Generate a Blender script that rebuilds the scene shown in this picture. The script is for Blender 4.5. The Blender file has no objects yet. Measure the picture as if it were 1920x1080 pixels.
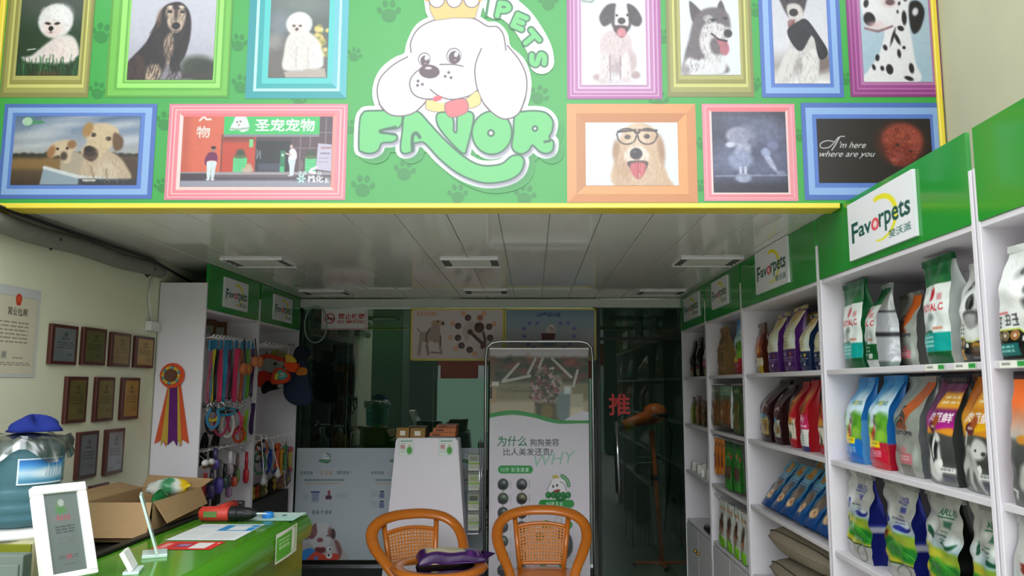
import bpy, bmesh, math, random
import numpy as np
from mathutils import Vector, Matrix, Euler
random.seed(7)
RNG = np.random.default_rng(11)
S = bpy.context.scene
COL = S.collection
PI = math.pi

# ---------------------------------------------------------------- camera, sky, exposure
F_PX, CX, CY, CAM_Z = 1450.0, 998.0, 540.0, 1.68
TH = math.atan(182 / F_PX)
cd = bpy.data.cameras.new('camera'); cam = bpy.data.objects.new('camera', cd); COL.objects.link(cam)
cam.location = (0, 0, CAM_Z); cam.rotation_euler = (PI / 2 + TH, 0, 0)
cd.sensor_width = 36; cd.lens = 36 * F_PX / 1920; cd.shift_x = -(CX - 960) / 1920
cd.clip_start = .05; cd.clip_end = 200
S.camera = cam
vs = S.view_settings
S.display_settings.display_device = 'sRGB'
vs.view_transform = 'Standard'; vs.look = 'None'; vs.gamma = 1; vs.use_curve_mapping = False
vs.exposure = 0.74

w = bpy.data.worlds.new('overcast_sky'); S.world = w; w.use_nodes = True
nt = w.node_tree; nt.nodes.clear()
N = nt.nodes.new; K = nt.links.new
tc = N('ShaderNodeTexCoord'); dot = N('ShaderNodeVectorMath'); dot.operation = 'DOT_PRODUCT'
nrm = N('ShaderNodeVectorMath'); nrm.operation = 'NORMALIZE'
K(tc.outputs['Generated'], nrm.inputs[0]); K(nrm.outputs[0], dot.inputs[0])
sd = Vector((-.05, -1, 0.27)).normalized(); dot.inputs[1].default_value = sd      # where the sun sits behind the cloud
mr = N('ShaderNodeMapRange'); mr.interpolation_type = 'SMOOTHERSTEP'
mr.inputs[1].default_value = .925; mr.inputs[2].default_value = .992; mr.inputs[3].default_value = 0.; mr.inputs[4].default_value = 3.9
K(dot.outputs['Value'], mr.inputs[0])
bg = N('ShaderNodeBackground'); bg.inputs[0].default_value = (.93, .97, 1, 1)
sx = N('ShaderNodeSeparateXYZ'); K(nrm.outputs[0], sx.inputs[0])
zg = N('ShaderNodeMapRange'); zg.inputs[1].default_value = 0; zg.inputs[2].default_value = 1; zg.inputs[3].default_value = 1.15; zg.inputs[4].default_value = 1.9
K(sx.outputs['Z'], zg.inputs[0]); ad = N('ShaderNodeMath'); ad.operation = 'ADD'; K(mr.outputs[0], ad.inputs[0]); K(zg.outputs[0], ad.inputs[1])
ow = N('ShaderNodeOutputWorld'); K(ad.outputs[0], bg.inputs[1]); K(bg.outputs[0], ow.inputs[0])

# ---------------------------------------------------------------- pixel of the photograph -> point on a plane of the place
def ray(px, py):
    a, b = (px - CX) / F_PX, (CY - py) / F_PX
    return Vector((a, math.cos(TH) - b * math.sin(TH), math.sin(TH) + b * math.cos(TH)))
def PY(px, py, Y):
    d = ray(px, py); return Vector((0, 0, CAM_Z)) + d * (Y / d.y)
def PX(px, py, X):
    d = ray(px, py); return Vector((0, 0, CAM_Z)) + d * (X / d.x)
def PZ(px, py, Z):
    d = ray(px, py); return Vector((0, 0, CAM_Z)) + d * ((Z - CAM_Z) / d.z)

# ---------------------------------------------------------------- colours and materials
def srgb(h):
    h = h.lstrip('#'); h = ''.join(c * 2 for c in h) if len(h) == 3 else h; return np.array([int(h[i:i + 2], 16) / 255 for i in (0, 2, 4)])
def lin(c):
    c = np.asarray(c, float); return np.where(c <= .04045, c / 12.92, ((c + .055) / 1.055) ** 2.4)
MATS = {}
def mat(name, hexc=None, rough=.5, metal=0., spec=.5, noise=.06, nscale=12., bump=0., bscale=60., coat=0., emit=None, attr=False, trans=0., alpha=1., ior=1.45, stretch=None, dim=1.):
    if name in MATS: return MATS[name]
    m = bpy.data.materials.new(name); m.use_nodes = True; t = m.node_tree; b = t.nodes['Principled BSDF']
    b.inputs['Roughness'].default_value = rough; b.inputs['Metallic'].default_value = metal
    b.inputs['Specular IOR Level'].default_value = spec; b.inputs['Coat Weight'].default_value = coat; b.inputs['Coat Roughness'].default_value = .08
    b.inputs['Transmission Weight'].default_value = trans; b.inputs['Alpha'].default_value = alpha; b.inputs['IOR'].default_value = ior
    co = t.nodes.new('ShaderNodeTexCoord'); src = co.outputs['Object']
    if stretch:
        mp = t.nodes.new('ShaderNodeMapping'); mp.inputs['Scale'].default_value = stretch; t.links.new(src, mp.inputs[0]); src = mp.outputs[0]
    nz = t.nodes.new('ShaderNodeTexNoise'); nz.inputs['Scale'].default_value = nscale; nz.inputs['Detail'].default_value = 4
    t.links.new(src, nz.inputs['Vector'])
    ml = t.nodes.new('ShaderNodeMapRange'); ml.inputs[3].default_value = dim * (1 - noise); ml.inputs[4].default_value = dim * (1 + noise)
    t.links.new(nz.outputs['Fac'], ml.inputs[0])
    mx = t.nodes.new('ShaderNodeVectorMath'); mx.operation = 'SCALE'
    if attr:
        at = t.nodes.new('ShaderNodeAttribute'); at.attribute_name = 'Col'; t.links.new(at.outputs['Color'], mx.inputs[0])
    else:
        mx.inputs[0].default_value = tuple(lin(srgb(hexc)))
    t.links.new(ml.outputs[0], mx.inputs['Scale']); t.links.new(mx.outputs[0], b.inputs['Base Color'])
    if bump:
        n2 = t.nodes.new('ShaderNodeTexNoise'); n2.inputs['Scale'].default_value = bscale; n2.inputs['Detail'].default_value = 3
        t.links.new(src, n2.inputs['Vector'])
        bp = t.nodes.new('ShaderNodeBump'); bp.inputs['Strength'].default_value = bump; bp.inputs['Distance'].default_value = .01
        t.links.new(n2.outputs['Fac'], bp.inputs['Height']); t.links.new(bp.outputs[0], b.inputs['Normal'])
    if emit:
        b.inputs['Emission Color'].default_value = (*lin(srgb(emit[0])), 1); b.inputs['Emission Strength'].default_value = emit[1]
    MATS[name] = m; return m
def glass(name, tint, refl, rough=0., mult=1.6):
    if name in MATS: return MATS[name]
    m = bpy.data.materials.new(name); m.use_nodes = True; t = m.node_tree; t.nodes.clear()
    o = t.nodes.new('ShaderNodeOutputMaterial'); mx = t.nodes.new('ShaderNodeMixShader')
    tr = t.nodes.new('ShaderNodeBsdfTransparent'); tr.inputs[0].default_value = (*lin(srgb(tint)), 1)
    gl = t.nodes.new('ShaderNodeBsdfGlossy'); gl.inputs['Roughness'].default_value = rough
    fr = t.nodes.new('ShaderNodeFresnel'); fr.inputs[0].default_value = 1.5
    nz = t.nodes.new('ShaderNodeTexNoise'); nz.inputs['Scale'].default_value = 3
    mm = t.nodes.new('ShaderNodeMath'); mm.operation = 'MULTIPLY_ADD'; mm.inputs[1].default_value = mult; mm.inputs[2].default_value = refl
    t.links.new(fr.outputs[0], mm.inputs[0]); t.links.new(mm.outputs[0], mx.inputs[0])
    t.links.new(tr.outputs[0], mx.inputs[1]); t.links.new(gl.outputs[0], mx.inputs[2]); t.links.new(mx.outputs[0], o.inputs[0])
    MATS[name] = m; return m

# ---------------------------------------------------------------- objects
ORG = {}
def org(p): return ORG[p] if p is not None else Vector((0, 0, 0))
def link(name, me, m, parent, o_world):
    ob = bpy.data.objects.new(name, me); COL.objects.link(ob)
    if m is not None: me.materials.append(m)
    ORG[ob] = Vector(o_world)
    if parent is not None: ob.parent = parent
    ob.location = Vector(o_world) - org(parent)
    return ob
def tag(o, label=None, cat=None, group=None, kind=None):
    if label: o['label'] = label
    if cat: o['category'] = cat
    if group: o['group'] = group
    if kind: o['kind'] = kind
    return o
def thing(name, label, cat, loc, group=None):
    o = bpy.data.objects.new(name, None); COL.objects.link(o); o.empty_display_size = .05
    o.location = loc; ORG[o] = Vector(loc); return tag(o, label, cat, group)
def dup(o, parent=None, loc=None, rot=None, label=None):
    c = o.copy(); COL.objects.link(c)
    if parent is not None: c.parent = parent
    if loc is not None: c.location = loc
    if rot is not None: c.rotation_euler = rot
    if label: c['label'] = label
    ORG[c] = Vector(c.location)
    for ch in list(o.children): dup(ch, c)
    return c

def fastmesh(name, V, Fq, col=None, smooth=True):
    V = np.asarray(V, np.float32); Fq = np.asarray(Fq, np.int32); k = Fq.shape[1]
    me = bpy.data.meshes.new(name)
    me.vertices.add(len(V)); me.vertices.foreach_set('co', V.ravel())
    me.loops.add(Fq.size); me.loops.foreach_set('vertex_index', Fq.ravel())
    me.polygons.add(len(Fq)); me.polygons.foreach_set('loop_start', np.arange(0, Fq.size, k, dtype=np.int32))
    me.polygons.foreach_set('use_smooth', np.full(len(Fq), smooth))
    me.update(calc_edges=True)
    if col is not None:
        a = me.attributes.new('Col', 'FLOAT_COLOR', 'POINT')
        c = np.ones((len(V), 4), np.float32); c[:, :3] = lin(np.clip(col, 0, 1)); a.data.foreach_set('color', c.ravel())
    return me

class MB:
    """collects shapes; build() links them as ONE mesh object"""
    def __init__(s): s.v = []; s.f = []; s.M = Matrix(); s.c = None; s.vc = []
    def add(s, vs, fs):
        n = len(s.v)
        s.v += [s.M @ Vector(p) for p in vs]; s.f += [tuple(i + n for i in f) for f in fs]
        s.vc += [s.c] * len(vs); return s
    def box(s, x0, x1, y0, y1, z0, z1):
        return s.add([(x0, y0, z0), (x1, y0, z0), (x1, y1, z0), (x0, y1, z0), (x0, y0, z1), (x1, y0, z1), (x1, y1, z1), (x0, y1, z1)],
                     [(3, 2, 1, 0), (4, 5, 6, 7), (0, 1, 5, 4), (1, 2, 6, 5), (2, 3, 7, 6), (3, 0, 4, 7)])
    def cbox(s, c, size, rz=0, rx=0, ry=0):
        m = s.M; s.M = m @ Matrix.Translation(c) @ Euler((rx, ry, rz)).to_matrix().to_4x4()
        a, b, d = (q / 2 for q in size); s.box(-a, a, -b, b, -d, d); s.M = m; return s
    def tube(s, pts, r, n=8, closed=False, flat=1., cap=True, upv=(0, 0, 1)):
        P = [Vector(p) for p in pts]; k = len(P); rr = r if hasattr(r, '__len__') else [r] * k
        vs = []; prev = None
        for i in range(k):
            a = P[(i - 1) % k] if (closed or i > 0) else P[i]; b = P[(i + 1) % k] if (closed or i < k - 1) else P[i]
            t = (b - a).normalized() if (b - a).length > 1e-9 else Vector((0, 0, 1))
            if prev is None:
                u = Vector(upv); u = u - t * u.dot(t)
                if u.length < .05: u = Vector((1, 0, 0)) - t * t.x
            else:
                u = prev - t * prev.dot(t)
            u.normalize(); prev = u; w_ = t.cross(u)
            for j in range(n):
                q = 2 * PI * j / n; vs.append(P[i] + u * (rr[i] * math.cos(q)) + w_ * (rr[i] * flat * math.sin(q)))
        fs = []
        for i in range(k if closed else k - 1):
            i2 = (i + 1) % k
            for j in range(n): fs.append((i * n + j, i2 * n + j, i2 * n + (j + 1) % n, i * n + (j + 1) % n))
        if cap and not closed: fs += [tuple(range(n)), tuple((k - 1) * n + j for j in reversed(range(n)))]
        return s.add(vs, fs)
    def lathe(s, prof, c=(0, 0, 0), n=20, sx=1, sy=1):
        vs = []; fs = []
        for r, z in prof:
            for j in range(n): vs.append((c[0] + r * sx * math.cos(2 * PI * j / n), c[1] + r * sy * math.sin(2 * PI * j / n), c[2] + z))
        for i in range(len(prof) - 1):
            for j in range(n): fs.append((i * n + j, i * n + (j + 1) % n, (i + 1) * n + (j + 1) % n, (i + 1) * n + j))
        if prof[0][0] > 1e-4: fs.append(tuple(reversed(range(n))))
        if prof[-1][0] > 1e-4: fs.append(tuple((len(prof) - 1) * n + j for j in range(n)))
        return s.add(vs, fs)
    def ball(s, c, r, n=12, sc=(1, 1, 1)):
        k = max(4, n // 2); vs = []; fs = []
        for i in range(k + 1):
            a = PI * i / k
            for j in range(n):
                b = 2 * PI * j / n
                vs.append((c[0] + r * sc[0] * math.sin(a) * math.cos(b), c[1] + r * sc[1] * math.sin(a) * math.sin(b), c[2] - r * sc[2] * math.cos(a)))
        for i in range(k):
            for j in range(n): fs.append((i * n + j, i * n + (j + 1) % n, (i + 1) * n + (j + 1) % n, (i + 1) * n + j))
        return s.add(vs, fs)
    def prism(s, poly, d0, d1, axis='y'):
        """poly: 2-D outline; extruded along axis between d0 and d1. axis y: (x,z); x: (y,z); z: (x,y)"""
        def P3(p, d): return {'y': (p[0], d, p[1]), 'x': (d, p[0], p[1]), 'z': (p[0], p[1], d)}[axis]
        n = len(poly)
        return s.add([P3(p, d0) for p in poly] + [P3(p, d1) for p in poly],
                     [tuple(range(n)), tuple(range(2 * n - 1, n - 1, -1))] + [(i, i + n, (i + 1) % n + n, (i + 1) % n) for i in range(n)])
    def build(s, name, m, parent=None, smooth=False, bevel=0., origin=None, solid=0., sub=0):
        V = [Vector(v) for v in s.v]
        if origin is None:
            lo = [min(v[i] for v in V) for i in range(3)]; hi = [max(v[i] for v in V) for i in range(3)]
            origin = Vector(((lo[0] + hi[0]) / 2, (lo[1] + hi[1]) / 2, lo[2]))
        origin = Vector(origin)
        me = bpy.data.meshes.new(name); me.from_pydata([tuple(v - origin) for v in V], [], s.f)
        bm = bmesh.new(); bm.from_mesh(me); bmesh.ops.recalc_face_normals(bm, faces=bm.faces); bm.to_mesh(me); bm.free()
        if any(c is not None for c in s.vc):
            a = me.attributes.new('Col', 'FLOAT_COLOR', 'POINT'); cc = np.ones((len(V), 4), np.float32)
            cc[:, :3] = [lin(srgb(c or '#ffffff')) for c in s.vc]; a.data.foreach_set('color', cc.ravel())
        if smooth: me.polygons.foreach_set('use_smooth', [True] * len(me.polygons))
        ob = link(name, me, m, parent, origin)
        if solid: q = ob.modifiers.new('thick', 'SOLIDIFY'); q.thickness = solid; q.offset = 0
        if bevel: q = ob.modifiers.new('bevel', 'BEVEL'); q.width = bevel; q.segments = 2; q.limit_method = 'ANGLE'
        if sub: q = ob.modifiers.new('sub', 'SUBSURF'); q.levels = sub; q.render_levels = sub
        return ob
def struct(o): o['kind'] = 'structure'; return o

# ---------------------------------------------------------------- lettering outlines (the built-in font)
TXT = {}
def glyphs(s, bold=0., shear=0.):
    k = (s, bold, shear)
    if k in TXT: return TXT[k]
    cu = bpy.data.curves.new('t', 'FONT'); cu.body = s; cu.offset = bold; cu.resolution_u = 3; cu.shear = shear
    ob = bpy.data.objects.new('t', cu); COL.objects.link(ob)
    dg = bpy.context.evaluated_depsgraph_get(); me = ob.evaluated_get(dg).to_mesh(); me.calc_loop_triangles()
    V = np.array([v.co[:2] for v in me.vertices]).reshape(-1, 2); T = np.array([t.vertices[:] for t in me.loop_triangles]).reshape(-1, 3)
    bpy.data.objects.remove(ob); bpy.data.curves.remove(cu)
    lo, hi = V.min(0), V.max(0); V = (V - lo) / (hi - lo); TXT[k] = (V, T, (hi - lo)); return TXT[k]

# ---------------------------------------------------------------- printed artwork: a fine grid whose points carry the ink's colour
def smooth_closed(p, k=5, closed=True):
    p = np.asarray(p, float); n = len(p); out = []
    for i in range(n if closed else n - 1):
        a, b, c, d = (p[(i + j) % n] if closed else p[min(max(i + j, 0), n - 1)] for j in (-1, 0, 1, 2))
        for t in np.arange(k) / k:
            out.append(.5 * (2 * b + (c - a) * t + (2 * a - 5 * b + 4 * c - d) * t * t + (3 * b - a - 3 * c + d) * t ** 3))
    if not closed: out.append(p[-1])
    return np.array(out)
class Art:
    def __init__(s, x0, y0, x1, y1, cell, bg='#ffffff', side=None):
        s.b = (x0, y0, x1, y1); s.nx = max(2, int(round((x1 - x0) / cell)) + 1); s.ny = max(2, int(round((y1 - y0) / cell)) + 1)
        s.xs = np.linspace(x0, x1, s.nx); s.ys = np.linspace(y0, y1, s.ny); s.c = cell
        s.C = np.ones((s.ny, s.nx, 3)) * srgb(bg); s.o = (0, 0, 1.); s.side = side
    def frame(s, ox, oy, sc): s.o = (ox, oy, sc); return s
    def tr(s, p): p = np.asarray(p, float).reshape(-1, 2); return p / s.o[2] + np.array(s.o[:2])
    def win(s, lo, hi, pad):
        i0, i1 = np.searchsorted(s.xs, [lo[0] - pad, hi[0] + pad]); j0, j1 = np.searchsorted(s.ys, [lo[1] - pad, hi[1] + pad])
        i0 = max(0, i0 - 1); j0 = max(0, j0 - 1); i1 = min(s.nx, i1 + 1); j1 = min(s.ny, j1 + 1)
        if i1 <= i0 or j1 <= j0: return None
        X, Y = np.meshgrid(s.xs[i0:i1], s.ys[j0:j1]); return (slice(j0, j1), slice(i0, i1)), X, Y
    def put(s, w_, m, c, a=1.):
        m = (m * a)[..., None]; s.C[w_] = s.C[w_] * (1 - m) + srgb(c) * m
    def mask(s, d, soft): return np.clip(.5 - d / (2 * max(soft, s.c * .6)), 0, 1)
    def E(s, cx, cy, rx, ry, c, rot=0, soft=0, a=1.):
        p = s.tr((cx, cy))[0]; rx /= s.o[2]; ry /= s.o[2]; soft /= s.o[2]; R = max(rx, ry)
        q = s.win(p - R, p + R, soft * 2 + s.c)
        if q is None: return s
        w_, X, Y = q; t = math.radians(rot); dx, dy = X - p[0], Y - p[1]
        u = (dx * math.cos(t) + dy * math.sin(t)) / rx; v = (-dx * math.sin(t) + dy * math.cos(t)) / ry
        l = np.sqrt(u * u + v * v); s.put(w_, s.mask((l - 1) * min(rx, ry), soft), c, a); return s
    def sdf(s, p, X, Y):
        d = np.full(X.shape, 1e9); ins = np.zeros(X.shape, bool); n = len(p)
        for i in range(n):
            ax, ay = p[i]; bx, by = p[(i + 1) % n]; ex, ey = bx - ax, by - ay
            wx, wy = X - ax, Y - ay; t = np.clip((wx * ex + wy * ey) / (ex * ex + ey * ey + 1e-12), 0, 1)
            d = np.minimum(d, (wx - ex * t) ** 2 + (wy - ey * t) ** 2)
            if ay != by: ins ^= ((ay > Y) != (by > Y)) & (X < ex * (Y - ay) / (by - ay) + ax)
        d = np.sqrt(d); return np.where(ins, -d, d)
    def G(s, pts, c, soft=0, sm=True, a=1., grow=0., line=None, lw=0):
        p = s.tr(pts); soft /= s.o[2]; grow /= s.o[2]; lw /= s.o[2]
        if sm: p = smooth_closed(p)
        q = s.win(p.min(0), p.max(0), soft * 2 + s.c + max(grow, 0) + lw)
        if q is None: return s
        w_, X, Y = q; d = s.sdf(p, X, Y) - grow
        if line: s.put(w_, s.mask(d - lw, soft), line, a)
        s.put(w_, s.mask(d, soft), c, a); return s
    def L(s, pts, r, c, soft=0, sm=False, a=1.):
        p = s.tr(pts); r /= s.o[2]; soft /= s.o[2]
        if sm: p = smooth_closed(p, 5, False)
        q = s.win(p.min(0), p.max(0), r + soft * 2 + s.c)
        if q is None: return s
        w_, X, Y = q; d = np.full(X.shape, 1e9)
        for (ax, ay), (bx, by) in zip(p[:-1], p[1:]):
            ex, ey = bx - ax, by - ay; t = np.clip(((X - ax) * ex + (Y - ay) * ey) / (ex * ex + ey * ey + 1e-12), 0, 1)
            d = np.minimum(d, (X - ax - ex * t) ** 2 + (Y - ay - ey * t) ** 2)
        s.put(w_, s.mask(np.sqrt(d) - r, soft), c, a); return s
    def R(s, x0, y0, x1, y1, c, soft=0, a=1.):
        return s.G([(x0, y0), (x1, y0), (x1, y1), (x0, y1)], c, soft, False, a)
    def V(s, stops, x0=None, x1=None):
        """vertical blend of inks, stops = [(y, colour), ...]"""
        ys = s.tr([(0, q[0]) for q in stops])[:, 1]; cs = np.array([srgb(q[1]) for q in stops])
        g = np.stack([np.interp(s.ys, ys, cs[:, i]) for i in range(3)], -1)[:, None, :]
        s.C[:] = np.broadcast_to(g, s.C.shape); return s
    def noise(s, amp, cell, seed=1, box=None):
        r = np.random.default_rng(seed); k = max(1, int(cell / s.c))
        gy, gx = s.ny // k + 2, s.nx // k + 2; g = r.random((gy, gx))
        fy = np.linspace(0, gy - 1.001, s.ny); fx = np.linspace(0, gx - 1.001, s.nx); iy = fy.astype(int); ix = fx.astype(int)
        ty = (fy - iy)[:, None]; tx = (fx - ix)[None, :]
        n = (g[iy][:, ix] * (1 - ty) + g[iy + 1][:, ix] * ty) * (1 - tx) + (g[iy][:, ix + 1] * (1 - ty) + g[iy + 1][:, ix + 1] * ty) * tx
        m = 1 + amp * (2 * n - 1)
        if box is not None:
            p = s.tr([box[:2], box[2:]]); k2 = ((s.xs >= p[0, 0]) & (s.xs <= p[1, 0]))[None, :] & ((s.ys >= p[0, 1]) & (s.ys <= p[1, 1]))[:, None]
            m = np.where(k2, m, 1)
        s.C = np.clip(s.C * m[..., None], 0, 1); return s
    def T(s, txt, x0, y0, x1, y1, c, bold=0., rot=0., shear=0., a=1.):
        V, T, _ = glyphs(txt, bold, shear)
        p = np.stack([x0 + V[:, 0] * (x1 - x0), y1 - V[:, 1] * (y1 - y0)], 1)
        if rot:
            t = math.radians(rot); m = np.array([(x0 + x1) / 2, (y0 + y1) / 2]); d = p - m
            p = m + np.stack([d[:, 0] * math.cos(t) - d[:, 1] * math.sin(t), d[:, 0] * math.sin(t) + d[:, 1] * math.cos(t)], 1)
        p = s.tr(p); q = s.win(p.min(0), p.max(0), s.c)
        if q is None: return s
        w_, X, Y = q; cov = np.zeros(X.shape)
        o = [(-.25, -.25), (.25, -.25), (-.25, .25), (.25, .25)]
        xs, ys = X[0], Y[:, 0]
        for A, B, Cc in p[T]:
            lo = np.minimum(np.minimum(A, B), Cc) - s.c; hi = np.maximum(np.maximum(A, B), Cc) + s.c
            i0, i1 = np.searchsorted(xs, [lo[0], hi[0]]); j0, j1 = np.searchsorted(ys, [lo[1], hi[1]])
            if i1 <= i0 or j1 <= j0: continue
            xx, yy = np.meshgrid(xs[i0:i1], ys[j0:j1]); dd = (B[0] - A[0]) * (Cc[1] - A[1]) - (B[1] - A[1]) * (Cc[0] - A[0])
            if abs(dd) < 1e-12: continue
            for ox, oy in o:
                x_, y_ = xx + ox * s.c, yy + oy * s.c
                u = ((x_ - A[0]) * (Cc[1] - A[1]) - (y_ - A[1]) * (Cc[0] - A[0])) / dd; v = ((B[0] - A[0]) * (y_ - A[1]) - (B[1] - A[1]) * (x_ - A[0])) / dd
                cov[j0:j1, i0:i1] += ((u >= 0) & (v >= 0) & (u + v <= 1)) * .25
        s.put(w_, np.clip(cov, 0, 1), c, a); return s
    def rows(s, x0, y0, x1, y1, n, c, fill=.5, seed=3, a=.8, seg=7):
        """lines of print too small to read"""
        r = random.Random(seed); h = (y1 - y0) / n
        for i in range(n):
            x = x0
            while x < x1:
                d = (x1 - x0) / seg * (.4 + .8 * r.random())
                s.R(x, y0 + i * h, min(x1, x + d), y0 + i * h + h * fill, c, 0, a); x += d * 1.25
        return s
    def fur(s, pts, cols, n, ln, ang, seed=1, r=1.6, a=.5, spread=35):
        """short hairs scattered inside an outline"""
        q = random.Random(seed); p = np.asarray(pts, float); lo, hi = p.min(0), p.max(0); k = 0
        while k < n:
            x, y = q.uniform(lo[0], hi[0]), q.uniform(lo[1], hi[1]); k += 1; ins = False
            for i in range(len(p)):
                (ax, ay), (bx, by) = p[i], p[(i + 1) % len(p)]
                if (ay > y) != (by > y) and x < (bx - ax) * (y - ay) / (by - ay) + ax: ins = not ins
            if not ins: continue
            t = math.radians(ang + q.uniform(-spread, spread)); l = ln * q.uniform(.5, 1.2)
            s.L([(x, y), (x + l * math.cos(t), y + l * math.sin(t))], r, q.choice(cols), r * .5, a=a)
        return s
    def marks(s, x0, y0, x1, y1, n, c, seed=1, a=.85):
        """characters that the photograph does not resolve: blocks of strokes"""
        r = random.Random(seed); w_ = (x1 - x0) / n; h = y1 - y0
        for i in range(n):
            x = x0 + i * w_
            for k in range(3): yy = y0 + h * (.1 + .38 * k) + r.uniform(-.05, .05) * h; s.R(x + w_ * .08, yy, x + w_ * r.uniform(.7, .9), yy + h * .14, c, 0, a)
            for k in range(2): xx = x + w_ * r.uniform(.15, .75); s.R(xx, y0 + h * r.uniform(0, .2), xx + w_ * .13, y1 - h * r.uniform(0, .2), c, 0, a)
        return s
    def surface(s, name, fn, m, parent=None, smooth=True, origin=None, mask=None):
        """fn(u, v) -> x, y, z arrays; u to the right, v down, both 0..1"""
        u, v = np.meshgrid(np.linspace(0, 1, s.nx), np.linspace(0, 1, s.ny)); x, y, z = fn(u, v)
        P = np.stack([np.broadcast_to(q, u.shape) for q in (x, y, z)], -1).reshape(-1, 3)
        o = Vector(P.mean(0)) if origin is None else Vector(origin)
        i = np.arange((s.ny - 1) * s.nx).reshape(s.ny - 1, s.nx)[:, :-1].ravel()
        Fq = np.stack([i, i + s.nx, i + s.nx + 1, i + 1], 1)
        if mask is not None:
            k = mask.ravel(); Fq = Fq[k[Fq].all(1)]
        me = fastmesh(name, P - np.array(o), Fq, s.C.reshape(-1, 3), smooth)
        return link(name, me, m, parent, o)
    def flat(s, name, O, U, Vv, m, parent=None, mask=None):
        """O = world point of the upper left corner, U = whole width, Vv = whole height downwards"""
        O, U, Vv = (np.array(q, float) for q in (O, U, Vv))
        return s.surface(name, lambda u, v: tuple(O[i] + U[i] * u + Vv[i] * v for i in range(3)), m, parent, False, None, mask)
# ---------------------------------------------------------------- the setting
YF, YG, ZC = 3.038, 6.45, 2.40            # signboard face, shop front glass, ceiling height
XW, XE = -2.21, 1.68                      # side walls
XR, XL = 1.238, -1.927                    # fronts of the right and left shelving
PRINT = mat('printed_paper', attr=True, rough=.55, noise=.03)
VINYL = mat('printed_vinyl', attr=True, rough=.28, spec=.5, noise=.03, nscale=20, dim=.64)
INK = mat('printed_ink', attr=True, rough=.6, noise=.02)
BAGM = mat('glossy_pouch', attr=True, rough=.28, spec=.5, noise=.05, nscale=25, bump=.25, bscale=22)
FOIL = mat('foil_pouch', attr=True, rough=.33, metal=.45, noise=.08, nscale=18, bump=.5, bscale=16)
WHITE = mat('white_laminate', '#e2dce3', rough=.35, noise=.02)
GREEN = mat('green_gloss_board', '#1c8a2c', rough=.12, spec=.6, noise=.05, nscale=6)
CREAM = mat('cream_plaster', '#dfe0c6', rough=.9, noise=.05, nscale=5, bump=.08)
BLACK = mat('black_plastic', '#141516', rough=.4)
DARKM = mat('dark_metal', '#2b2d2e', rough=.35, metal=.7)
CHROME = mat('brushed_steel', '#c9ccd0', rough=.22, metal=1., noise=.05)
YEL = mat('yellow_gold_trim', '#d8c23a', rough=.3, spec=.6, noise=.05)
CARD = mat('cardboard', '#a98a62', rough=.85, noise=.1, nscale=14, stretch=(1, 1, 4))
WIRE = mat('white_wire', '#d8d4d2', rough=.4)
LENS = mat('light_diffuser', '#d3d6cc', rough=.4)

tile = mat('floor_tile', '#bab6ad', rough=.3, noise=.1, nscale=3)
struct(MB().box(XW - .1, XE + .1, 1.5, YG + .05, -.06, 0).build('floor', tile))
m = mat('street_paving', '#b3b0aa', rough=.9, noise=.12, nscale=2, bump=.2, bscale=9)
struct(MB().box(-30, 30, -40, 1.5, -.06, 0).build('ground', m))
c = MB(); c.box(XW, XE, YF + .03, YG + .1, ZC + .012, ZC + .05)
x = -.143 - .2205 * 12
while x < XE:
    a, b = max(x, XW), min(x + .2165, XE)
    if b > a + .01: c.box(a, b, YF + .03, YG + .1, ZC, ZC + .013)
    x += .2205
struct(c.build('ceiling', mat('white_ceiling_panel', '#d6d5cd', rough=.06, spec=.7, noise=.05, nscale=2), bevel=.002))
struct(MB().box(XW - .12, XW, 2.2, 6.6, 0, 3.6).build('wall_left', CREAM))
struct(MB().box(XE, XE + .12, 1.4, 6.6, 0, 3.6).build('wall_right', mat('shaded_cream_plaster', '#b7b598', rough=.9, noise=.05, nscale=5)))  # same cream wall, its shade put into a darker copy of the colour
struct(MB().box(XW, XE, YG - .03, YG + .1, 2.323, 2.392).build('trim_1', mat('grey_beam_paint', '#c3c6bd', rough=.5, noise=.04)))
struct(MB().box(XW, XE, YF + .09, YF + .2, ZC + .06, 3.9).build('wall_front', CREAM))
# room behind the glass
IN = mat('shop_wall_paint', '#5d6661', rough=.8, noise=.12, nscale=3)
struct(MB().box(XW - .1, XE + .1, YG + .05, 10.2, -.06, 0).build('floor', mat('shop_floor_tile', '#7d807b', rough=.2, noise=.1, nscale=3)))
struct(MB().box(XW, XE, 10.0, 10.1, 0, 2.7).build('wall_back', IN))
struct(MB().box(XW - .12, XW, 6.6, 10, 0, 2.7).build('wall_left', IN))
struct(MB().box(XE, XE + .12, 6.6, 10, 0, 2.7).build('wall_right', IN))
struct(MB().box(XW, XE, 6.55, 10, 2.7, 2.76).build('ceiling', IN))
q = MB().cbox((-1.42, 7.45, 1.2), (.34, .05, 2.4)); struct(q.build('wall_partition', mat('green_partition', '#3f7d33', rough=.5)))
struct(MB().box(-1.66, -1.60, 7.42, 7.48, 0, 2.4).box(-1.24, -1.18, 7.42, 7.48, 0, 2.4).build('trim_2', mat('pale_post', '#a7ad9c', rough=.6)))
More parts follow.
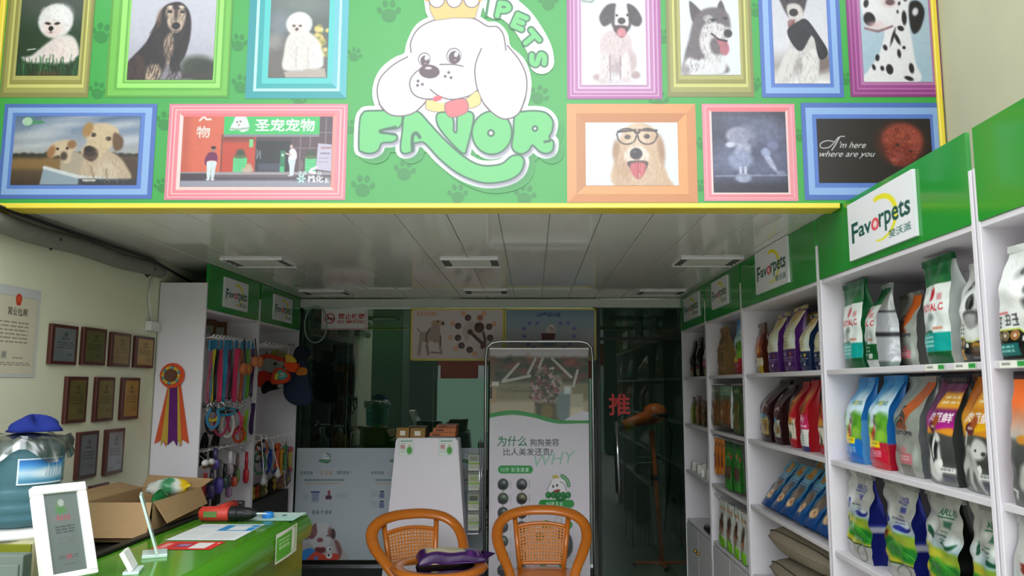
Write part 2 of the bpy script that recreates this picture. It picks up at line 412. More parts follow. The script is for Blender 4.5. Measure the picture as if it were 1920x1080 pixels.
# glass shop front
GL = glass('tinted_glass', '#a9beb2', .035)
PLN = mat('dark_marble', '#2d332f', rough=.2, noise=.3, nscale=9)
struct(MB().box(XW, .50, YG - .06, YG + .06, 0, .235).box(XW, .50, YG - .10, YG + .06, .10, .125).build('trim_3', PLN, bevel=.004))
win = thing('window_1', None, None, (-.85, YG, .235)); struct(win)
for a, b in ((XW, -1.535), (-1.531, -.82), (-.816, .505)):
    MB().box(a, b, YG - .005, YG + .005, .235, 2.323).build('pane', GL, win)
MB().box(XW, .50, YG - .014, YG + .014, .235, .25).box(XW, .50, YG - .014, YG + .014, 2.31, 2.323).build('frame', CHROME, win)
dr = thing('door_1', None, None, (.88, YG, 0)); struct(dr)
dx0, dx1 = PY(1127, 800, YG).x, XR + .2
MB().box(dx0, dx1, YG - .006, YG + .006, .01, 2.32).build('pane', glass('door_glass', '#b9ccc0', .0, 0., .75), dr)
MB().box(dx0, dx1, YG - .02, YG + .02, .005, .06).box(dx0, dx1, YG - .02, YG + .02, PY(1200, 635, YG).z - .012, PY(1200, 635, YG).z + .012).box(dx0 - .03, dx0 - .008, YG - .03, YG + .03, 0, 2.32).build('frame', DARKM, dr)
h = MB(); p0, p1 = PY(1156, 790, YG - .06), PY(1161, 926, YG - .06)
h.tube([p0, p1], .017, 14)
for t in (.12, .88):
    e = p0.lerp(p1, t); h.tube([e, (e.x, YG, e.z)], .008, 8)
h.build('handle', CHROME, dr, True)
a = Art(1141, 738, 1181, 779, .8); p = [PY(1141, 738, YG - .0065), PY(1181, 738, YG - .0065), PY(1141, 779, YG - .0065)]
V_, T_, _ = glyphs('推', .02)
me = fastmesh('lettering', np.stack([p[0].x + V_[:, 0] * (p[1].x - p[0].x), V_[:, 0] * 0 + YG - .007, p[2].z + V_[:, 1] * (p[0].z - p[2].z)], 1) - np.array(p[0]), T_, None, False)
link('lettering', me, mat('red_vinyl', '#c22a2a', rough=.5), dr, p[0])

# ceiling lights, recessed square panels with a dark vent at each end
def ceiling_light(cx, cy, wd, dp, label, tone):
    P = PZ(cx, cy, ZC); t = thing('ceiling_light', label, 'ceiling light', (P.x, P.y, ZC), 'recessed ceiling lights')
    x, y = P.x, P.y
    f = MB()
    for b in ((x - wd / 2, x + wd / 2, y - dp / 2, y - dp / 2 + .014), (x - wd / 2, x + wd / 2, y + dp / 2 - .014, y + dp / 2), (x - wd / 2, x - wd / 2 + .004, y - dp / 2, y + dp / 2), (x + wd / 2 - .004, x + wd / 2, y - dp / 2, y + dp / 2)): f.box(b[0], b[1], b[2], b[3], ZC - .012, ZC + .005)
    f.build('frame', WHITE, t, bevel=.002)
    MB().box(x - wd / 2 + .05, x + wd / 2 - .05, y - dp / 2 + .014, y + dp / 2 - .014, ZC - .008, ZC + .004).build('diffuser', tone, t)
    for sx in (-1, 1):
        v = MB(); xc = x + sx * (wd / 2 - .025)
        v.box(xc - .024, xc + .024, y - dp / 2 + .014, y + dp / 2 - .014, ZC - .003, ZC + .004)
        for k in range(4): v.box(xc - .022, xc + .022, y - dp / 2 + .03 + k * (dp - .06) / 3.4, y - dp / 2 + .04 + k * (dp - .06) / 3.4, ZC - .01, ZC - .002)
        v.build('vent', mat('vent_grey', '#55564f', rough=.6), t)
for cx, cy, wd, dp, lb in ((487, 491.5, .36, .30, 'square recessed ceiling light nearest the left wall, front row'), (883, 491.5, .335, .30, 'square recessed ceiling light in the middle of the front row'),
                           (1325, 490, .36, .30, 'square recessed ceiling light in the front row beside the right shelving'), (612, 548.5, .36, .28, 'recessed ceiling light in the back row above the no smoking sign'),
                           (912, 546.5, .33, .28, 'recessed ceiling light in the back row above the two posters'), (1238, 548, .36, .28, 'recessed ceiling light in the back row above the glass door')):
    ceiling_light(cx, cy, wd, dp, lb, LENS)

# the street behind the photographer: site hoarding, brick block, side buildings (seen only mirrored in the glass)
HB = mat('green_hoarding', '#a9d6bb', rough=.6, noise=.1)
hd = MB(); hd.box(-2.3, 1.72, -6.06, -6.0, .1, 1.84); hd.build('hoarding', HB)
bpy.data.objects['hoarding']['kind'] = 'structure'
br = mat('red_brick', '#8c3b34', rough=.9, noise=.2, nscale=8)
struct(MB().box(-14, 8, -19, -16, 0, 5.0).build('wall_exterior', br))
wb = MB()
for k in range(9):
    for z in (1.4, 3.2): wb.box(-13 + k * 2.2, -12.2 + k * 2.2, -15.99, -15.9, z, z + 1.0)
struct(wb.build('trim_4', mat('white_window_paint', '#dfe3e6', rough=.6)))
gb = mat('grey_render', '#b5b4ac', rough=.9, noise=.1)
hg = mat('dark_reflection_block', '#39463d', rough=.9, noise=.4, nscale=6, bump=.6, bscale=12)  # blocks added beside the hoarding so the glass mirrors dark there
struct(MB().box(-9, -2.35, -6.6, -6.0, 0, 3.5).build('wall_exterior', hg, bevel=.1)); struct(MB().box(1.78, 9, -6.6, -6.0, 0, 3.5).build('wall_exterior', hg, bevel=.1))
struct(MB().box(-30, -9.5, -22, -9, 0, 6.5).build('wall_exterior', gb)); struct(MB().box(9.5, 30, -22, -9, 0, 6).build('wall_exterior', gb))
# unseen lamps added to brighten the dryer and the room behind the glass
for x, y in ((.9, 6.95), (-1.1, 8.6)):
    t = thing('added_fill_lamp', 'added unseen fill lamp on the ceiling behind the glass %s' % ('door' if x > 0 else 'panes'), 'lamp', (x, y, 2.66)); MB().box(x - .3, x + .3, y - .06, y + .06, 2.665, 2.70).build('housing', WHITE, t)
    MB().box(x - .28, x + .28, y - .04, y + .04, 2.65, 2.665).build('diffuser', mat('fill_lamp_diffuser', '#e8ece6', emit=('#e8f0e6', 34.)), t)
# ---------------------------------------------------------------- the printed signboard over the entrance
sign = thing('signboard', 'wide green printed signboard with framed dog pictures and a white puppy logo, above the entrance', 'signboard', (-.2, YF, 2.40))
zb, zt = 2.403, PY(998, -130, YF).z
MB().box(XW + .03, XE - .03, YF, YF + .09, zb, zt).build('panel', mat('sign_green', '#3fae4c', dim=.64, rough=.28, spec=.5, noise=.05, nscale=5), sign)
t = MB(); xl, xr = XW + .03, XE - .03
t.box(xl - .022, XR - .006, YF - .012, YF + .09, zb - .022, zb).box(xl - .022, xl, YF - .012, YF + .09, zb, zt).box(xr, xr + .022, YF - .012, YF + .09, zb, zt).box(xl - .022, xr + .022, YF - .012, YF + .09, zt, zt + .022)
t.build('gold_trim', YEL, sign, bevel=.004)
y_ = YF - .0006
def disc(mb, cx, cy, rx, ry, rot, col, y, n=18):
    mb.c = col; vs = []
    for j in range(n):
        a = 2 * PI * j / n; u, v = rx * math.cos(a), ry * math.sin(a); r = math.radians(rot)
        p = PY(cx + u * math.cos(r) - v * math.sin(r), cy + u * math.sin(r) + v * math.cos(r), y); vs.append(tuple(p))
    mb.add(vs, [tuple(range(n))])
def paw(x, y, s, rot=0):
    pw = MB(); r = math.radians(rot)
    for dx, dy, a, b, q in ((0, .35, 1.0, .9, 0), (-1.25, -.35, .36, .46, -25), (-.48, -1.2, .38, .5, -8), (.5, -1.2, .38, .5, 8), (1.25, -.35, .36, .46, 25)):
        disc(pw, x + s * (dx * math.cos(r) - dy * math.sin(r)), y + s * (dx * math.sin(r) + dy * math.cos(r)), a * s, b * s, q + rot, '#2f8f40', y_)
    pw.build('paw_print', VINYL, sign)
for q in ((190, 65, 13, 15), (183, 172, 11, 10), (446, 82, 11, 8), (452, 160, 12, 12), (309, 230, 12, 15), (303, 350, 9, -10), (729, 24, 14, 0), (664, 104, 9, 20), (680, 352, 14, 5), (758, 322, 13, 10), (858, 366, 12, 0), (984, 368, 13, 10),
          (1010, 180, 12, 30), (1028, 4, 12, 0), (1244, 70, 9, 0), (1418, 20, 9, 0), (1415, 160, 9, 8), (1235, 192, 12, 0), (1316, 270, 8, 0), (1500, 255, 8, 0), (1585, 150, 8, 0), (1312, 350, 8, 0), (748, 130, 8, 0), (560, 190, 9, 10), (655, 240, 9, 0)):
    paw(*q)

def pic_frame(x0, y0, x1, y1, ix0, iy0, ix1, iy1, bands, art, lab):
    ym = (max(y0, 0) + y1) / 2; xm = (x0 + x1) / 2
    X0, X1 = PY(x0, ym, YF).x, PY(x1, ym, YF).x; Z0, Z1 = PY(xm, y0, YF).z, PY(xm, y1, YF).z
    x0i, x1i = PY(ix0, ym, YF).x, PY(ix1, ym, YF).x; z0i, z1i = PY(xm, iy0, YF).z, PY(xm, iy1, YF).z
    f = MB(); y = YF - .0012; prev = 0.
    for fr, cs in bands:
        if isinstance(cs, str): cs = (cs,) * 4
        def R(t): return X0 + (x0i - X0) * t, X1 + (x1i - X1) * t, Z0 + (z0i - Z0) * t, Z1 + (z1i - Z1) * t
        a, b, c, d = R(prev); e, g, h, i = R(fr)
        for col, q in zip(cs, (((a, c), (b, c), (g, h), (e, h)), ((b, c), (b, d), (g, i), (g, h)), ((b, d), (a, d), (e, i), (g, i)), ((a, d), (a, c), (e, h), (e, i)))):
            f.c = col; f.add([(p[0], y, p[1]) for p in q], [(0, 1, 2, 3)])
        prev = fr
    fo = f.build('printed_frame', VINYL, sign); fo['label'] = lab
    art.flat('printed_photo', (x0i, YF - .0024, z0i), (x1i - x0i, 0, 0), (0, 0, z1i - z0i), VINYL, fo)
    return fo
S1 = 1828 / 660; S3 = 2.56; S7 = 2.7
OLIVE = [(.22, '#8d8c4e'), (.45, '#a9a65c'), (.6, '#d5d47a'), (.8, '#9b964c'), (1, '#b9b56a')]
LIME = [(.12, '#5fa63e'), (.4, '#78c850'), (.55, '#67b543'), (.8, '#a2ec72'), (.9, '#6cb94a'), (1, '#93dd63')]
TEAL = [(.35, ('#2a9fa5', '#58bcc8', '#2aa3a8', '#2a9fa5')), (.48, '#bff3ee'), (.72, ('#33aeb0', '#6fc8d4', '#33aeb0', '#33aeb0')), (1, '#58d0cc')]
BLUE = [(.3, '#5274c0'), (.72, '#93b9ea'), (1, '#5f83d0')]
PINK = [(.18, '#e58a9c'), (.25, '#f8c0c4'), (.42, '#f28794'), (.5, '#fac8ca'), (.74, '#f48d98'), (1, ('#ee7c80', '#f49a94', '#f7d4cc', '#f7dcd8'))]
MAUVE = [(.2, '#b266a2'), (.3, '#d9a0ca'), (.45, '#bb72ac'), (.55, '#e3b4d6'), (.75, '#c283b6'), (.85, '#efc8e4'), (1, '#cf98c4')]
MAG = [(.2, '#8f3c80'), (.3, '#b964a8'), (.5, '#9a4489'), (.6, '#bf6cae'), (.8, '#a04c90'), (1, '#c07ab0')]
ORNG = [(.5, ('#eaa266', '#dd935a', '#d88f54', '#eaa266')), (1, ('#cf8750', '#eea766', '#f2a868', '#cf8d58'))]
PNK2 = [(.3, '#f096a4'), (.42, '#f7b0b6'), (.78, ('#ee7f86', '#f29aa0', '#f08c98', '#f08c98')), (1, ('#f08088', '#f9d4d2', '#fadad8', '#fadad8'))]

# 1 white fluffy dog in grass
a = Art(34, -60, 150, 142, 1.1).V([(-60, '#54605c'), (20, '#3c4a3e'), (60, '#1d3b24'), (142, '#123018')]).frame(0, 0, S1)
a.E(300, 40, 120, 90, '#55585a', 0, 60, .6).R(420, -150, 470, 130, '#7d8288', 8, .6)
a.G([(120, 300), (170, 290), (240, 230), (300, 190), (370, 190), (405, 240), (400, 310), (260, 330), (150, 325)], '#e2d8d4', 8)
a.E(345, 270, 62, 60, '#efe2dc', 0, 12).E(290, 280, 55, 55, '#e8d4d0', 0, 14, .7).E(280, 112, 91, 88, '#e8e6e8', 0, 7).E(270, 150, 55, 48, '#f0d4cc', 0, 14, .8).E(300, 80, 60, 50, '#f6f6f4', 0, 20, .8)
a.E(240, 126, 15, 7, '#43332f', 10, 3).E(288, 126, 15, 7, '#43332f', -10, 3).E(258, 152, 12, 13, '#1d171c', 0, 2).E(262, 172, 14, 5, '#7c4c50', 0, 4, .6)
r = random.Random(2)
for i in range(90):
    x = 90 + r.random() * 330; y = 300 + r.random() * 90; a.L([(x, y + 40), (x + r.uniform(-16, 16), y - 14)], 2.6, r.choice(['#1c4a28', '#2f6a3c', '#3d7a48', '#173a20', '#274f30']), 1, a=.8)
a.E(260, 385, 70, 14, '#6a3a26', 0, 8, .6).L([(146, 262), (186, 257)], 3, '#c8ccc8', 1).noise(.02, 5)
a.fur([(200, 40), (280, 22), (360, 50), (372, 120), (340, 190), (240, 195), (195, 140)], ['#d8d4d4', '#f8f6f4', '#cfc4c0'], 260, 16, 90, 3, 2, .4, 180).fur([(160, 300), (240, 230), (300, 190), (400, 230), (400, 310)], ['#cfc2bc', '#f4ece8', '#bfb0b0'], 200, 18, 80, 4, 2, .4, 60).E(240, 126, 13, 6, '#2b2224', 8, 2).E(288, 126, 13, 6, '#2b2224', -8, 2).E(258, 152, 13, 12, '#141016', 0, 2).L([(258, 164), (258, 176)], 2, '#4a3438', 1)
pic_frame(8, -95, 172, 183, 34, -60, 150, 142, OLIVE, a, 'olive printed frame with a white fluffy dog sitting in grass')
# 2 black and cream long-haired dog
a = Art(242, -60, 402, 150, 1.1).V([(-60, '#d5d4dc'), (70, '#c4c4d0'), (150, '#a9a8b2')]).frame(0, 0, S1)
a.E(1030, 350, 90, 55, '#35402f', 0, 18).E(1080, 380, 70, 60, '#2c3428', 0, 12).R(660, 370, 1110, 415, '#3a372f', 14)
K0 = '#1f191a'
a.G([(860, 25), (920, 15), (965, 50), (985, 110), (985, 200), (965, 290), (940, 340), (950, 415), (760, 415), (665, 415), (670, 330), (700, 290), (760, 220), (800, 130), (825, 60)], K0, 5)
a.G([(665, 415), (680, 320), (740, 290), (770, 360), (780, 415)], '#3f2a22', 8).G([(850, 60), (880, 40), (905, 60), (930, 45), (955, 70), (950, 130), (925, 170), (890, 170), (860, 120)], '#cdb6a2', 6)
a.E(905, 70, 12, 40, '#3b2d2c', 0, 5).E(873, 62, 14, 7, '#2a1d1a', 0, 3).E(938, 64, 13, 7, '#2a1d1a', 0, 3).E(870, 40, 16, 8, '#e0cdb8', -15, 4).E(932, 40, 16, 8, '#e0cdb8', 15, 4).E(908, 138, 22, 19, '#171214', 0, 3)
a.G([(870, 180), (895, 175), (900, 260), (880, 350), (860, 300), (850, 230)], '#b79f8a', 8).G([(775, 350), (820, 335), (845, 360), (835, 415), (770, 415)], '#bfa68e', 7).G([(850, 380), (880, 330), (905, 380), (945, 370), (945, 415), (840, 415)], '#8e8890', 8).E(818, 100, 12, 40, '#8e6f52', 8, 8, .8)
for i in range(26): x = 740 + r.random() * 220; y = 200 + r.random() * 150; a.L([(x, y), (x - 25 + r.random() * 14, y + 70)], 3, r.choice(['#3a2e2c', '#0f0c0d', '#4a3a34']), 2, a=.5)
a.noise(.02, 5, 4)
a.fur([(860, 25), (965, 50), (985, 200), (940, 340), (950, 415), (670, 415), (680, 320), (760, 220), (810, 110)], ['#0c090a', '#2e2526', '#4a3c38', '#171214'], 420, 46, 105, 5, 2.2, .5, 22).fur([(870, 185), (895, 175), (900, 260), (880, 350), (850, 240)], ['#8f7860', '#d0b89c'], 40, 26, 95, 6, 2, .5, 20).G([(868, 62), (905, 55), (945, 64), (945, 130), (925, 168), (890, 168), (865, 120)], '#cbb59c', 5, a=.55).E(905, 75, 9, 36, '#3b2d2c', 0, 5, .8).E(873, 66, 12, 6, '#1c1210', 0, 2).E(938, 67, 12, 6, '#1c1210', 0, 2).E(908, 138, 21, 18, '#141012', 0, 2).L([(890, 162), (908, 168), (926, 162)], 2.5, '#5c4a40', 1)
pic_frame(203, -95, 433, 183, 242, -60, 402, 150, LIME, a, 'light green printed frame with a black and cream long-haired dog')
# 3 white groomed dog on a stone
a = Art(505, -60, 615, 146, 1.1).V([(-60, '#5a5f5c'), (20, '#5e6a66'), (60, '#59605a'), (105, '#6f6a66'), (146, '#6d6660')]).frame(0, 0, S1)
a.E(1560, 20, 160, 60, '#7f8c86', 0, 40, .8).E(1450, 130, 60, 60, '#8b97a2', 0, 30, .7).E(1420, 220, 50, 40, '#b0aca8', 0, 24, .6)
for i in range(34): a.E(1640 + r.random() * 70, 130 + r.random() * 180, 13, 11, r.choice(['#e5cf7c', '#c9b45c', '#efe0a0', '#9b9a58']), 0, 5)
a.G([(1480, 375), (1690, 355), (1700, 405), (1490, 405)], '#b9aca0', 4, False)
a.G([(1490, 200), (1530, 165), (1600, 170), (1655, 220), (1680, 310), (1675, 350), (1610, 362), (1480, 365), (1476, 280)], '#e6e0da', 6).E(1640, 300, 40, 55, '#f0ebe6', 0, 12, .8).L([(1540, 250), (1540, 350)], 4, '#cfc4bc', 4).L([(1600, 250), (1602, 350)], 4, '#d4cac2', 4)
a.E(1550, 128, 68, 62, '#eceae8', 0, 6).E(1538, 150, 34, 30, '#e8cfc4', 0, 12, .8).E(1522, 138, 9, 6, '#3b2c2a', 0, 2).E(1555, 138, 9, 6, '#3b2c2a', 0, 2).E(1538, 156, 9, 8, '#1d1616', 0, 2).noise(.02, 5, 5)
a.fur([(1490, 200), (1600, 170), (1680, 310), (1610, 362), (1480, 365)], ['#d0c6be', '#f4f0ec', '#c2b6ae'], 220, 18, 90, 7, 1.8, .4, 30).fur([(1490, 100), (1550, 68), (1612, 110), (1605, 175), (1550, 190), (1495, 170)], ['#d6d2d0', '#f8f8f6'], 120, 12, 90, 8, 1.8, .4, 180)
pic_frame(464, -95, 652, 185, 505, -60, 615, 146, TEAL, a, 'turquoise printed frame with a white groomed dog on a stone')
# 4 two pale dogs in a field
a = Art(25, 218, 260, 347, 1.2).V([(218, '#59708e'), (240, '#7689a2'), (265, '#98a0aa'), (288, '#a9a9a8'), (292, '#77604a'), (320, '#5a4632'), (347, '#3c2c20')]).frame(0, 0, S1)
for x, y, rx, ry in ((200, 700, 130, 26), (330, 650, 140, 18), (620, 650, 120, 20), (180, 760, 120, 16), (660, 730, 90, 22), (400, 610, 160, 10)): a.E(x, y, rx, ry, '#c4c8cc', -6, 14, .75)
for i in range(16): a.E(85 + i * 42, 806 + r.random() * 12, 26, 18, '#2c2c24', 0, 6)
a.R(60, 820, 740, 880, '#94703f', 10, .7)
a.G([(600, 840), (720, 830), (725, 960), (560, 960)], '#4a3a2c', 12)
a.G([(320, 890), (330, 800), (400, 790), (450, 830), (470, 930), (330, 930)], '#ac9f8b', 6).G([(255, 800), (270, 750), (330, 730), (385, 735), (395, 770), (375, 800), (370, 840), (340, 850), (310, 810), (270, 820)], '#cdb798', 6).E(268, 790, 20, 34, '#9c6f48', 20, 6).E(372, 752, 24, 22, '#8f6a48', 0, 6).E(300, 775, 8, 7, '#2a2019', 0, 2).E(350, 772, 8, 7, '#2a2019', 0, 2).E(335, 812, 18, 22, '#4a3c34', 0, 6)
a.G([(450, 940), (440, 830), (520, 780), (600, 800), (660, 860), (680, 940)], '#c0ab90', 7).G([(435, 690), (480, 645), (560, 645), (610, 680), (600, 740), (540, 800), (500, 830), (470, 800), (430, 810), (425, 780), (450, 740)], '#d2bb98', 7)
a.E(450, 675, 26, 40, '#a9804f', 20, 7).G([(590, 690), (635, 720), (635, 770), (600, 785), (582, 740)], '#6b4f36', 6).E(482, 702, 13, 11, '#2b1e16', 0, 3).E(560, 722, 15, 11, '#3a2a1e', 0, 3).G([(440, 770), (470, 760), (505, 780), (510, 815), (480, 840), (440, 815)], '#3f322b', 6).E(560, 890, 60, 50, '#d8c8b0', 0, 20, .6)
a.G([(235, 870), (420, 925), (440, 960), (220, 960)], '#8fa0ac', 4, False).L([(240, 872), (420, 920), (620, 935)], 9, '#cfd4d4', 4).R(420, 930, 725, 960, '#35383f', 6).L([(445, 938), (505, 938)], 4, '#d8dada', 1)
a.E(132, 632, 26, 22, '#e8efe8', 0, 3).E(142, 632, 32, 28, '#3f9c52', 0, 3, .35).L([(165, 637), (215, 636)], 6, '#3f8f58', 2).noise(.02, 5, 6)
a.fur([(440, 690), (480, 645), (600, 690), (590, 760), (500, 830)], ['#bda27c', '#e4d0b0', '#a88c68'], 160, 14, 70, 9, 1.6, .4, 40).fur([(450, 940), (450, 840), (600, 800), (680, 940)], ['#a8927a', '#d4c2a8', '#8f7c66'], 160, 20, 80, 10, 1.8, .4, 30).E(470, 700, 5, 4, '#f0e8dc', 0, 1, .6).E(462, 776, 22, 15, '#241c1a', 0, 3).G([(430, 800), (470, 815), (510, 805), (500, 830), (450, 825)], '#6a5446', 4, a=.7).L([(480, 870), (500, 930)], 4, '#9a846c', 4).L([(560, 880), (570, 935)], 4, '#9a846c', 4).fur([(640, 300), (640, 301), (641, 300)], ['#000'], 1, 1, 0)
pic_frame(2, 195, 290, 373, 25, 218, 260, 347, BLUE, a, 'blue printed frame with two pale dogs in a field')
# 5 a pet shop front with two people
a = Art(340, 219, 622, 350, 1.0, '#55454e').frame(310, 185, 5.4)
a.R(160, 180, 590, 760, '#dd6a4f').R(160, 180, 230, 760, '#b8543e', 40, .6).R(570, 370, 920, 750, '#c8482f').R(570, 370, 900, 440, '#7a3d30', 20, .8).R(560, 370, 575, 750, '#7a4538')
a.R(910, 400, 1700, 750, '#4f4047').R(920, 430, 1270, 740, '#26282b').R(945, 660, 1210, 735, '#474a5a', 6).R(1270, 380, 1700, 740, '#5b444c', 6)
for x in (1365, 1465, 1620): a.L([(x, 200), (x, 740)], 5, '#8d7c84', 2)
for y in (345, 505): a.L([(1280, y), (1700, y)], 4, '#8d7c84', 2)
a.R(580, 180, 1555, 375, '#3fc468', 3).R(580, 365, 1555, 390, '#8b8a96', 4)
a.T('圣宠宠物', 895, 205, 1505, 335, '#f3f3f3', .02)
a.G([(640, 320), (670, 240), (700, 180), (790, 180), (830, 250), (835, 310), (800, 335), (760, 340), (720, 320)], '#e6e8e6', 5)
a.E(712, 240, 9, 9, '#6a5a60', 0, 3).E(745, 234, 9, 9, '#6a5a60', 0, 3).E(730, 270, 9, 7, '#8c4a4a', 0, 3).L([(650, 305), (720, 315), (830, 300)], 9, '#9fb8a4', 4)
a.T('物', 300, 280, 440, 400, '#ece4de', .015)
a.L([(330, 222), (365, 190), (372, 180)], 10, '#ece4de', 2).L([(372, 180), (395, 212), (440, 212)], 10, '#ece4de', 2)
a.R(845, 415, 885, 495, '#7fd08a', 4).L([(930, 520), (930, 610), (960, 530), (965, 610)], 5, '#8a8c90', 3)
for x0, x1, y0 in ((690, 830, 600), (1420, 1530, 605)):
    a.R(x0, y0, x1, 755, '#3dbf6e', 3)
    for k in range(7): a.R(x0, y0 + 14 + k * 20, x1, y0 + 20 + k * 20, '#9fe8b8', 2, .8)
    a.E((x0 + x1) / 2, y0 - 40, 45, 44, '#3b4a34', 0, 14).E((x0 + x1) / 2, y0 - 10, 60, 16, '#5a6f48', 0, 8)
a.R(1165, 530, 1215, 740, '#2f7f55', 3).R(1165, 690, 1210, 750, '#4cc07c', 3).E(1190, 575, 12, 14, '#d8e8d8', 0, 5)
a.G([(1545, 455), (1700, 470), (1695, 740), (1530, 720)], '#c6bfd2', 4, False).R(1575, 490, 1680, 512, '#b08a90', 4).R(1570, 550, 1670, 566, '#8f8799', 4).R(1565, 600, 1660, 610, '#a39bad', 4).R(1560, 640, 1650, 648, '#a39bad', 4)
a.R(160, 745, 1700, 775, '#a39aa0', 3).R(160, 775, 1700, 800, '#6a6068', 4).R(160, 800, 1700, 830, '#564e58', 6).R(160, 830, 1700, 900, '#9a9aa8', 10).R(160, 760, 430, 830, '#473f46', 8)
a.G([(430, 640), (520, 640), (515, 700), (500, 810), (475, 812), (472, 700), (462, 812), (435, 810), (425, 700)], '#d9e6e8', 3).E(440, 822, 18, 8, '#e8e8ea', 0, 3).E(490, 822, 18, 8, '#e8e8ea', 0, 3)
a.G([(430, 560), (455, 545), (500, 550), (525, 575), (530, 650), (510, 630), (430, 635), (420, 680), (402, 660), (405, 610)], '#742252', 3).E(484, 520, 22, 26, '#a97a6a', 0, 3).E(484, 500, 26, 15, '#28201f', 0, 3)
a.G([(1250, 615), (1320, 615), (1315, 690), (1305, 775), (1270, 775), (1262, 690)], '#d6e2ec', 3).G([(1255, 530), (1280, 510), (1310, 515), (1332, 560), (1325, 620), (1250, 615), (1260, 570)], '#e9e4e6', 3).E(1275, 490, 16, 20, '#d8b8ac', 0, 3).L([(1225, 560), (1270, 572)], 9, '#d8b8ac', 2).E(1268, 782, 20, 7, '#e0d0d0', 0, 3)
a.E(850, 700, 36, 40, '#c9a486', 0, 8).E(840, 725, 60, 28, '#c7b09a', 0, 8).E(1380, 680, 22, 50, '#7a6a66', 0, 8)
a.marks(1350, 735, 1450, 770, 2, '#cfe8e0', 2).L([(1480, 720), (1540, 690), (1520, 712), (1470, 735)], 7, '#f2f2f2', 2).G([(1460, 738), (1530, 740), (1525, 765), (1475, 758)], '#f4f4f4', 3).marks(1545, 735, 1600, 772, 1, '#d8e6ea', 5)
for k in range(6): t = k * PI / 3; a.E(1388 + 28 * math.cos(t), 812 + 28 * math.sin(t), 20, 10, '#bfeee6', math.degrees(t), 2)
a.T('桃化', 1450, 780, 1610, 852, '#f6f6f6', .03).marks(1620, 800, 1690, 852, 1, '#f6f6f6', 3).noise(.02, 5, 9)
pic_frame(313, 195, 650, 375, 341, 219, 622, 350, PINK, a, 'pink printed frame with two people outside a pet shop')
# 7 brown and white puppy
a = Art(1090, -60, 1211, 160, 1.1, '#eeeff4').frame(1050, 0, S3)
a.E(270, 395, 110, 14, '#d8ccd2', 0, 8, .8).E(180, 372, 26, 16, '#c0a8a8', 0, 6).E(360, 362, 24, 18, '#b89f9f', 0, 6)
a.G([(200, 180), (240, 150), (310, 150), (345, 200), (350, 290), (340, 340), (310, 350), (250, 350), (205, 310), (190, 240)], '#dcc9c9', 6).E(275, 330, 40, 40, '#b7a4a8', 0, 14, .7).E(345, 300, 24, 50, '#cdb8b8', 0, 8)
a.G([(195, 270), (230, 260), (235, 390), (190, 400), (185, 380)], '#e6d8d8', 5).G([(295, 270), (330, 270), (335, 385), (290, 388)], '#e9dcdc', 5)
a.G([(260, 30), (320, 30), (350, 70), (345, 120), (320, 160), (270, 160), (250, 120), (245, 60)], '#4c4347', 5).G([(190, 85), (225, 30), (270, 22), (278, 60), (250, 110), (210, 130)], '#4a4246', 5).G([(325, 22), (365, 40), (396, 95), (380, 130), (345, 120), (330, 70)], '#4a4246', 5)
a.G([(275, 20), (318, 20), (330, 90), (325, 130), (270, 130), (265, 90)], '#f1e8e8', 5).E(297, 104, 19, 16, '#3c3438', 0, 3).G([(262, 130), (300, 125), (325, 135), (315, 170), (295, 185), (272, 165)], '#4b3a3e', 4).E(296, 160, 22, 22, '#d8868c', 0, 5).L([(110, 8), (150, 14), (165, 4)], 6, '#7d9a84', 3, a=.7).noise(.03, 3, 10)
a.fur([(200, 180), (310, 150), (350, 290), (330, 395), (190, 395)], ['#c4b0b0', '#efe4e4', '#a89498'], 200, 16, 90, 11, 1.6, .45, 25).L([(238, 270), (240, 385)], 3, '#a89498', 2).L([(290, 275), (288, 380)], 3, '#a89498', 2).E(205, 392, 22, 12, '#d8c8c8', 0, 4).E(312, 384, 24, 12, '#dccccc', 0, 4).E(275, 78, 6, 6, '#1e181a', 0, 1.5).E(326, 76, 6, 6, '#1e181a', 0, 1.5).fur([(190, 85), (270, 22), (250, 110), (210, 130)], ['#2e282a', '#6a5e62'], 40, 16, 100, 12, 1.6, .5, 30).fur([(325, 22), (396, 95), (345, 120)], ['#2e282a', '#6a5e62'], 40, 16, 80, 13, 1.6, .5, 30)
pic_frame(1063, -95, 1240, 186, 1090, -60, 1211, 160, MAUVE, a, 'mauve printed frame with a brown and white puppy')
# 8 husky
a = Art(1276, -60, 1387, 141, 1.1, '#e4e8f0').frame(1050, 0, S3)
a.G([(625, 20), (640, 15), (690, 70), (690, 110), (640, 110)], '#5a5154', 4).G([(760, 45), (780, 5), (800, 60), (790, 80)], '#5a5154', 4)
a.G([(645, 100), (690, 50), (760, 40), (810, 70), (820, 140), (790, 190), (780, 280), (800, 350), (600, 355), (595, 280), (620, 190)], '#70666a', 7)
a.G([(590, 340), (610, 280), (660, 290), (720, 270), (790, 270), (790, 340), (740, 362), (620, 362)], '#e3e1e2', 8).G([(690, 130), (740, 110), (800, 130), (825, 150), (815, 185), (770, 200), (735, 185), (720, 230), (760, 300), (700, 280), (670, 210)], '#e0dcdb', 7).G([(690, 90), (720, 75), (745, 100), (720, 125)], '#cfcac9', 5, a=.8).E(738, 102, 12, 6, '#8fb0c8', 0, 2).E(796, 96, 9, 5, '#8fb0c8', 0, 2).E(740, 96, 18, 4, '#2f2a2c', 0, 2).E(796, 90, 13, 4, '#2f2a2c', 0, 2)
a.E(808, 164, 20, 20, '#352d30', 0, 3).G([(735, 170), (770, 195), (800, 200), (812, 240), (795, 268), (770, 255), (762, 215)], '#bd6f78', 4).L([(728, 165), (760, 192), (800, 200)], 5, '#3a3033', 2).E(600, 340, 20, 26, '#a49c9e', 0, 8).noise(.02, 5, 11)
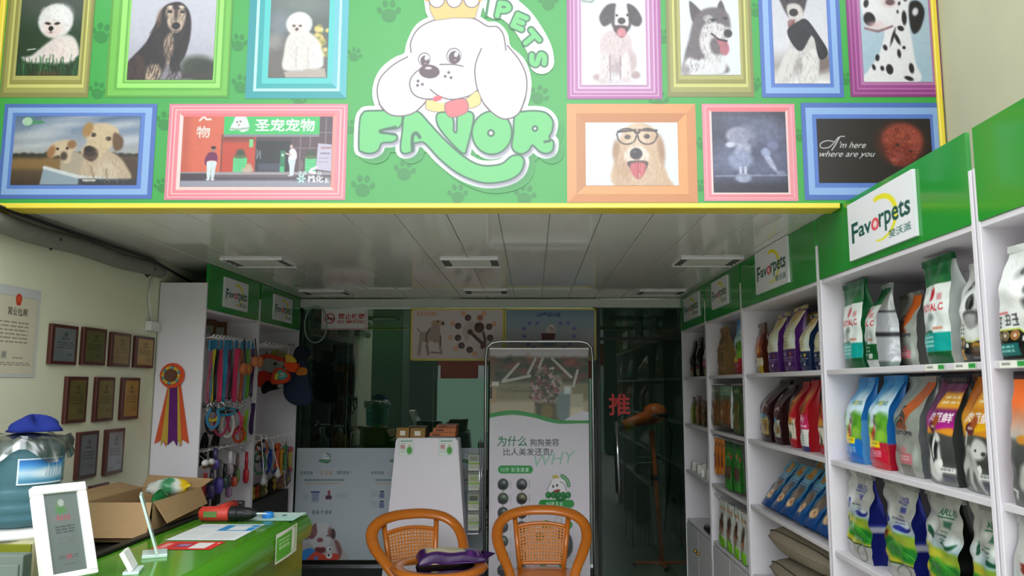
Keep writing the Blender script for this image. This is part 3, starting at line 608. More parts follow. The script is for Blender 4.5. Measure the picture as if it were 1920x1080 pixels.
a.fur([(645, 100), (760, 40), (820, 140), (780, 280), (600, 350), (620, 190)], ['#544a4e', '#8c8286', '#3f383a'], 220, 18, 100, 14, 1.8, .4, 30).fur([(600, 340), (720, 270), (790, 340), (620, 362)], ['#c9c6c8', '#f4f2f2'], 90, 18, 95, 15, 1.8, .5, 20).fur([(690, 140), (800, 130), (735, 185), (720, 230)], ['#c2bcba', '#f0eeec'], 60, 14, 60, 16, 1.6, .5, 30).E(738, 103, 9, 5, '#2a3440', 0, 1.5).E(797, 97, 8, 4, '#2a3440', 0, 1.5)
pic_frame(1250, -95, 1411, 182, 1276, -60, 1387, 141, OLIVE, a, 'olive printed frame with a grey and white husky')
# 9 grey dog in a dark vest
a = Art(1450, -60, 1553, 157, 1.1, '#d3d3d8').V([(-60, '#c9c9d0'), (90, '#dcdce2'), (125, '#a9a29f'), (157, '#f0eeec')]).frame(1050, 0, S3)
a.E(1240, 300, 60, 50, '#7d6d6a', 0, 16).G([(1060, 395), (1090, 250), (1130, 160), (1190, 150), (1240, 240), (1225, 380), (1160, 395), (1165, 280), (1110, 300), (1085, 390)], '#cfccc8', 6)
a.G([(1165, 270), (1225, 240), (1235, 330), (1220, 385), (1155, 398), (1160, 340)], '#e2dfdb', 6).G([(1060, 300), (1100, 240), (1140, 260), (1090, 380), (1030, 398)], '#dad6d2', 6)
a.G([(1095, 150), (1150, 105), (1190, 100), (1240, 170), (1280, 240), (1275, 275), (1240, 280), (1215, 170), (1160, 245), (1120, 220)], '#181a24', 4)
a.G([(1060, -40), (1190, -40), (1190, 20), (1160, 90), (1110, 95), (1070, 20)], '#3d3638', 5).G([(1095, 40), (1120, 20), (1160, 30), (1175, 75), (1140, 115), (1110, 110)], '#d2cac6', 6).E(1128, 64, 21, 18, '#2a2224', 0, 3).G([(1100, 105), (1135, 100), (1130, 140), (1105, 150)], '#8c5a58', 4).noise(.02, 5, 12)
a.fur([(1060, 395), (1130, 160), (1240, 240), (1225, 390), (1030, 398)], ['#a8a49e', '#e8e6e2', '#8d8a86'], 220, 18, 95, 17, 1.8, .45, 25).G([(1095, 150), (1150, 105), (1190, 100), (1240, 170), (1280, 240), (1275, 275), (1240, 280), (1215, 170), (1160, 245), (1120, 220)], '#171922', 3).L([(1175, 120), (1225, 190), (1262, 270)], 2.5, '#2c303e', 2).fur([(1095, 40), (1160, 30), (1175, 75), (1140, 120), (1110, 110)], ['#a8a09a', '#eae4de'], 50, 14, 95, 18, 1.6, .5, 25).E(1128, 64, 20, 17, '#1e1718', 0, 2.5).E(1100, 8, 7, 6, '#120e10', 0, 2).E(1158, 6, 7, 6, '#120e10', 0, 2)
pic_frame(1425, -95, 1578, 183, 1450, -60, 1553, 157, BLUE, a, 'blue printed frame with a grey dog in a dark vest')
# 10 spotted dog
a = Art(1616, -60, 1745, 154, 1.1).V([(-60, '#c2d2de'), (154, '#a9c4d4')]).frame(1050, 0, S3)
a.G([(1470, -60), (1640, -80), (1690, -20), (1680, 90), (1690, 200), (1700, 300), (1710, 395), (1455, 395), (1480, 330), (1530, 260), (1560, 150), (1500, 140), (1465, 100)], '#eceaec', 5)
a.G([(1690, 20), (1735, 10), (1760, 60), (1735, 140), (1700, 165), (1685, 110)], '#1f1d22', 5).E(1715, 60, 14, 20, '#e0dee2', 20, 5).E(1492, 96, 28, 34, '#1d1a1f', -15, 4).E(1596, 14, 22, 15, '#2a2428', 0, 4).E(1592, 16, 34, 22, '#c9989a', 0, 8, .4).L([(1470, 140), (1530, 155), (1600, 130)], 5, '#8c6468', 4).E(1520, 125, 40, 18, '#e4c4c4', 0, 10, .7)
for q in ((1480, 20, 12, 20), (1660, 90, 12, 34), (1640, 140, 16, 12), (1560, 232, 10, 14), (1620, 190, 9, 30), (1600, 180, 6, 40), (1520, 280, 10, 16), (1500, 325, 8, 14), (1575, 335, 17, 24), (1540, 330, 9, 12), (1625, 260, 9, 20), (1650, 232, 8, 8), (1680, 330, 12, 24), (1665, 378, 22, 10), (1640, 20, 6, 9), (1630, 60, 5, 8), (1555, -20, 14, 12), (1665, -20, 14, 30)): a.E(*q, '#1e1c22', r.uniform(-30, 30), 3)
a.noise(.02, 5, 13)
pic_frame(1590, -95, 1766, 182, 1616, -60, 1745, 154, MAG, a, 'magenta printed frame with a black-spotted white dog')
# 11 golden dog with glasses
a = Art(1098, 230, 1271, 348, 1.1, '#e7ecf4').frame(1040, 0, S7)
a.G([(300, 940), (305, 800), (330, 700), (380, 640), (430, 622), (490, 640), (535, 700), (545, 810), (575, 900), (580, 945)], '#d8b797', 7).E(310, 760, 18, 50, '#b58e6e', 6, 7).E(540, 760, 18, 70, '#b58e6e', -6, 8).E(345, 860, 40, 60, '#c39a78', 0, 20, .7)
a.E(415, 690, 65, 60, '#e5cbae', 0, 16).G([(350, 790), (385, 745), (445, 745), (480, 790), (450, 830), (380, 830)], '#efe0d2', 7).E(412, 780, 31, 29, '#4a4247', 0, 4).G([(370, 820), (465, 818), (460, 860), (420, 908), (385, 860)], '#3e3236', 4).G([(385, 830), (455, 828), (452, 880), (420, 908), (388, 875)], '#d4626c', 4)
a.E(370, 695, 15, 12, '#4a3a36', 0, 3).E(468, 692, 15, 12, '#4a3a36', 0, 3).noise(.02, 5, 14)
for cx in (366, 470):
    p = [(cx + 47 * math.cos(t) * (1 + .12 * (math.sin(t) < 0)), 692 + 40 * math.sin(t)) for t in np.linspace(0, 2 * PI, 25)]; a.L(p, 4, '#5b4a48', 1.5)
a.L([(408, 672), (430, 672)], 5, '#5b4a48', 1.5).L([(322, 668), (410, 660)], 6, '#54423f', 2).L([(428, 660), (518, 662)], 6, '#54423f', 2)
a.fur([(305, 800), (380, 640), (490, 640), (545, 810), (580, 940), (300, 940)], ['#c2a07c', '#ead4b6', '#a8845e'], 360, 18, 92, 19, 1.8, .35, 25).E(412, 780, 30, 27, '#3c3439', 0, 3).E(405, 770, 8, 4, '#8a8088', 0, 2, .7).L([(420, 832), (420, 895)], 2.5, '#b04852', 1.5)
pic_frame(1063, 195, 1306, 380, 1098, 230, 1271, 348, ORNG, a, 'orange printed frame with a golden dog wearing glasses')
# 12 poodle in blue light
a = Art(1336, 210, 1475, 361, 1.2).V([(210, '#3f3d4a'), (290, '#4a4b66'), (330, '#40425c'), (361, '#2a2c3c')]).frame(1040, 0, S7)
for q in ((960, 620, 150, 60), (1080, 680, 90, 80), (860, 790, 90, 60), (1100, 820, 80, 60), (940, 860, 140, 40)): a.E(*q, '#7f88a8', r.uniform(-20, 20), 40, .5)
a.E(930, 690, 60, 46, '#b9b9cc', 0, 8, .85).E(965, 700, 60, 60, '#8d8fa8', 0, 16, .7).E(890, 735, 24, 14, '#d6dcec', 0, 5).E(955, 760, 40, 36, '#bcc2d8', 0, 10, .8).E(940, 810, 60, 52, '#9ba2c2', 0, 12, .9).L([(938, 850), (938, 890)], 7, '#c6cce0', 3).L([(962, 850), (962, 890)], 7, '#c6cce0', 3).E(950, 902, 40, 24, '#aab2cc', 0, 6)
a.E(1068, 775, 24, 24, '#9aa2c4', 0, 6).G([(1060, 800), (1090, 795), (1125, 870), (1140, 885), (1100, 860)], '#b0b6d0', 6).E(1105, 740, 26, 24, '#7d84a8', 0, 8, .8).E(1142, 880, 20, 12, '#8a92b2', 0, 6)
a.L([(810, 893), (1170, 888)], 4, '#8f96b2', 4).R(800, 935, 1180, 980, '#1c1e2c', 16, .7).noise(.1, 6, 15).noise(.06, 3, 16)
pic_frame(1318, 195, 1493, 377, 1336, 210, 1475, 361, PNK2, a, 'pink printed frame with a poodle in blue light')
# 13 dark picture with a red-brown poodle and handwriting
a = Art(1533, 223, 1747, 343, 1.0, '#231d1b').frame(1500, 180, 3.376)
a.E(640, 300, 150, 130, '#5a2219', 0, 30).E(650, 270, 125, 95, '#96402e', 0, 14).E(700, 300, 70, 80, '#a2493a', 0, 20).E(640, 370, 90, 80, '#7c2a22', 0, 18)
for i in range(60): t = r.random() * 2 * PI; q = r.random(); a.E(645 + 120 * q * math.cos(t), 290 + 95 * q * math.sin(t), 16, 12, r.choice(['#a44c38', '#7a2c20', '#b45a44', '#8a3426']), r.random() * 90, 6, .5)
a.E(618, 312, 11, 9, '#1c1210', 0, 4).E(700, 350, 10, 8, '#2a1512', 0, 4).E(600, 405, 26, 12, '#c0685c', 0, 8, .8).E(630, 380, 30, 30, '#8c3c38', 0, 12)
a.noise(.06, 3, 17)
WH = '#e6e4e4'
a.L([(215, 290), (170, 285), (130, 305), (135, 330), (180, 328), (215, 300), (250, 262), (285, 258)], 2.6, WH, 1, True).L([(200, 345), (225, 310), (250, 268)], 3, WH, 1, True)
a.T("'m here", 250, 290, 418, 332, WH, 0, 0, .5).T('where are you', 122, 350, 474, 398, WH, 0, 0, .5)
a.fur([(540, 220), (700, 190), (770, 280), (740, 400), (580, 440), (510, 320)], ['#b4563e', '#6a2418', '#c0684e', '#8a3426', '#4a1812'], 320, 16, 90, 20, 2.4, .5, 180)
pic_frame(1505, 193, 1768, 375, 1533, 223, 1747, 343, BLUE, a, 'blue printed frame with a red-brown poodle on black')

# the logo: white puppy with a crown over bubble letters
a = Art(664, -22, 1063, 372, 1.0, '#3fae4c').frame(640, 0, 2.768)
DK, GN, WT, LN = '#3d6b52', '#6fcf7c', '#f4f4f6', '#6d5560'
Fp = [(118, 600), (150, 590), (300, 592), (316, 620), (300, 668), (215, 680), (200, 692), (215, 705), (280, 708), (290, 728), (270, 742), (215, 748), (196, 785), (160, 800), (118, 792), (103, 770), (104, 640)]
Ap = [(318, 785), (325, 690), (332, 615), (365, 592), (405, 598), (450, 645), (540, 740), (640, 825), (730, 868), (830, 862), (885, 822), (928, 818), (945, 850), (920, 905), (850, 940), (740, 948), (620, 905), (520, 830), (440, 748), (400, 745), (380, 752), (374, 785), (345, 800)]
Vp = [(500, 612), (520, 598), (565, 602), (580, 640), (582, 690), (595, 702), (606, 690), (606, 640), (612, 602), (640, 594), (672, 596), (684, 620), (672, 690), (652, 770), (640, 800), (600, 770), (540, 705), (506, 655)]
Rp = [(902, 620), (925, 597), (1000, 590), (1060, 600), (1093, 640), (1088, 690), (1075, 715), (1082, 738), (1096, 745), (1092, 785), (1065, 800), (1030, 790), (992, 757), (970, 785), (940, 802), (905, 792), (890, 765), (898, 700)]
Op = [(783 + 98 * math.cos(t), 698 + 106 * math.sin(t)) for t in np.linspace(0, 2 * PI, 24, endpoint=False)]
letters = (Fp, Ap, Vp, Op, Rp)
head = [(475, 110), (560, 97), (680, 102), (750, 140), (800, 145), (840, 190), (858, 260), (930, 330), (962, 420), (955, 520), (920, 600), (850, 630), (780, 600), (700, 560), (600, 600), (400, 590), (300, 612), (230, 590), (190, 530), (188, 450), (220, 380), (280, 330), (340, 300), (358, 230), (400, 150)]
crown = [(440, -40), (720, -40), (712, 20), (700, 60), (690, 100), (580, 98), (480, 112), (455, 60)]
pets = [(840, 55, 'P', 12), (925, 118, 'E', 24), (985, 208, 'T', 50), (1022, 318, 'S', 82)]
arc = [(800, 40), (850, 40), (930, 105), (990, 190), (1030, 270), (1040, 330)]

for p in letters:
    a.G([(x + 30, y + 28) for x, y in p], '#3c8a50', 16, True, .55, 20)
a.G(head, WT, 1, True, 1, 24).G(crown, WT, 1, False, 1, 26).L(arc, 66, WT, 1, True)
for p in letters: a.G(p, WT, 1, True, 1, 30)
for p in letters: a.G([(x + 8, y + 14) for x, y in p], '#8d8799', 9, True, .75, 10)
a.G([(440, 590), (490, 600), (500, 640), (470, 640)], WT, 4)
a.L([(764, -20), (748, 90)], 7, '#2f8048', 3)
GP = dict(P=[[(-26, 38), (-26, -30)], [(-26, -30), (8, -32), (26, -14), (8, 4), (-24, 6)]], E=[[(-24, -30), (-24, 34)], [(-24, -30), (26, -30)], [(-24, 2), (18, 2)], [(-24, 34), (26, 34)]], T=[[(-34, -28), (34, -28)], [(0, -28), (0, 38)]], S=[[(26, -28), (-10, -34), (-24, -16), (0, 0), (24, 14), (10, 34), (-26, 30)]])
for rr, cc in ((22, DK), (13, GN)):
    for cx, cy, ch, ro in pets:
        t = math.radians(ro)
        for st in GP[ch]: a.L([(cx + x * math.cos(t) - y * math.sin(t), cy + x * math.sin(t) + y * math.cos(t)) for x, y in st], rr, cc, 1, len(st) > 2)
a.G(head, WT, 1, True, 1, 0)
for p in ([(358, 282), (356, 225), (395, 155), (475, 112), (570, 98), (680, 102), (755, 143), (805, 146), (838, 185), (850, 245), (853, 270)], [(860, 245), (925, 325), (960, 410), (957, 510), (920, 600), (850, 628), (790, 600), (735, 540), (700, 450), (694, 350), (725, 262)], [(340, 305), (270, 345), (205, 410), (186, 480), (205, 560), (250, 602), (320, 612), (385, 592), (440, 540)],
          [(440, 350), (380, 390), (354, 440), (375, 500), (440, 525), (520, 515)], [(462, 475), (500, 505), (570, 527), (660, 510), (705, 480)], [(510, 345), (580, 345), (630, 355)]): a.L(p, 3.4, LN, 1, True)
a.G([(450, 530), (560, 548), (640, 530), (705, 485), (720, 550), (640, 580), (520, 592), (450, 580), (440, 555)], '#efd489', 1, True, 1, 0, LN, 3)
a.G([(545, 550), (640, 528), (650, 590), (565, 615)], '#e27478', 1, True, 1, 2, LN, 3).E(500, 522, 24, 15, '#e05c68', -10, 2).G([(520, 532), (545, 530), (535, 545), (495, 540)], WT, 2)
a.G(crown, '#eac777', 1, False, 1, 0, LN, 3)
for cx in (488, 580, 672): a.E(cx, -6, 42, 50, WT, 0, 1).L([(cx + 42 * math.cos(t), -6 + 50 * math.sin(t)) for t in np.linspace(0, PI, 14)], 2.6, LN, 1)
a.E(437, 0, 13, 13, '#d9a83c', 0, 1).E(716, 0, 13, 13, '#d9a83c', 0, 1)
for cx, cy, rx, ry in ((428, 318, 33, 36), (582, 300, 40, 42)):
    a.E(cx, cy, rx, ry, LN, 0, 1).E(cx + 1, cy + 2, rx - 4, ry - 4, WT, 0, 1).E(cx + 3, cy + 8, rx - 9, ry - 8, '#5d4550', 0, 1).E(cx + 12, cy - 8, 10, 14, WT, 20, 1).E(cx + 6, cy + 22, 7, 5, '#9a808a', 0, 1)
a.E(455, 382, 54, 36, '#5d4550', 5, 1).E(450, 364, 18, 7, '#d8ccd2', 0, 2)
for x, y in ((397, 432), (395, 454), (420, 449), (556, 387), (538, 407), (568, 414)): a.E(x, y, 8, 8, LN, 0, 1)
for p in letters: a.G(p, GN, 1, True, 1, 0, DK, 9)
a.E(778, 700, 20, 20, DK, 0, 1).E(778, 700, 9, 9, WT, 0, 1).E(1005, 677, 17, 17, DK, 0, 1).E(1005, 677, 6, 6, WT, 0, 1).L([(376, 790), (374, 720), (392, 700), (412, 722)], 9, DK, 1, True).L([(1055, 745), (1080, 740)], 7, DK, 1).L([(286, 668), (205, 690), (285, 708)], 6, DK, 2, True)

# the ears lie over the letters' upper edges
for e in ([(780, 590), (850, 628), (915, 600), (950, 540), (900, 500), (760, 520)], [(215, 560), (260, 604), (320, 610), (385, 590), (400, 540), (300, 520)]): a.G(e, WT, 1, True)
a.L([(740, 550), (790, 600), (850, 628), (920, 600), (957, 510)], 3.4, LN, 1, True).L([(198, 550), (250, 602), (320, 612), (385, 592), (440, 540)], 3.4, LN, 1, True)
a.G([(545, 550), (640, 528), (650, 590), (565, 615)], '#e27478', 1, True, 1, 2, LN, 3)
k = np.abs(a.C - srgb('#3fae4c')).sum(-1) > .02
X0, X1 = PY(664, 180, YF).x, PY(1063, 180, YF).x; Z0, Z1 = PY(998, -22, YF).z, PY(998, 372, YF).z
a.flat('puppy_logo', (X0, YF - .003, Z0), (X1 - X0, 0, 0), (0, 0, Z1 - Z0), VINYL, sign, k)['label'] = 'white puppy logo with gold crown and green bubble letters'
# ---------------------------------------------------------------- white shelving units along both walls
def logo_plate_art():
    a = Art(0, 0, 100, 92, .9, '#dfe0e2')
    for k in range(40):
        t = math.radians(-100 + k * 5.2); a.E(52 + 24 * math.cos(t), 46 - 32 * math.sin(-t) * 1, 3.6 * (1 - k / 60), 3.6 * (1 - k / 60), '#e2d820', 0, 1)
    t_ = '#0f4d44'
    a.T('F', 6, 34, 17, 66, t_, .02).T('av', 18, 43, 39, 60, t_, .02).T('rpets', 51, 34, 95, 68, t_, .02).E(45, 51, 6, 9.5, '#d8434c').E(45, 51, 3, 5.5, '#f0d4d2', 0, 1)
    a.T('斐沃派', 64, 69, 95, 81, t_, .01); return a
LP = logo_plate_art()
SHZ = (1.745, 1.372, 1.005, .62)
EDGE = mat('white_edge_band', '#ddd8de', rough=.3, noise=.02)
SHELFM = mat('grey_white_shelf', '#cfcbce', rough=.4, noise=.03)
def shelving(label, y0, y1, side, shelves, plate=None, base=None):
    """side +1: against the right wall, front looks to -X; side -1: against the left wall"""
    xf = XR if side > 0 else XL; xb = (XE - .006) if side > 0 else (XW + .006); d = abs(xb - xf)
    def bx(mb, a, b, *r): return mb.box(min(xf + side * a, xf + side * b), max(xf + side * a, xf + side * b), *r)
    t = thing('shelving_unit', label, 'shelving unit', ((xf + xb) / 2, (y0 + y1) / 2, 0), 'white shelving units with green headers')
    th = .018
    for a, b in ((y0, y0 + th), (y1 - th, y1)): bx(MB(), 0, d, a, b, 0, 2.283).build('side_panel', EDGE, t, bevel=.002)
    bx(MB(), d - .012, d, y0 + th, y1 - th, .05, 2.283).build('back_panel', WHITE, t)
    bx(MB(), .004, d - .012, y0 + th, y1 - th, 2.112, 2.13).build('top_board', EDGE, t, bevel=.002)
    hb = bx(MB(), -.001, .012, y0 + .014, y1 - .014, 2.13, 2.397).build('header_board', GREEN, t)
    for z in shelves: bx(MB(), .008, d - .012, y0 + th, y1 - th, z - .022, z).build('shelf', SHELFM, t, bevel=.003)
    if plate:
        p = [PX(px, py, xf) for px, py in plate]; ya, yb = (p[0].y, p[1].y); zt_ = (p[0].z + p[1].z) / 2; zb_ = (p[2].z + p[3].z) / 2
        q = bx(MB(), -.012, -.001, min(ya, yb), max(ya, yb), zb_, zt_).build('logo_plate', mat('plate_white', '#dcdde0', rough=.3), hb, bevel=.001)
        LP.flat('plate_print', (xf - side * .0126, ya, zt_), (0, yb - ya, 0), (0, 0, zb_ - zt_), PRINT, q)
    if base: base(t, y0 + th, y1 - th, xf, side)
    return t
def doors(n):
    def f(t, a, b, xf, side):
        m = mat('grey_cupboard_door', '#c9c6ca', rough=.4); wd = (b - a) / n
        for k in range(n):
            o = MB().box(xf + .004, xf + .022, a + k * wd + .004, a + (k + 1) * wd - .004, .06, .59).build('door', m, t, bevel=.003)
            yk = a + k * wd + (.05 if k % 2 else wd - .05)
            MB().ball((xf - .01, yk, .44), .014).build('knob', mat('brass', '#b98e4a', rough=.3, metal=1), o, True)
    return f
def rods(t, a, b, xf, side):
    doors(2)(t, a, b, xf, side)
    for z in (SHZ[0] - .062, SHZ[1] - .045, SHZ[2] - .075): MB().tube([(xf + .03, a, z), (xf + .03, b, z)], .006, 8).build('hanging_rod', CHROME, t, True)
UY = (6.43, 5.525, 4.565, 3.318, 2.122, 1.5)
shelving('white shelving unit with a green header at the far end by the glass door', UY[1] + .004, UY[0], 1, SHZ, ((1284, 560), (1312, 548), (1284, 600), (1312, 597)), doors(2))
shelving('second white shelving unit from the glass door, hung with treat packets on rods', UY[2] + .004, UY[1] - .004, 1, SHZ, ((1336.5, 530), (1366, 516), (1339, 580), (1367, 570)), rods)
shelving('white shelving unit holding blue treat packets and burlap sacks below red bags', UY[3] + .004, UY[2] - .004, 1, SHZ, ((1419, 474), (1479, 444), (1425, 550), (1485, 530)))
shelving('white shelving unit holding four large silver and green bags on a low shelf', UY[4] + .004, UY[3] - .004, 1, SHZ, ((1594, 383), (1717, 320), (1604, 487), (1724, 444)))
shelving('nearest white shelving unit, cut off at the right edge of the photograph', UY[5], UY[4] - .004, 1, SHZ)
shelving('left white shelving unit hung with leashes, a rosette on its side', 4.545, 5.44, -1, (.62,), ((419, 521), (463, 532), (416, 576), (459, 584)))
shelving('left white shelving unit in the corner beside the glass, hung with dog clothes', 5.448, 6.40, -1, (.62,), ((512, 553), (546, 561), (510, 600), (544, 606)))
# price strips on the shelf edges
for px, py, n_ in ((1752, 686, 'first'), (1808, 681, 'second'), (1898, 677, 'third')):
    p = PX(px, py, XR + .004); y = p.y
    a = Art(0, 0, 100, 22, 3, '#e4e6d8').R(66, 3, 97, 19, '#2f8f3c').rows(8, 7, 40, 16, 1, '#555', .8, 3, .8, 4)
    o = a.flat('price_label', (XR + .0065, y + .06, SHZ[0] - .001), (0, -.115, 0), (0, 0, -.019), PRINT)
    tag(o, {'first': 'white and green price label under the tall teal and white bag', 'second': 'white and green price label under the orange-labelled dog face bag', 'third': 'white and green price label under the teal-labelled dog face bag'}[n_], 'price label', 'price labels on the shelf edge')

# ---------------------------------------------------------------- bags
def sm(a, b, t):
    t = np.clip((t - a) / (b - a), 0, 1); return t * t * (3 - 2 * t)
CNT = [0]
def pouch(name, label, cat, group, M, wd, h, d, art, m, gus='#cccccc', seal='#cccccc', flare=0., flop=0., crump=.004, sh=.5, top=.012, neck=0., hole=False, gus_in=.25):
    """stand-up pouch: printed front with its back, a gusset on each side, crimped seal on top"""
    CNT[0] += 1; rr = random.Random(CNT[0]); ph = [rr.uniform(0, 6) for _ in range(6)]
    o = thing(name, label, cat, M.translation, group)
    R3 = np.array(M.to_3x3()); T3 = np.array(M.translation)
    def D(t): return d * (.8 + .2 * sm(0, .1, t)) * (1 - sm(sh, .96, t)) + top
    def W(t): return wd * (1 + flare * sm(.72, 1, t) - .035 * np.sin(PI * np.clip(t * 1.1, 0, 1)) - neck * sm(sh, .8, t) * (1 - sm(.8, 1, t)))
    def OFF(t): return flop * h * sm(.55, 1, t) ** 1.3
    def wr(u, t): return crump * (np.sin(u * 9 + t * 14 + ph[0]) * .5 + np.sin(u * 17 - t * 9 + ph[1]) * .3 + np.sin(t * 31 + u * 6 + ph[2]) * .35) * sm(.02, .2, t)
    def world(x, y, z): P = np.stack([np.broadcast_to(q, np.broadcast(x, y, z).shape) for q in (x, y, z)], -1) @ R3.T + T3; return P[..., 0], P[..., 1], P[..., 2]
    def front(u, v):
        t = 1 - v; return world((u - .5) * W(t), -D(t) / 2 * (1.12 - .45 * (2 * u - 1) ** 2) + OFF(t) + wr(u, t), t * h)
    art.surface('printed_front', front, m, o, True, M.translation)
    def plain(nm, fn, nu, nv, bands):
        u, v = np.meshgrid(np.linspace(0, 1, nu), np.linspace(0, 1, nv)); x, y, z = fn(u, v)
        P = np.stack([x, y, z], -1).reshape(-1, 3); C = np.zeros((nv, nu, 3))
        bl = [(0, bands)] if isinstance(bands, str) else bands
        for v0, c in bl: C[np.linspace(0, 1, nv) >= v0] = srgb(c)
        i = np.arange((nv - 1) * nu).reshape(nv - 1, nu)[:, :-1].ravel(); Fq = np.stack([i, i + nu, i + nu + 1, i + 1], 1)
        return link(nm, fastmesh(nm, P - T3, Fq, C.reshape(-1, 3)), m, o, M.translation)
    for sx in (-1, 1):
        def side(u, v, sx=sx):
            t = 1 - v; Dp = D(t); k = 4 * u * (1 - u)
            x = sx * (W(t) / 2 - gus_in * k * (.3 * Dp + .35 * d * sm(sh, 1, t))); uu = u if sx > 0 else 1 - u
            return world(x, Dp * (.835 * uu - .335) + OFF(t) + wr(.5 + .5 * sx, t) * (1 - uu), t * h)
        plain('side_gusset', side, 9, 36, gus)
    def back(u, v):
        t = 1 - v; return world((.5 - u) * W(t), D(t) / 2 + OFF(t), t * h)
    plain('back', back, 3, 14, gus if isinstance(gus, str) else gus[0][1])
    sl = MB(); sl.M = M; w1 = float(W(np.array(1.))); o1 = float(OFF(np.array(1.))); o0 = float(OFF(np.array(.94))); sl.c = seal
    nk = 6
    for k in range(nk):
        f0, f1 = k / nk, (k + .8) / nk; z0, z1 = h * (.94 + .06 * f0), h * (.94 + .06 * f1); y0_, y1_ = o0 + (o1 - o0) * f0, o0 + (o1 - o0) * f1; q = w1 / 2 - .001; e = top * .62
        sl.add([(-q, y0_ - e, z0), (q, y0_ - e, z0), (q, y0_ + e, z0), (-q, y0_ + e, z0), (-q, y1_ - e, z1), (q, y1_ - e, z1), (q, y1_ + e, z1), (-q, y1_ + e, z1)], [(0, 1, 5, 4), (1, 2, 6, 5), (2, 3, 7, 6), (3, 0, 4, 7), (4, 5, 6, 7), (0, 3, 2, 1)])
    if not art.side == 'noseal': sl.build('top_seal', m, o, origin=M.translation)
    return o
def place(px0, px1, ytop, Zs, X, d, yb=None, rot=0., lean=0., pad=.046):
    """bag that shows between two pixel columns, standing on a shelf of the right wall"""
    yb = yb or ytop + 120
    ya, yc = PX(px0, yb, X).y, PX(px1, yb, X).y; ym = (ya + yc) / 2; h = PX((px0 + px1) / 2, ytop, X).z - Zs
    for hi, lo in zip(UY[:-1], UY[1:]):
        if lo < ym < hi: ya, yc = min(ya, hi - pad), max(yc, lo + pad)
    up = [z for z in SHZ if z > Zs + .1]; h = min(h, (min(up) - .03 if up else 2.10) - Zs); wd = abs(ya - yc) * .965
    M = Matrix.Translation((X + d / 2 + .012, (ya + yc) / 2, Zs + .001)) @ Matrix.Rotation(math.radians(-90 + rot), 4, 'Z') @ Matrix.Rotation(lean, 4, 'X')
    return M, wd, h
def ba(bg, c=1.6, side=None): return Art(0, 0, 100, 170, c, bg, side)
def art_crown(block, low, cat=True):
    a = ba('#dfe6e0'); a.R(0, 0, 100, 44, '#0f5a2c').R(0, 30, 100, 44, '#176b38').R(0, 14, 100, 17, '#2f8a55', 2, .6)
    a.G([(42, 56), (46, 50), (52, 54), (58, 49), (63, 56), (60, 66), (52, 71), (45, 66)], '#c7283c', 1).L([(52, 48), (53, 44)], 1.2, '#8a2030')
    a.T('ROYAL C', 20, 75, 90, 87, '#c8283a', .035).R(70, 60, 84, 70, '#c8505c', 2, .55)
    a.G([(44, 96), (54, 92), (60, 100), (52, 120), (34, 128), (30, 120)], '#8f9a96', 5, a=.75).E(52, 96, 7, 6, '#6a7472', 0, 3, .7).E(78, 110, 7, 16, '#c3cbc6', 10, 5, .8)
    a.R(0, 117, 60, 123, '#2c6a50', 1)
    if low: a.R(0, 121, 100, 150, block).R(0, 150, 100, 170, '#10522a').rows(8, 126, 60, 146, 3, '#d8f0ec', .45, 4)
    else: a.R(0, 123, 100, 155, '#12612f').R(0, 155, 100, 170, '#cfd2cf').rows(8, 128, 70, 150, 3, '#c9dccb', .4, 5).R(64, 142, 82, 152, '#d8e4da', 1)
    a.R(60, 112, 84, 116, '#c0603a', 1, .7); return a.noise(.03, 6, 3)
def art_face(lab, tx):
    a = ba('#d9dcd6', 1.2).frame(-13, 0, 1)
    a.E(85, 58, 70, 62, '#e6e7e2', 0, 14).E(60, 28, 40, 30, '#c9cbc6', 0, 14, .6).E(48, 44, 13, 9, '#7f817d', -25, 5).E(48, 43, 8, 6.5, '#1b1c1e', -20, 1.2).E(50, 41, 2, 2, '#e8e8e8', 0, .5).E(96, 40, 8, 7, '#1b1c1e', 10, 2)
    a.E(78, 68, 34, 26, '#eceeea', 0, 10).E(68, 71, 15, 13.5, '#191a1c', 0, 2.5).E(64, 66, 4, 2, '#6a6c6e', 0, 1).G([(52, 88), (70, 84), (90, 88), (94, 104), (76, 112), (58, 104)], '#3c3d3e', 4).G([(58, 92), (82, 92), (84, 110), (70, 116), (60, 108)], '#9a9a98', 3).E(97, 78, 9, 40, '#8d8f8c', 0, 10, .7)
    for k in range(40): x = 20 + RNG.random() * 70; y = 10 + RNG.random() * 100; a.L([(x, y), (x + 3, y + 6)], .7, '#b2b5b0', .6, a=.4)
    a.marks(8, 106, 20, 124, 1, '#2c2d30', 1).marks(24, 104, 46, 122, 2, '#35363a', 4).R(6, 101, 30, 104, '#c84a4c', 1, .8)
    a.G([(0, 128), (44, 128), (54, 136), (78, 138), (120, 130), (120, 170), (0, 170)], '#131312', 1, False).L([(0, 127), (44, 127), (54, 135), (78, 137), (100, 129)], 1, '#b8c24a', .5)
    for x, c in ((12, '#3c3a34'), (25, '#55504a'), (39, '#8f4a2a')): a.E(x, 136, 6, 7, '#c9a94a').E(x, 136, 5, 6, c).E(x, 136, 2.4, 3, '#c9b9a0', 0, 1)
    a.R(8, 147, 44, 165, lab).rows(14, 150, 36, 162, 2, tx, .6, 6, .8, 3).R(50, 138, 60, 145, '#d8d8d4').E(82, 150, 16, 9, '#4b3a2a', 0, 4).E(84, 142, 15, 4, '#b8852c', 0, 2).E(84, 148, 10, 5, '#6a5a4a', 0, 2).R(70, 161, 94, 164, '#b8b8b0', 1, .6); return a
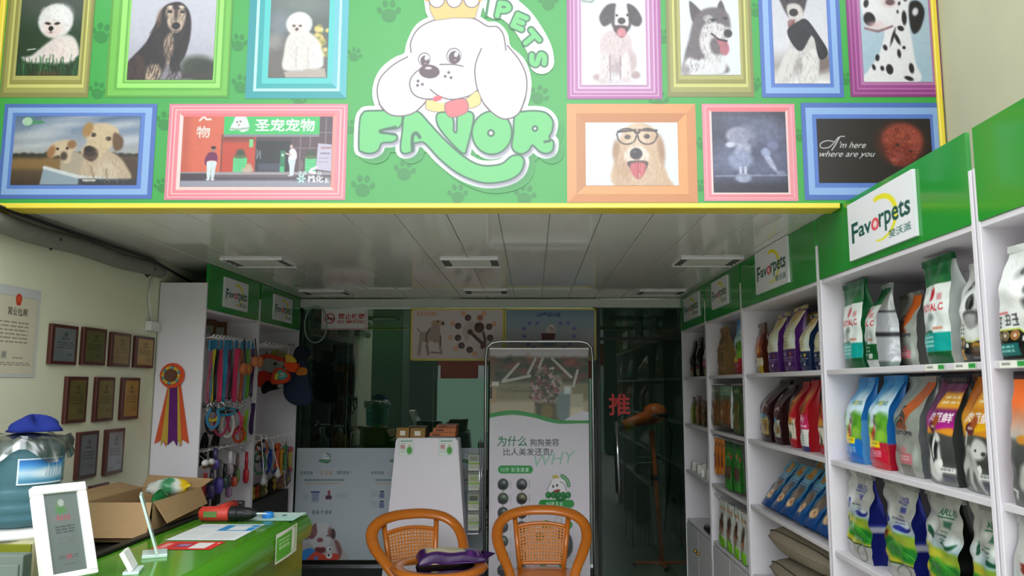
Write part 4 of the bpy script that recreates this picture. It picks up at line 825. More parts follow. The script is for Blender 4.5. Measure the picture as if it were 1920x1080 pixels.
def art_land(base, side=None):
    a = ba('#2f92d8'); a.V([(0, '#2c8ad2'), (45, '#58b0e4'), (75, '#bfe0ee'), (95, '#cfe4c4'), (100, '#7fae3c')])
    for q in ((70, 40, 30, 14), (90, 52, 26, 16), (30, 60, 30, 9), (60, 66, 36, 10)): a.E(*q, '#dff0f6', 0, 8, .75)
    a.T('Favorpets', 42, 44, 90, 58, '#1c6a4c', .01).E(64, 51, 5, 5, '#d8d040', 0, 2, .7)
    for q in ((10, 92, 16, 22), (88, 96, 20, 26), (76, 84, 14, 16)): a.E(*q, '#4c8f26', 0, 5).E(q[0] - 3, q[1] - 4, q[2] * .6, q[3] * .5, '#79b53a', 0, 5, .8)
    a.R(0, 100, 100, 122, '#6fae34', 6).E(80, 110, 14, 10, '#8cc43c', 0, 4).R(0, 122, 100, 170, base)
    a.G([(40, 116), (48, 98), (58, 90), (60, 102), (56, 120), (46, 124)], '#a8402c', 3).E(59, 88, 6, 8, '#4a2f24', 0, 2).E(57, 96, 4, 6, '#d8b8a0', 0, 2).E(62, 76, 6, 3, '#5a7048', 20, 2)
    for k in range(12): t = k * PI / 6; a.L([(36, 122), (36 + 14 * math.cos(t), 120 + 12 * math.sin(t))], 1.8, '#e8c428', 1)
    a.R(6, 120, 74, 132, '#f0d81c', 1.5).E(36, 126, 9, 8, '#f4e040').rows(44, 123, 70, 129, 1, '#8a7a10', .6, 4, .7, 4).rows(46, 138, 78, 150, 3, '#e8ecf4', .45, 8, .8, 4).R(12, 140, 30, 152, '#e8ecf4', 3, .4).rows(14, 158, 40, 165, 1, '#e8ecf4', .5, 8, .7, 3); return a
def art_horse():
    a = ba('#a7aca2'); a.G([(74, 0), (100, 0), (100, 30), (62, 90), (36, 90)], '#d9692a', 1, False).R(36, 84, 72, 92, '#c0582a', 2, .8)
    a.E(40, 78, 22, 14, '#3f4244', -18, 3, .35)
    for p in ([(20, 84), (36, 68), (58, 72), (66, 86)], [(24, 78), (44, 62), (62, 70)], [(30, 88), (48, 76), (60, 90)], [(44, 62), (46, 54), (54, 52)]): a.L(p, 1.8, '#33363a', .8, True)
    a.T('Nourridge', 10, 90, 84, 106, '#33373b', .02).R(42, 132, 80, 150, '#e07c84', 1).rows(46, 136, 74, 146, 2, '#f4e4e4', .6, 4, .8, 4).E(60, 126, 8, 5, '#d88a8e', 0, 2).G([(42, 150), (80, 150), (82, 170), (46, 170)], '#8b8a7e', 1, False).rows(46, 152, 76, 166, 3, '#4a4a46', .4, 5, .7, 3).rows(10, 128, 32, 134, 1, '#55585a', .6, 3, .7, 3).E(88, 134, 7, 14, '#c9d2c8', 0, 4); return a.noise(.05, 12, 4)
def art_meat(top0, top1, dog):
    a = ba('#454743', 1.3); a.V([(0, top0), (40, top0), (84, top1), (90, '#4a4c48'), (130, '#3a3c39'), (170, '#6d706c')]); a.R(0, 0, 100, 5, '#2c2a30').R(46, 2, 100, 6, '#c9b8a0')
    a.R(40, 24, 100, 50, '#dd9a22', 3).rows(50, 30, 96, 46, 2, '#f2dcae', .55, 5, .85, 3).T('肉蓝鲜', 28, 56, 96, 72, '#e8e2e0', .015, 0, .15)
    a.G([(14, 82), (40, 80), (60, 84), (96, 80), (98, 92), (60, 88), (16, 92)], '#d28a24', 2).E(48, 80, 12, 10, '#5a2424', 0, 1).rows(42, 77, 56, 83, 1, '#e8dcd0', .7, 3).E(56, 70, 10, 9, '#9a4a1c', 0, 3)
    a.R(0, 86, 8, 170, '#5c5f5b', 4, .5)
    if dog == 'bw': a.G([(34, 112), (48, 92), (64, 104), (70, 130), (72, 155), (50, 166), (28, 156), (24, 130)], '#d6d8d2', 3).G([(36, 120), (38, 98), (48, 92), (62, 98), (62, 124), (56, 132), (40, 132)], '#1d1e1e', 2.5).G([(46, 96), (52, 96), (52, 120), (50, 132), (44, 130), (45, 112)], '#e4e6e0', 2).E(48, 133, 4, 4, '#2a2a2a', 0, 1.5).E(60, 95, 9, 8, '#e0e2dc', 20, 2.5)
    else: a.G([(20, 118), (40, 104), (60, 112), (64, 130), (76, 165), (70, 168), (52, 140), (50, 165), (42, 164), (34, 138), (20, 150), (12, 140)], '#aeb0aa', 3).E(66, 108, 16, 15, '#c0c2bc', 0, 3).E(62, 110, 2, 2, '#222').E(76, 114, 4, 3, '#333', 0, 1).L([(32, 104), (36, 90), (38, 86)], 2.5, '#b6b8b2', 1)
    a.R(64, 142, 98, 150, '#d9dad6', 2).rows(68, 144, 94, 148, 1, '#55575a', .7, 5, .8, 4).R(72, 154, 96, 164, '#4a4a5c', 2, .7).G([(62, 134), (70, 130), (72, 138), (66, 142)], '#e4e4e0', 1).L([(2, 150), (8, 152), (6, 160)], 1.5, '#c8cac6', 1); return a
def art_silver(ink, k):
    a = ba('#b3b5ac', 1.2); a.V([(0, '#a9aba2'), (60, '#b9bbb2'), (86, '#a8c2cc'), (92, '#c8cc3c')]); a.noise(.08, 14, k)
    a.E(20, 70, 14, 26, '#e8ecea', 10, 8, .8).E(80, 74, 12, 14, '#e6eef0', 30, 6, .7)
    a.R(0, 90, 100, 134, '#3c9c2c', 6).E(30, 94, 46, 8, '#c6c43a', 8, 4).E(86, 98, 24, 9, '#a9c23a', 0, 4).G([(0, 116), (40, 124), (100, 128), (100, 112), (60, 108), (0, 100)], '#1c7a2c', 4)
    for q in range(12): x = q * 9; a.L([(50, 100), (x, 124)], .8, '#6cc43c', .8, a=.7)
    a.G([(-4, 116), (20, 128), (60, 136), (104, 132), (104, 140), (50, 142), (-4, 132)], '#c9c236', 2).G([(-4, 132), (40, 142), (104, 136), (104, 175), (-4, 175)], '#b9bab4', 1).L([(-4, 132), (40, 142), (104, 136)], 1.3, '#2c5a20', .6)
    a.R(6, 92, 18, 104, '#a0562c', 2).E(10, 100, 6, 8, '#5c3424', 0, 3, .8)
    a.T('ARUISI', 48, 24, 82, 34, ink, .02).L([(46, 37), (78, 37)], 1, ink).R(60, 42, 78, 52, ink, 2, .75).rows(36, 64, 72, 68, 1, '#55585a', .7, 5, .7, 5).rows(52, 58, 72, 76, 3, ink, .35, 8, .6, 2)
    for q in ((20, 66, 8, 5), (26, 70, 7, 5), (16, 60, 5, 2.5)): a.E(*q, ink, 20, 1.2)
    a.G([(52, 78), (62, 74), (78, 78), (92, 72), (86, 82), (70, 84)], ink, 1.5).rows(8, 146, 40, 152, 2, '#5c5f60', .5, 3, .7, 3)
    for q in range(24): t = q * PI / 12; a.E(72 + 16 * math.cos(t), 154 + 15 * math.sin(t), 1.5, 1.5, '#4c5058', 0, .5)
    return a
def art_cream(ink, ac):
    a = ba('#cfc6a2'); a.R(0, 0, 100, 14, ink).G([(20, 14), (80, 14), (70, 36), (30, 36)], '#c8a24a', 4)
    a.R(72, 60, 100, 110, '#b9cdb8', 14, .8).E(90, 95, 14, 20, '#e4e8e4', 0, 8, .8)
    for k in range(7): a.L([(10, 48 + k * 9), (70, 46 + k * 9)], .8, '#8d845c', .5, a=.7)
    a.R(0, 112, 100, 170, ink).R(14, 118, 50, 128, '#c9c4cc', 2, .7).E(76, 124, 7, 5, ac, 0, 1.5).L([(8, 134), (92, 134)], 1, '#b8a8c0').rows(14, 139, 80, 144, 1, '#c8b8d0', .5, 4, .7, 4).E(70, 150, 5, 5, '#d8d0dc', 0, 1.5).L([(10, 158), (50, 164)], 2, '#8f6aa4', 2); return a
def art_dogred(kind):
    a = ba('#b3222c'); a.noise(.06, 16, kind)
    a.E(60, 52, 26, 32, '#a8622e', 0, 6).E(56, 40, 18, 16, '#c2803c', 0, 8).E(48, 72, 16, 16, '#7a3e1e', 0, 5).E(44, 74, 5, 4, '#1e1412', 0, 1.5).E(54, 58, 3, 2.5, '#1e1412', 0, 1).E(66, 58, 3, 2.5, '#1e1412', 0, 1)
    if kind == 2: a.R(0, 84, 100, 118, '#c72a62', 4).T('poly', 20, 84, 76, 104, '#e8d8dc', .01).rows(14, 108, 88, 115, 1, '#e8c8d4', .7, 6, .9, 8).R(0, 118, 100, 160, '#dfe0da', 1).R(4, 120, 40, 128, '#3a4a7a', 1, .8).rows(8, 132, 80, 156, 4, '#6a7078', .3, 8).R(0, 158, 100, 170, '#2a2a6a')
    else: a.R(0, 96, 100, 148, '#dfd8c4', 4).E(50, 100, 30, 10, '#d8923a', 0, 4).rows(10, 108, 90, 116, 1, '#555', .5, 3).rows(14, 122, 60, 140, 4, '#777', .3, 5).E(60, 142, 7, 12, '#2c3a2c', 0, 3).R(0, 150, 100, 170, '#b01e28')
    return a
def art_brown(ac):
    a = ba('#32171a'); a.E(60, 74, 24, 22, '#5a3a38', 0, 10).L([(40, 84), (70, 66), (84, 72)], 3, '#a8989a', 3).R(20, 100, 90, 150, ac, 2).R(24, 94, 70, 106, '#3f8fb0', 2).rows(26, 112, 84, 144, 4, '#7a6a50', .4, 4).E(74, 128, 12, 12, '#8a6a3a', 0, 5).E(40, 160, 10, 3, '#c8a0a8', 0, 3, .6); return a.noise(.08, 10, 5)
def art_kraft():
    a = ba('#94744e'); a.noise(.06, 8, 5).E(50, 40, 10, 22, '#5a4630', 0, 4, .7).E(74, 44, 10, 20, '#5a4630', 0, 4, .7).R(0, 74, 100, 84, '#7a5c3c', 1)
    for k in range(4): a.E(16 + k * 23, 112, 7, 17, '#5c4632', 0, 2, .8).E(16 + k * 23, 96, 5, 6, '#3f2c20', 0, 2, .8).rows(8 + k * 23, 132, 26 + k * 23, 140, 1, '#4a3826', .6, 4)
    return a
def art_bw():
    a = ba('#151518'); a.E(56, 58, 18, 24, '#d0d0cc', 0, 3).E(56, 54, 8, 6, '#222', 0, 2).E(62, 70, 7, 5, '#333', 0, 2)
    for k in range(30): a.E(RNG.random() * 100, 90 + RNG.random() * 50, 5, 5, '#8f8f8a', 0, 2, .6)
    return a.R(0, 128, 100, 134, '#a83040', 2).R(6, 138, 94, 164, '#c9b98e', 3).rows(10, 142, 90, 160, 3, '#3a3024', .5, 4)
def art_small():
    a = ba('#5f2c1c'); a.E(50, 80, 40, 34, '#a84e24', 0, 12).E(60, 92, 16, 14, '#c8863a', 0, 5).R(0, 118, 100, 146, '#cfcaa8', 2).R(0, 146, 50, 170, '#2a5a9a', 1).R(50, 146, 100, 170, '#c2a22a', 1).E(30, 130, 8, 10, '#2f2a26', 0, 4); return a
SH = lambda k: SHZ[k]
GB = 'pet food bags on the right shelving'
def bag(label, px0, px1, ytop, k, X, d, art, m=BAGM, rot=-5., lean=0., yb=None, pad=.046, name='pet_food_bag', cat='pet food bag', group=GB, **kw):
    d *= .62
    M, wd, h = place(px0, px1, ytop, SH(k) if isinstance(k, int) else k, X, d, yb, rot, lean, pad)
    return pouch(name, label, cat, group, M, wd, h, d, art, m, **kw)
# nearest unit
bag('bag with a large white dog face and a teal label, at the right edge', 1860, 2010, 440, 0, 1.235, .14, art_face('#146a66', '#9fd8d0'), gus=[(0, '#c8cac6'), (.76, '#9a9a98')], seal='#d0d2ce', flop=.05, rot=6, pad=.03)
bag('orange and grey bag on the middle shelf at the right edge', 1880, 2040, 690, 1, 1.235, .13, art_meat('#d8642a', '#b8b8b0', 'pup'), gus='#8a4a2a', seal='#2c2a30', rot=4, pad=.03)
bag('grey bag low on the shelf at the right edge', 1885, 2050, 985, 2, 1.235, .13, art_silver('#8a3a2a', 9), FOIL, gus='#7a7c78', seal='#b0b2ae', rot=4, pad=.03)
# fourth unit, upper shelf
bag('leftmost green and white bag with a teal block on the upper shelf', 1570, 1611, 512, 0, 1.29, .12, art_crown('#0e9c92', True), gus='#135a30', seal='#0f5a2c', flare=.16, flop=-.03, rot=-3)
bag('white bag with a green block and silver side, second on the upper shelf', 1613, 1641, 532, 0, 1.29, .14, art_crown('#12612f', False), gus=[(0, '#b9bdb8'), (.33, '#3c3c3e'), (.36, '#c8cacc'), (.60, '#3c3c3e'), (.64, '#c8cacc'), (.93, '#6a7a70')], seal='#b9c0ba', flop=.10, rot=-10, m=FOIL)
bag('pale grey bag with a pink block standing behind its neighbours', 1668, 1718, 548, 0, 1.41, .12, art_horse(), gus='#6a6c68', seal='#8a8c86')
bag('tall green and white bag with a teal block beside the dog face bag', 1716, 1775, 480, 0, 1.29, .14, art_crown('#0e9c92', True), gus='#b9c0bc', seal='#0f5a2c', flare=.20, flop=-.05)
bag('bag with a large white dog face and an orange label', 1781, 1852, 485, 0, 1.30, .14, art_face('#c8902a', '#6a4a10'), gus=[(0, '#c8cac6'), (.76, '#222220')], seal='#d0d2ce', flop=.04)
# middle shelf
bag('blue bag with a landscape print, leftmost on the middle shelf', 1571, 1614, 708, 1, 1.28, .12, art_land('#1a6cc0'), gus=[(0, '#2a7cc4'), (.5, '#5aa0dc')], seal='#2c8ad2', flop=.12, yb=850)
bag('blue bag with a landscape print and red lower half', 1617, 1663, 700, 1, 1.28, .12, art_land('#c01c34'), gus=[(0, '#1f6cb4'), (.72, '#b01a30')], seal='#2c8ad2', flop=.14, yb=860)
bag('grey bag with a diagonal orange stripe', 1664, 1724, 706, 1, 1.28, .13, art_horse(), gus='#8f9294', seal='#a7aca2', flop=.12, yb=870, m=FOIL, neck=.05)
bag('purple bag with a black and white dog', 1725, 1788, 708, 1, 1.27, .13, art_meat('#5c1c4c', '#b01c86', 'bw'), gus='#3f413e', seal='#2c2a30', flop=.08, yb=890)
bag('orange-yellow bag with a pale running puppy', 1790, 1870, 700, 1, 1.27, .13, art_meat('#b8661a', '#e0ae10', 'pup'), gus='#3f413e', seal='#4a2a14', flop=.06, yb=900)
# low shelf, four silver bags
for px0, px1, yt, ink, lab, gu in ((1578, 1630, 886, '#23308c', 'silver bag with blue print and a green field, leftmost on the low shelf', '#1c2478'), (1646, 1710, 893, '#23308c', 'silver bag with blue print and a green field, second from the left', '#1c2478'),
                                   (1721, 1794, 908, '#1a5a3c', 'silver bag with green print in the middle of the low shelf', '#10140f'), (1803, 1880, 925, '#1a5a3c', 'silver bag with green print at the right end of the low shelf', '#10140f')):
    bag(lab, px0, px1, yt, 2, 1.27, .10, art_silver(ink, px0), FOIL, gus=[(0, gu), (.55, '#3c48a8' if 'blue' in lab else '#1c241c'), (.6, '#c8ccd8' if 'blue' in lab else '#222'), (.64, gu)], seal='#9a9c96', flop=-.03, crump=.010, sh=.45, rot=-4, yb=1000, flare=.12)
# third unit, upper shelf
bag('small brown bag with a blue and yellow foot on the upper shelf', 1411, 1430, 606, 0, 1.28, .09, art_small(), gus='#4a2014', seal='#4a2014', neck=.1)
for px0, px1, yt, X, ink, ac, lab in ((1432, 1459, 588, 1.28, '#4a2264', '#b0563a', 'purple and cream bag, left one of the pair'), (1460, 1491, 574, 1.28, '#4a2264', '#b0563a', 'purple and cream bag, right one of the pair'),
                                      (1493, 1517, 588, 1.28, '#1c2c4c', '#c8a83a', 'navy and cream bag beside the purple pair'), (1519, 1547, 592, 1.28, '#1c2448', '#7a9a3a', 'navy and cream bag with a green stripe by the post'),
                                      (1452, 1482, 552, 1.45, '#2a1838', '#b0563a', 'dark purple bag at the back of the upper shelf, left one'), (1486, 1518, 556, 1.45, '#3c1c58', '#c8a83a', 'violet bag at the back of the upper shelf, right one')):
    bag(lab, px0, px1, yt, 0, X, .11, art_cream(ink, ac), gus=ink, seal='#b8a878' if X < 1.35 else ink, flop=.12, neck=.06, flare=-.05)
# middle shelf of the third unit
bag('dark brown bag with a yellow panel, leftmost on the middle shelf', 1418, 1444, 713, 1, 1.28, .10, art_brown('#b9a25c'), gus='#2a1214', seal='#2a1416', flop=.3, yb=820)
bag('dark brown bag with a grey panel beside the red bags', 1445, 1464, 722, 1, 1.28, .10, art_brown('#aeb0a8'), gus='#2a1214', seal='#2a1416', flop=.2, yb=830)
bag('red bag with a curly brown dog, left one of the three', 1474, 1490, 716, 1, 1.29, .10, art_dogred(1), gus='#a01c24', seal='#b3222c', flop=.18, yb=840)
bag('red bag with a curly brown dog and white label, middle of the three', 1495, 1513, 713, 1, 1.27, .10, art_dogred(2), gus='#a01c24', seal='#b3222c', flop=.12, yb=840)
bag('red bag with a curly brown dog by the post, right one of the three', 1528, 1552, 706, 1, 1.29, .10, art_dogred(3), gus='#a01c24', seal='#b3222c', flop=.1, yb=850)
# second unit
bag('tan paper bag with printed dog silhouettes', 1336, 1360, 614, 0, 1.28, .11, art_kraft(), mat('kraft_paper', attr=True, rough=.8), gus='#86683f', seal='#94744e', neck=.12)
bag('blue bag with a landscape print and red foot, beside the tan paper bag', 1370, 1392, 598, 0, 1.28, .11, art_land('#b82a40'), gus='#2a6cb0', seal='#2c8ad2')
# far unit
bag('black and cream bag at the far left of the upper shelf', 1289, 1300, 640, 0, 1.28, .11, art_bw(), gus='#1a1a1c', seal='#1a1a1c')
bag('black and cream bag in the middle of the far upper shelf', 1303, 1311, 632, 0, 1.28, .11, art_bw(), gus='#1a1a1c', seal='#1a1a1c')
bag('white and pink bag on the far upper shelf', 1316, 1326, 636, 0, 1.29, .10, art_bw().R(0, 0, 100, 90, '#c9c4c8', 6).R(0, 90, 100, 128, '#c07a90', 6), gus='#b09aa4', seal='#c9c4c8')
bag('brown and black bag behind the black ones on the far shelf', 1334, 1350, 618, 0, 1.46, .10, art_bw().R(0, 0, 100, 60, '#5a4a34', 6), gus='#3a2e22', seal='#4a3c2c')
# ---------------------------------------------------------------- treats, jars and sacks on the right shelves
def hang(label, px0, px1, zt_, yb, art, gus, seal, m=BAGM, group='treat packets hung on the rods', d=.03, X=XR + .0 , rot=0):
    X = XR + .03; ya, yc = PX(px0, yb, X).y, PX(px1, yb, X).y; z0 = PX((px0 + px1) / 2, yb, X).z; z0 = max(z0, max(z for z in SHZ if z < zt_ - .1) + .008); wd = abs(ya - yc) * .93
    ym = (ya + yc) / 2
    for hi, lo in zip(UY[:-1], UY[1:]):
        if lo < ym < hi: ym = min(max(ym, lo + .03 + wd / 2), hi - .03 - wd / 2)
    M = Matrix.Translation((X, ym, z0)) @ Matrix.Rotation(math.radians(-90 + rot), 4, 'Z')
    return pouch('treat_packet', label, 'treat packet', group, M, wd, zt_ - .0085 - z0, d, art, m, gus=gus, seal=seal, sh=.3, top=.006, crump=.003)
def art_chew(head, c1, c2, back='#5c4a2c'):
    a = ba(back, 2.4); a.R(0, 0, 100, 40, head).R(0, 36, 100, 60, head, 14, .6)
    for k in range(7): x = 14 + k * 12; a.L([(x, 66), (x + RNG.uniform(-5, 5), 150)], 6, c1 if k % 2 else c2, 2)
    a.E(36, 112, 22, 22, c2, 0, 6, .8).E(34, 110, 12, 12, '#c9b98a', 0, 3, .8).R(20, 14, 80, 26, '#c9c9b8', 3, .5); return a
def art_lime(k):
    a = ba('#c9ccc6', 2.4); a.noise(.06, 12, k).R(0, 24, 100, 34, '#b5764a', 4, .7).E(56, 88, 30, 40, '#6a4632', 10, 8).E(60, 70, 16, 18, '#3a2820', 0, 5).E(50, 112, 16, 12, '#a87a5a', 0, 5).G([(0, 138), (50, 130), (100, 140), (100, 170), (0, 170)], '#79c41c', 3).rows(60, 118, 94, 132, 2, '#6a6c68', .4, 3).R(20, 6, 80, 14, '#e6e8e4', 3, .7); return a
def art_green():
    a = ba('#2c7a22', 2.2); a.R(0, 0, 100, 18, '#1f4a1c', 4).E(48, 44, 12, 7, '#d8743a', 0, 2).rows(40, 54, 76, 60, 1, '#d8e4d0', .6, 4).R(22, 86, 92, 130, '#4a2a1c', 2).E(60, 108, 28, 16, '#5c3a24', 0, 6).R(0, 150, 100, 170, '#379428', 6).E(92, 52, 9, 10, '#b04028', 0, 2); return a
def art_orange():
    a = ba('#c87418', 3); a.R(0, 0, 100, 26, '#d88a20').R(0, 22, 100, 34, '#8a3a14', 6).G([(20, 70), (60, 60), (84, 110), (60, 150), (24, 130)], '#7a2c14', 8).R(0, 150, 100, 170, '#d88a20', 4); return a
def art_blue(k):
    a = ba('#2c7ea8', 1.8); a.V([(0, '#58a8c8'), (70, '#3f94ba'), (120, '#1f5a94'), (170, '#123a78')])
    a.R(22, 4, 78, 40, '#c88a1c', 2).R(22, 26, 78, 30, '#8a5a14', 2, .6).rows(26, 44, 84, 60, 2, '#d0e4ec', .4, k).R(10, 58, 94, 70, '#1c4a80', 3, .8).rows(20, 60, 84, 68, 1, '#c8dcec', .6, k)
    a.G([(20, 76), (84, 72), (88, 104), (70, 140), (30, 140), (14, 108)], '#6d5c52', 6).E(44, 96, 20, 12, '#8a7a6c', 20, 5)
    a.E(50, 128, 26, 17, '#d8b48a', -8, 3).E(50, 128, 17, 10, '#e8cca4', -8, 3).E(50, 126, 9, 6, '#b0683a', -8, 3).E(62, 134, 4, 3, '#b0683a', 0, 2); return a
z1, z2, z3 = SHZ[0] - .062, SHZ[1] - .045, SHZ[2] - .075
hang('brown treat packet with a green head on the upper rod, leftmost', 1331, 1347, z1, 797, art_chew('#56624a', '#6a3c22', '#8a5c34'), '#4a4434', '#56624a')
hang('brown treat packet with a pale green head and white edges on the upper rod', 1352, 1375, z1, 801, art_chew('#7d9c86', '#7a4424', '#9c6438'), '#c9ccc4', '#7d9c86')
hang('olive treat packet on the upper rod beside the post', 1378, 1392, z1, 812, art_chew('#3f5c34', '#6a4a22', '#5c6a2c', '#44502c'), '#3a4a2c', '#3f5c34')
for k, nm in enumerate(('leftmost', 'second', 'third', 'rightmost')): hang('narrow orange stick packet on the middle rod, %s of the four' % nm, 1335.5 + k * 6.4, 1340.3 + k * 6.4, z2, 888, art_orange(), '#b8681a', '#d88a20', d=.012)
hang('green treat packet with a brown window on the middle rod, left one', 1363, 1377, z2, 917, art_green(), '#1f5a1c', '#1f4a1c')
hang('green treat packet with a brown window on the middle rod, right one', 1380, 1393, z2, 922, art_green(), '#1f5a1c', '#1f4a1c')
for px0, px1, yb, nm in ((1352, 1364, 1040, 'leftmost'), (1366, 1378, 1050, 'second'), (1380, 1391, 1058, 'third'),): hang('white treat packet with a lime green foot on the lower rod, %s' % nm, px0, px1, z3, yb, art_lime(px0), '#c4c8c0', '#d8dad4')
hang('white treat packet with a lime green foot on the lower rod, rightmost', 1393.5, 1404, z3, 1066, art_lime(5), '#c4c8c0', '#d8dad4')
TG = 'treat packets standing on the far shelf'
bag('green and yellow treat packet on the far second shelf', 1289, 1301, 744, 1, 1.28, .05, art_chew('#8a5a6a', '#b8b43c', '#6a8a24', '#8a9a30'), name='treat_packet', cat='treat packet', group=TG, gus='#4a5a20', seal='#8a5a6a')
bag('brown treat packet with a reddish head on the far second shelf', 1302, 1312, 742, 1, 1.28, .05, art_chew('#6a3440', '#7a4a2a', '#b07a4a'), name='treat_packet', cat='treat packet', group=TG, gus='#4a3020', seal='#6a3440')
bag('dark brown treat packet by the post of the far second shelf', 1313, 1323, 752, 1, 1.28, .05, art_chew('#5a4030', '#6a4a32', '#8a6a4a'), name='treat_packet', cat='treat packet', group=TG, gus='#3a2a1c', seal='#5a4030')
# blue packets lying back on their shelf
names = ('leftmost', 'second from the left', 'third from the left', 'fourth from the left', 'second from the right', 'rightmost')
yy = PX(1424, 960, 1.26).y - .07
for k in range(6):
    y = 4.36 - k * .165; M = Matrix.Translation((1.285, y, SHZ[2] + .016)) @ Matrix.Rotation(math.radians(-90 - 3 + RNG.uniform(-3, 3)), 4, 'Z') @ Matrix.Rotation(-.62, 4, 'X')
    pouch('treat_packet', 'blue biscuit packet leaning back on its shelf, %s in the front row' % names[k], 'treat packet', 'blue treat packets leaning back', M, .15, .29, .03, art_blue(k), BAGM, gus='#1a4a80', seal='#58a8c8', sh=.4, top=.006)
for k, nm in enumerate(('left', 'middle', 'right')):
    M = Matrix.Translation((1.43, 4.14 - k * .27, SHZ[2] + .02)) @ Matrix.Rotation(math.radians(-90), 4, 'Z') @ Matrix.Rotation(-.35, 4, 'X')
    pouch('treat_packet', 'blue treat packet standing behind the front row, %s one' % nm, 'treat packet', 'blue treat packets leaning back', M, .15, .30, .03, art_blue(k + 9), BAGM, gus='#1a4a80', seal='#58a8c8', sh=.4, top=.006)
# small white boxes and jars on the far third shelf
PLW = mat('white_plastic', '#d9d9d4', rough=.35); PLD = mat('dark_bottle', '#2c3438', rough=.2)
def jar(label, x, y, z, r, hh, m, capm, cat='jar', group=None, pump=False):
    t = thing('jar' if cat == 'jar' else 'bottle', label, cat, (x, y, z), group)
    MB().lathe([(r * .92, 0), (r, .004), (r, hh * .72), (r * .8, hh * .8), (r * .5, hh * .84)], (x, y, z), 18).build('body', m, t, True)
    q = MB().lathe([(r * .56, hh * .84), (r * .56, hh), (0.0001, hh)], (x, y, z), 16)
    if pump: q.tube([(x, y, z + hh), (x, y, z + hh * 1.12)], r * .14, 8).tube([(x - r * .1, y, z + hh * 1.12), (x + r * .9, y, z + hh * 1.1)], r * .16, 8)
    q.build('pump' if pump else 'cap', capm, t); return t
for k, (px, yt, x, w_, nm) in enumerate(((1291, 862, 1.27, .05, 'short white box at the far end of the far third shelf'), (1300, 868, 1.265, .055, 'square white box with a red mark on the far third shelf'), (1310, 866, 1.30, .05, 'white box between the square box and the tall one, far third shelf'), (1319, 848, 1.32, .05, 'tall white box at the back of the far third shelf'))):
    y = x * F_PX / (px - CX); zt_ = PX(px, yt, x).z; t = thing('medicine_box', nm, 'box', (x, y, SHZ[2]), 'small white boxes on the far shelf')
    MB().box(x, x + .04, y - w_ / 2, y + w_ / 2, SHZ[2] + .0005, zt_).build('carton', PLW, t, bevel=.002)
    a = Art(0, 0, 50, 80, 4, '#d8d8d2').rows(6, 10, 44, 70, 5, '#8a8f90' if k != 1 else '#b05a50', .4, k, .8, 3); a.flat('label', (x - .001, y + w_ / 2 - .003, zt_ - .004), (0, -w_ + .006, 0), (0, 0, SHZ[2] + .006 - zt_), PRINT, t)
for px, yt, nm, x in ((1307, 874, 'small grey jar in front of the white boxes', 1.245), (1318, 870, 'white bottle in front of the white boxes', 1.25)):
    y = x * F_PX / (px - CX); jar(nm, x + .02, y, SHZ[2] + .0005, .018, max(.06, PX(px, yt, x).z - SHZ[2]), PLW if 'white b' in nm else mat('grey_plastic', '#8d9494', rough=.4), PLW, 'jar' if 'jar' in nm else 'bottle')
jar('dark pump bottle on the lowest far shelf', 1.37, 1.37 * F_PX / (1342 - CX), SHZ[3] + .0005, .03, .16, PLD, BLACK, 'bottle', None, True)
cl = thing('hair_clipper', 'black clipper lying on the lowest far shelf beside the dark bottle', 'hair clipper', (1.27, 5.72, SHZ[3]))
MB().tube([(1.27, 5.80, SHZ[3] + .03), (1.275, 5.70, SHZ[3] + .031), (1.28, 5.62, SHZ[3] + .026)], [.024, .028, .02], 10).build('body', BLACK, cl, True)
MB().box(1.262, 1.298, 5.585, 5.625, SHZ[3] + .012, SHZ[3] + .03).build('blade', CHROME, cl)
# burlap sacks
BUR = mat('burlap', '#8d8370', rough=.95, noise=.18, nscale=60, bump=.5, bscale=140)
def sack(label, x, y, z, sx, sy, sz, rz):
    t = thing('burlap_sack', label, 'sack', (x, y, z), 'burlap sacks on the lowest shelf'); R = Matrix.Translation((x, y, z)) @ Matrix.Rotation(rz, 4, 'Z')
    def f(u, v):
        a = (u - .5) * 2; b = (v - .5) * 2; e = (1 - np.abs(a) ** 3.2) ** .5 * (1 - np.abs(b) ** 3.6) ** .5
        zz = .5 + .5 * e; zz = zz + .035 * np.sin(9 * a + 4 * b) * e; return a * sx / 2 * (1 - .08 * b * b), b * sy / 2 * (1 - .06 * a * a), zz * sz
    u, v = np.meshgrid(np.linspace(0, 1, 32), np.linspace(0, 1, 32)); P = np.stack(f(u, v), -1).reshape(-1, 3); P2 = P.copy(); P2[:, 2] = np.maximum(sz - P[:, 2], 0) * .98 + .001
    i = np.arange(31 * 32).reshape(31, 32)[:, :-1].ravel(); Fq = np.stack([i, i + 1, i + 33, i + 32], 1)
    W = np.concatenate([P, P2]); A = np.array(R.to_3x3()); link('body', fastmesh('body', W @ A.T, np.concatenate([Fq, Fq[:, ::-1] + 1024])), BUR, t, (x, y, z))
    q = MB(); q.M = R
    for s_ in (-1, 1): q.tube([(s_ * sx / 2 * (.90 - .08 * b * b), b * sy / 2, sz * (.5 + .5 * (1 - .9 ** 3.2) ** .5 * (1 - abs(b) ** 3.6) ** .5) + .002) for b in np.linspace(-.93, .93, 24)], .004, 6)
    q.build('seam', mat('dark_thread', '#4a4436', rough=.9), t, True)
sack('lower burlap sack on the lowest shelf', 1.45, 3.93, SHZ[3] + .001, .36, .90, .17, 0)
sack('upper burlap sack lying on the lower one', 1.44, 3.90, SHZ[3] + .178, .35, .82, .17, .05)
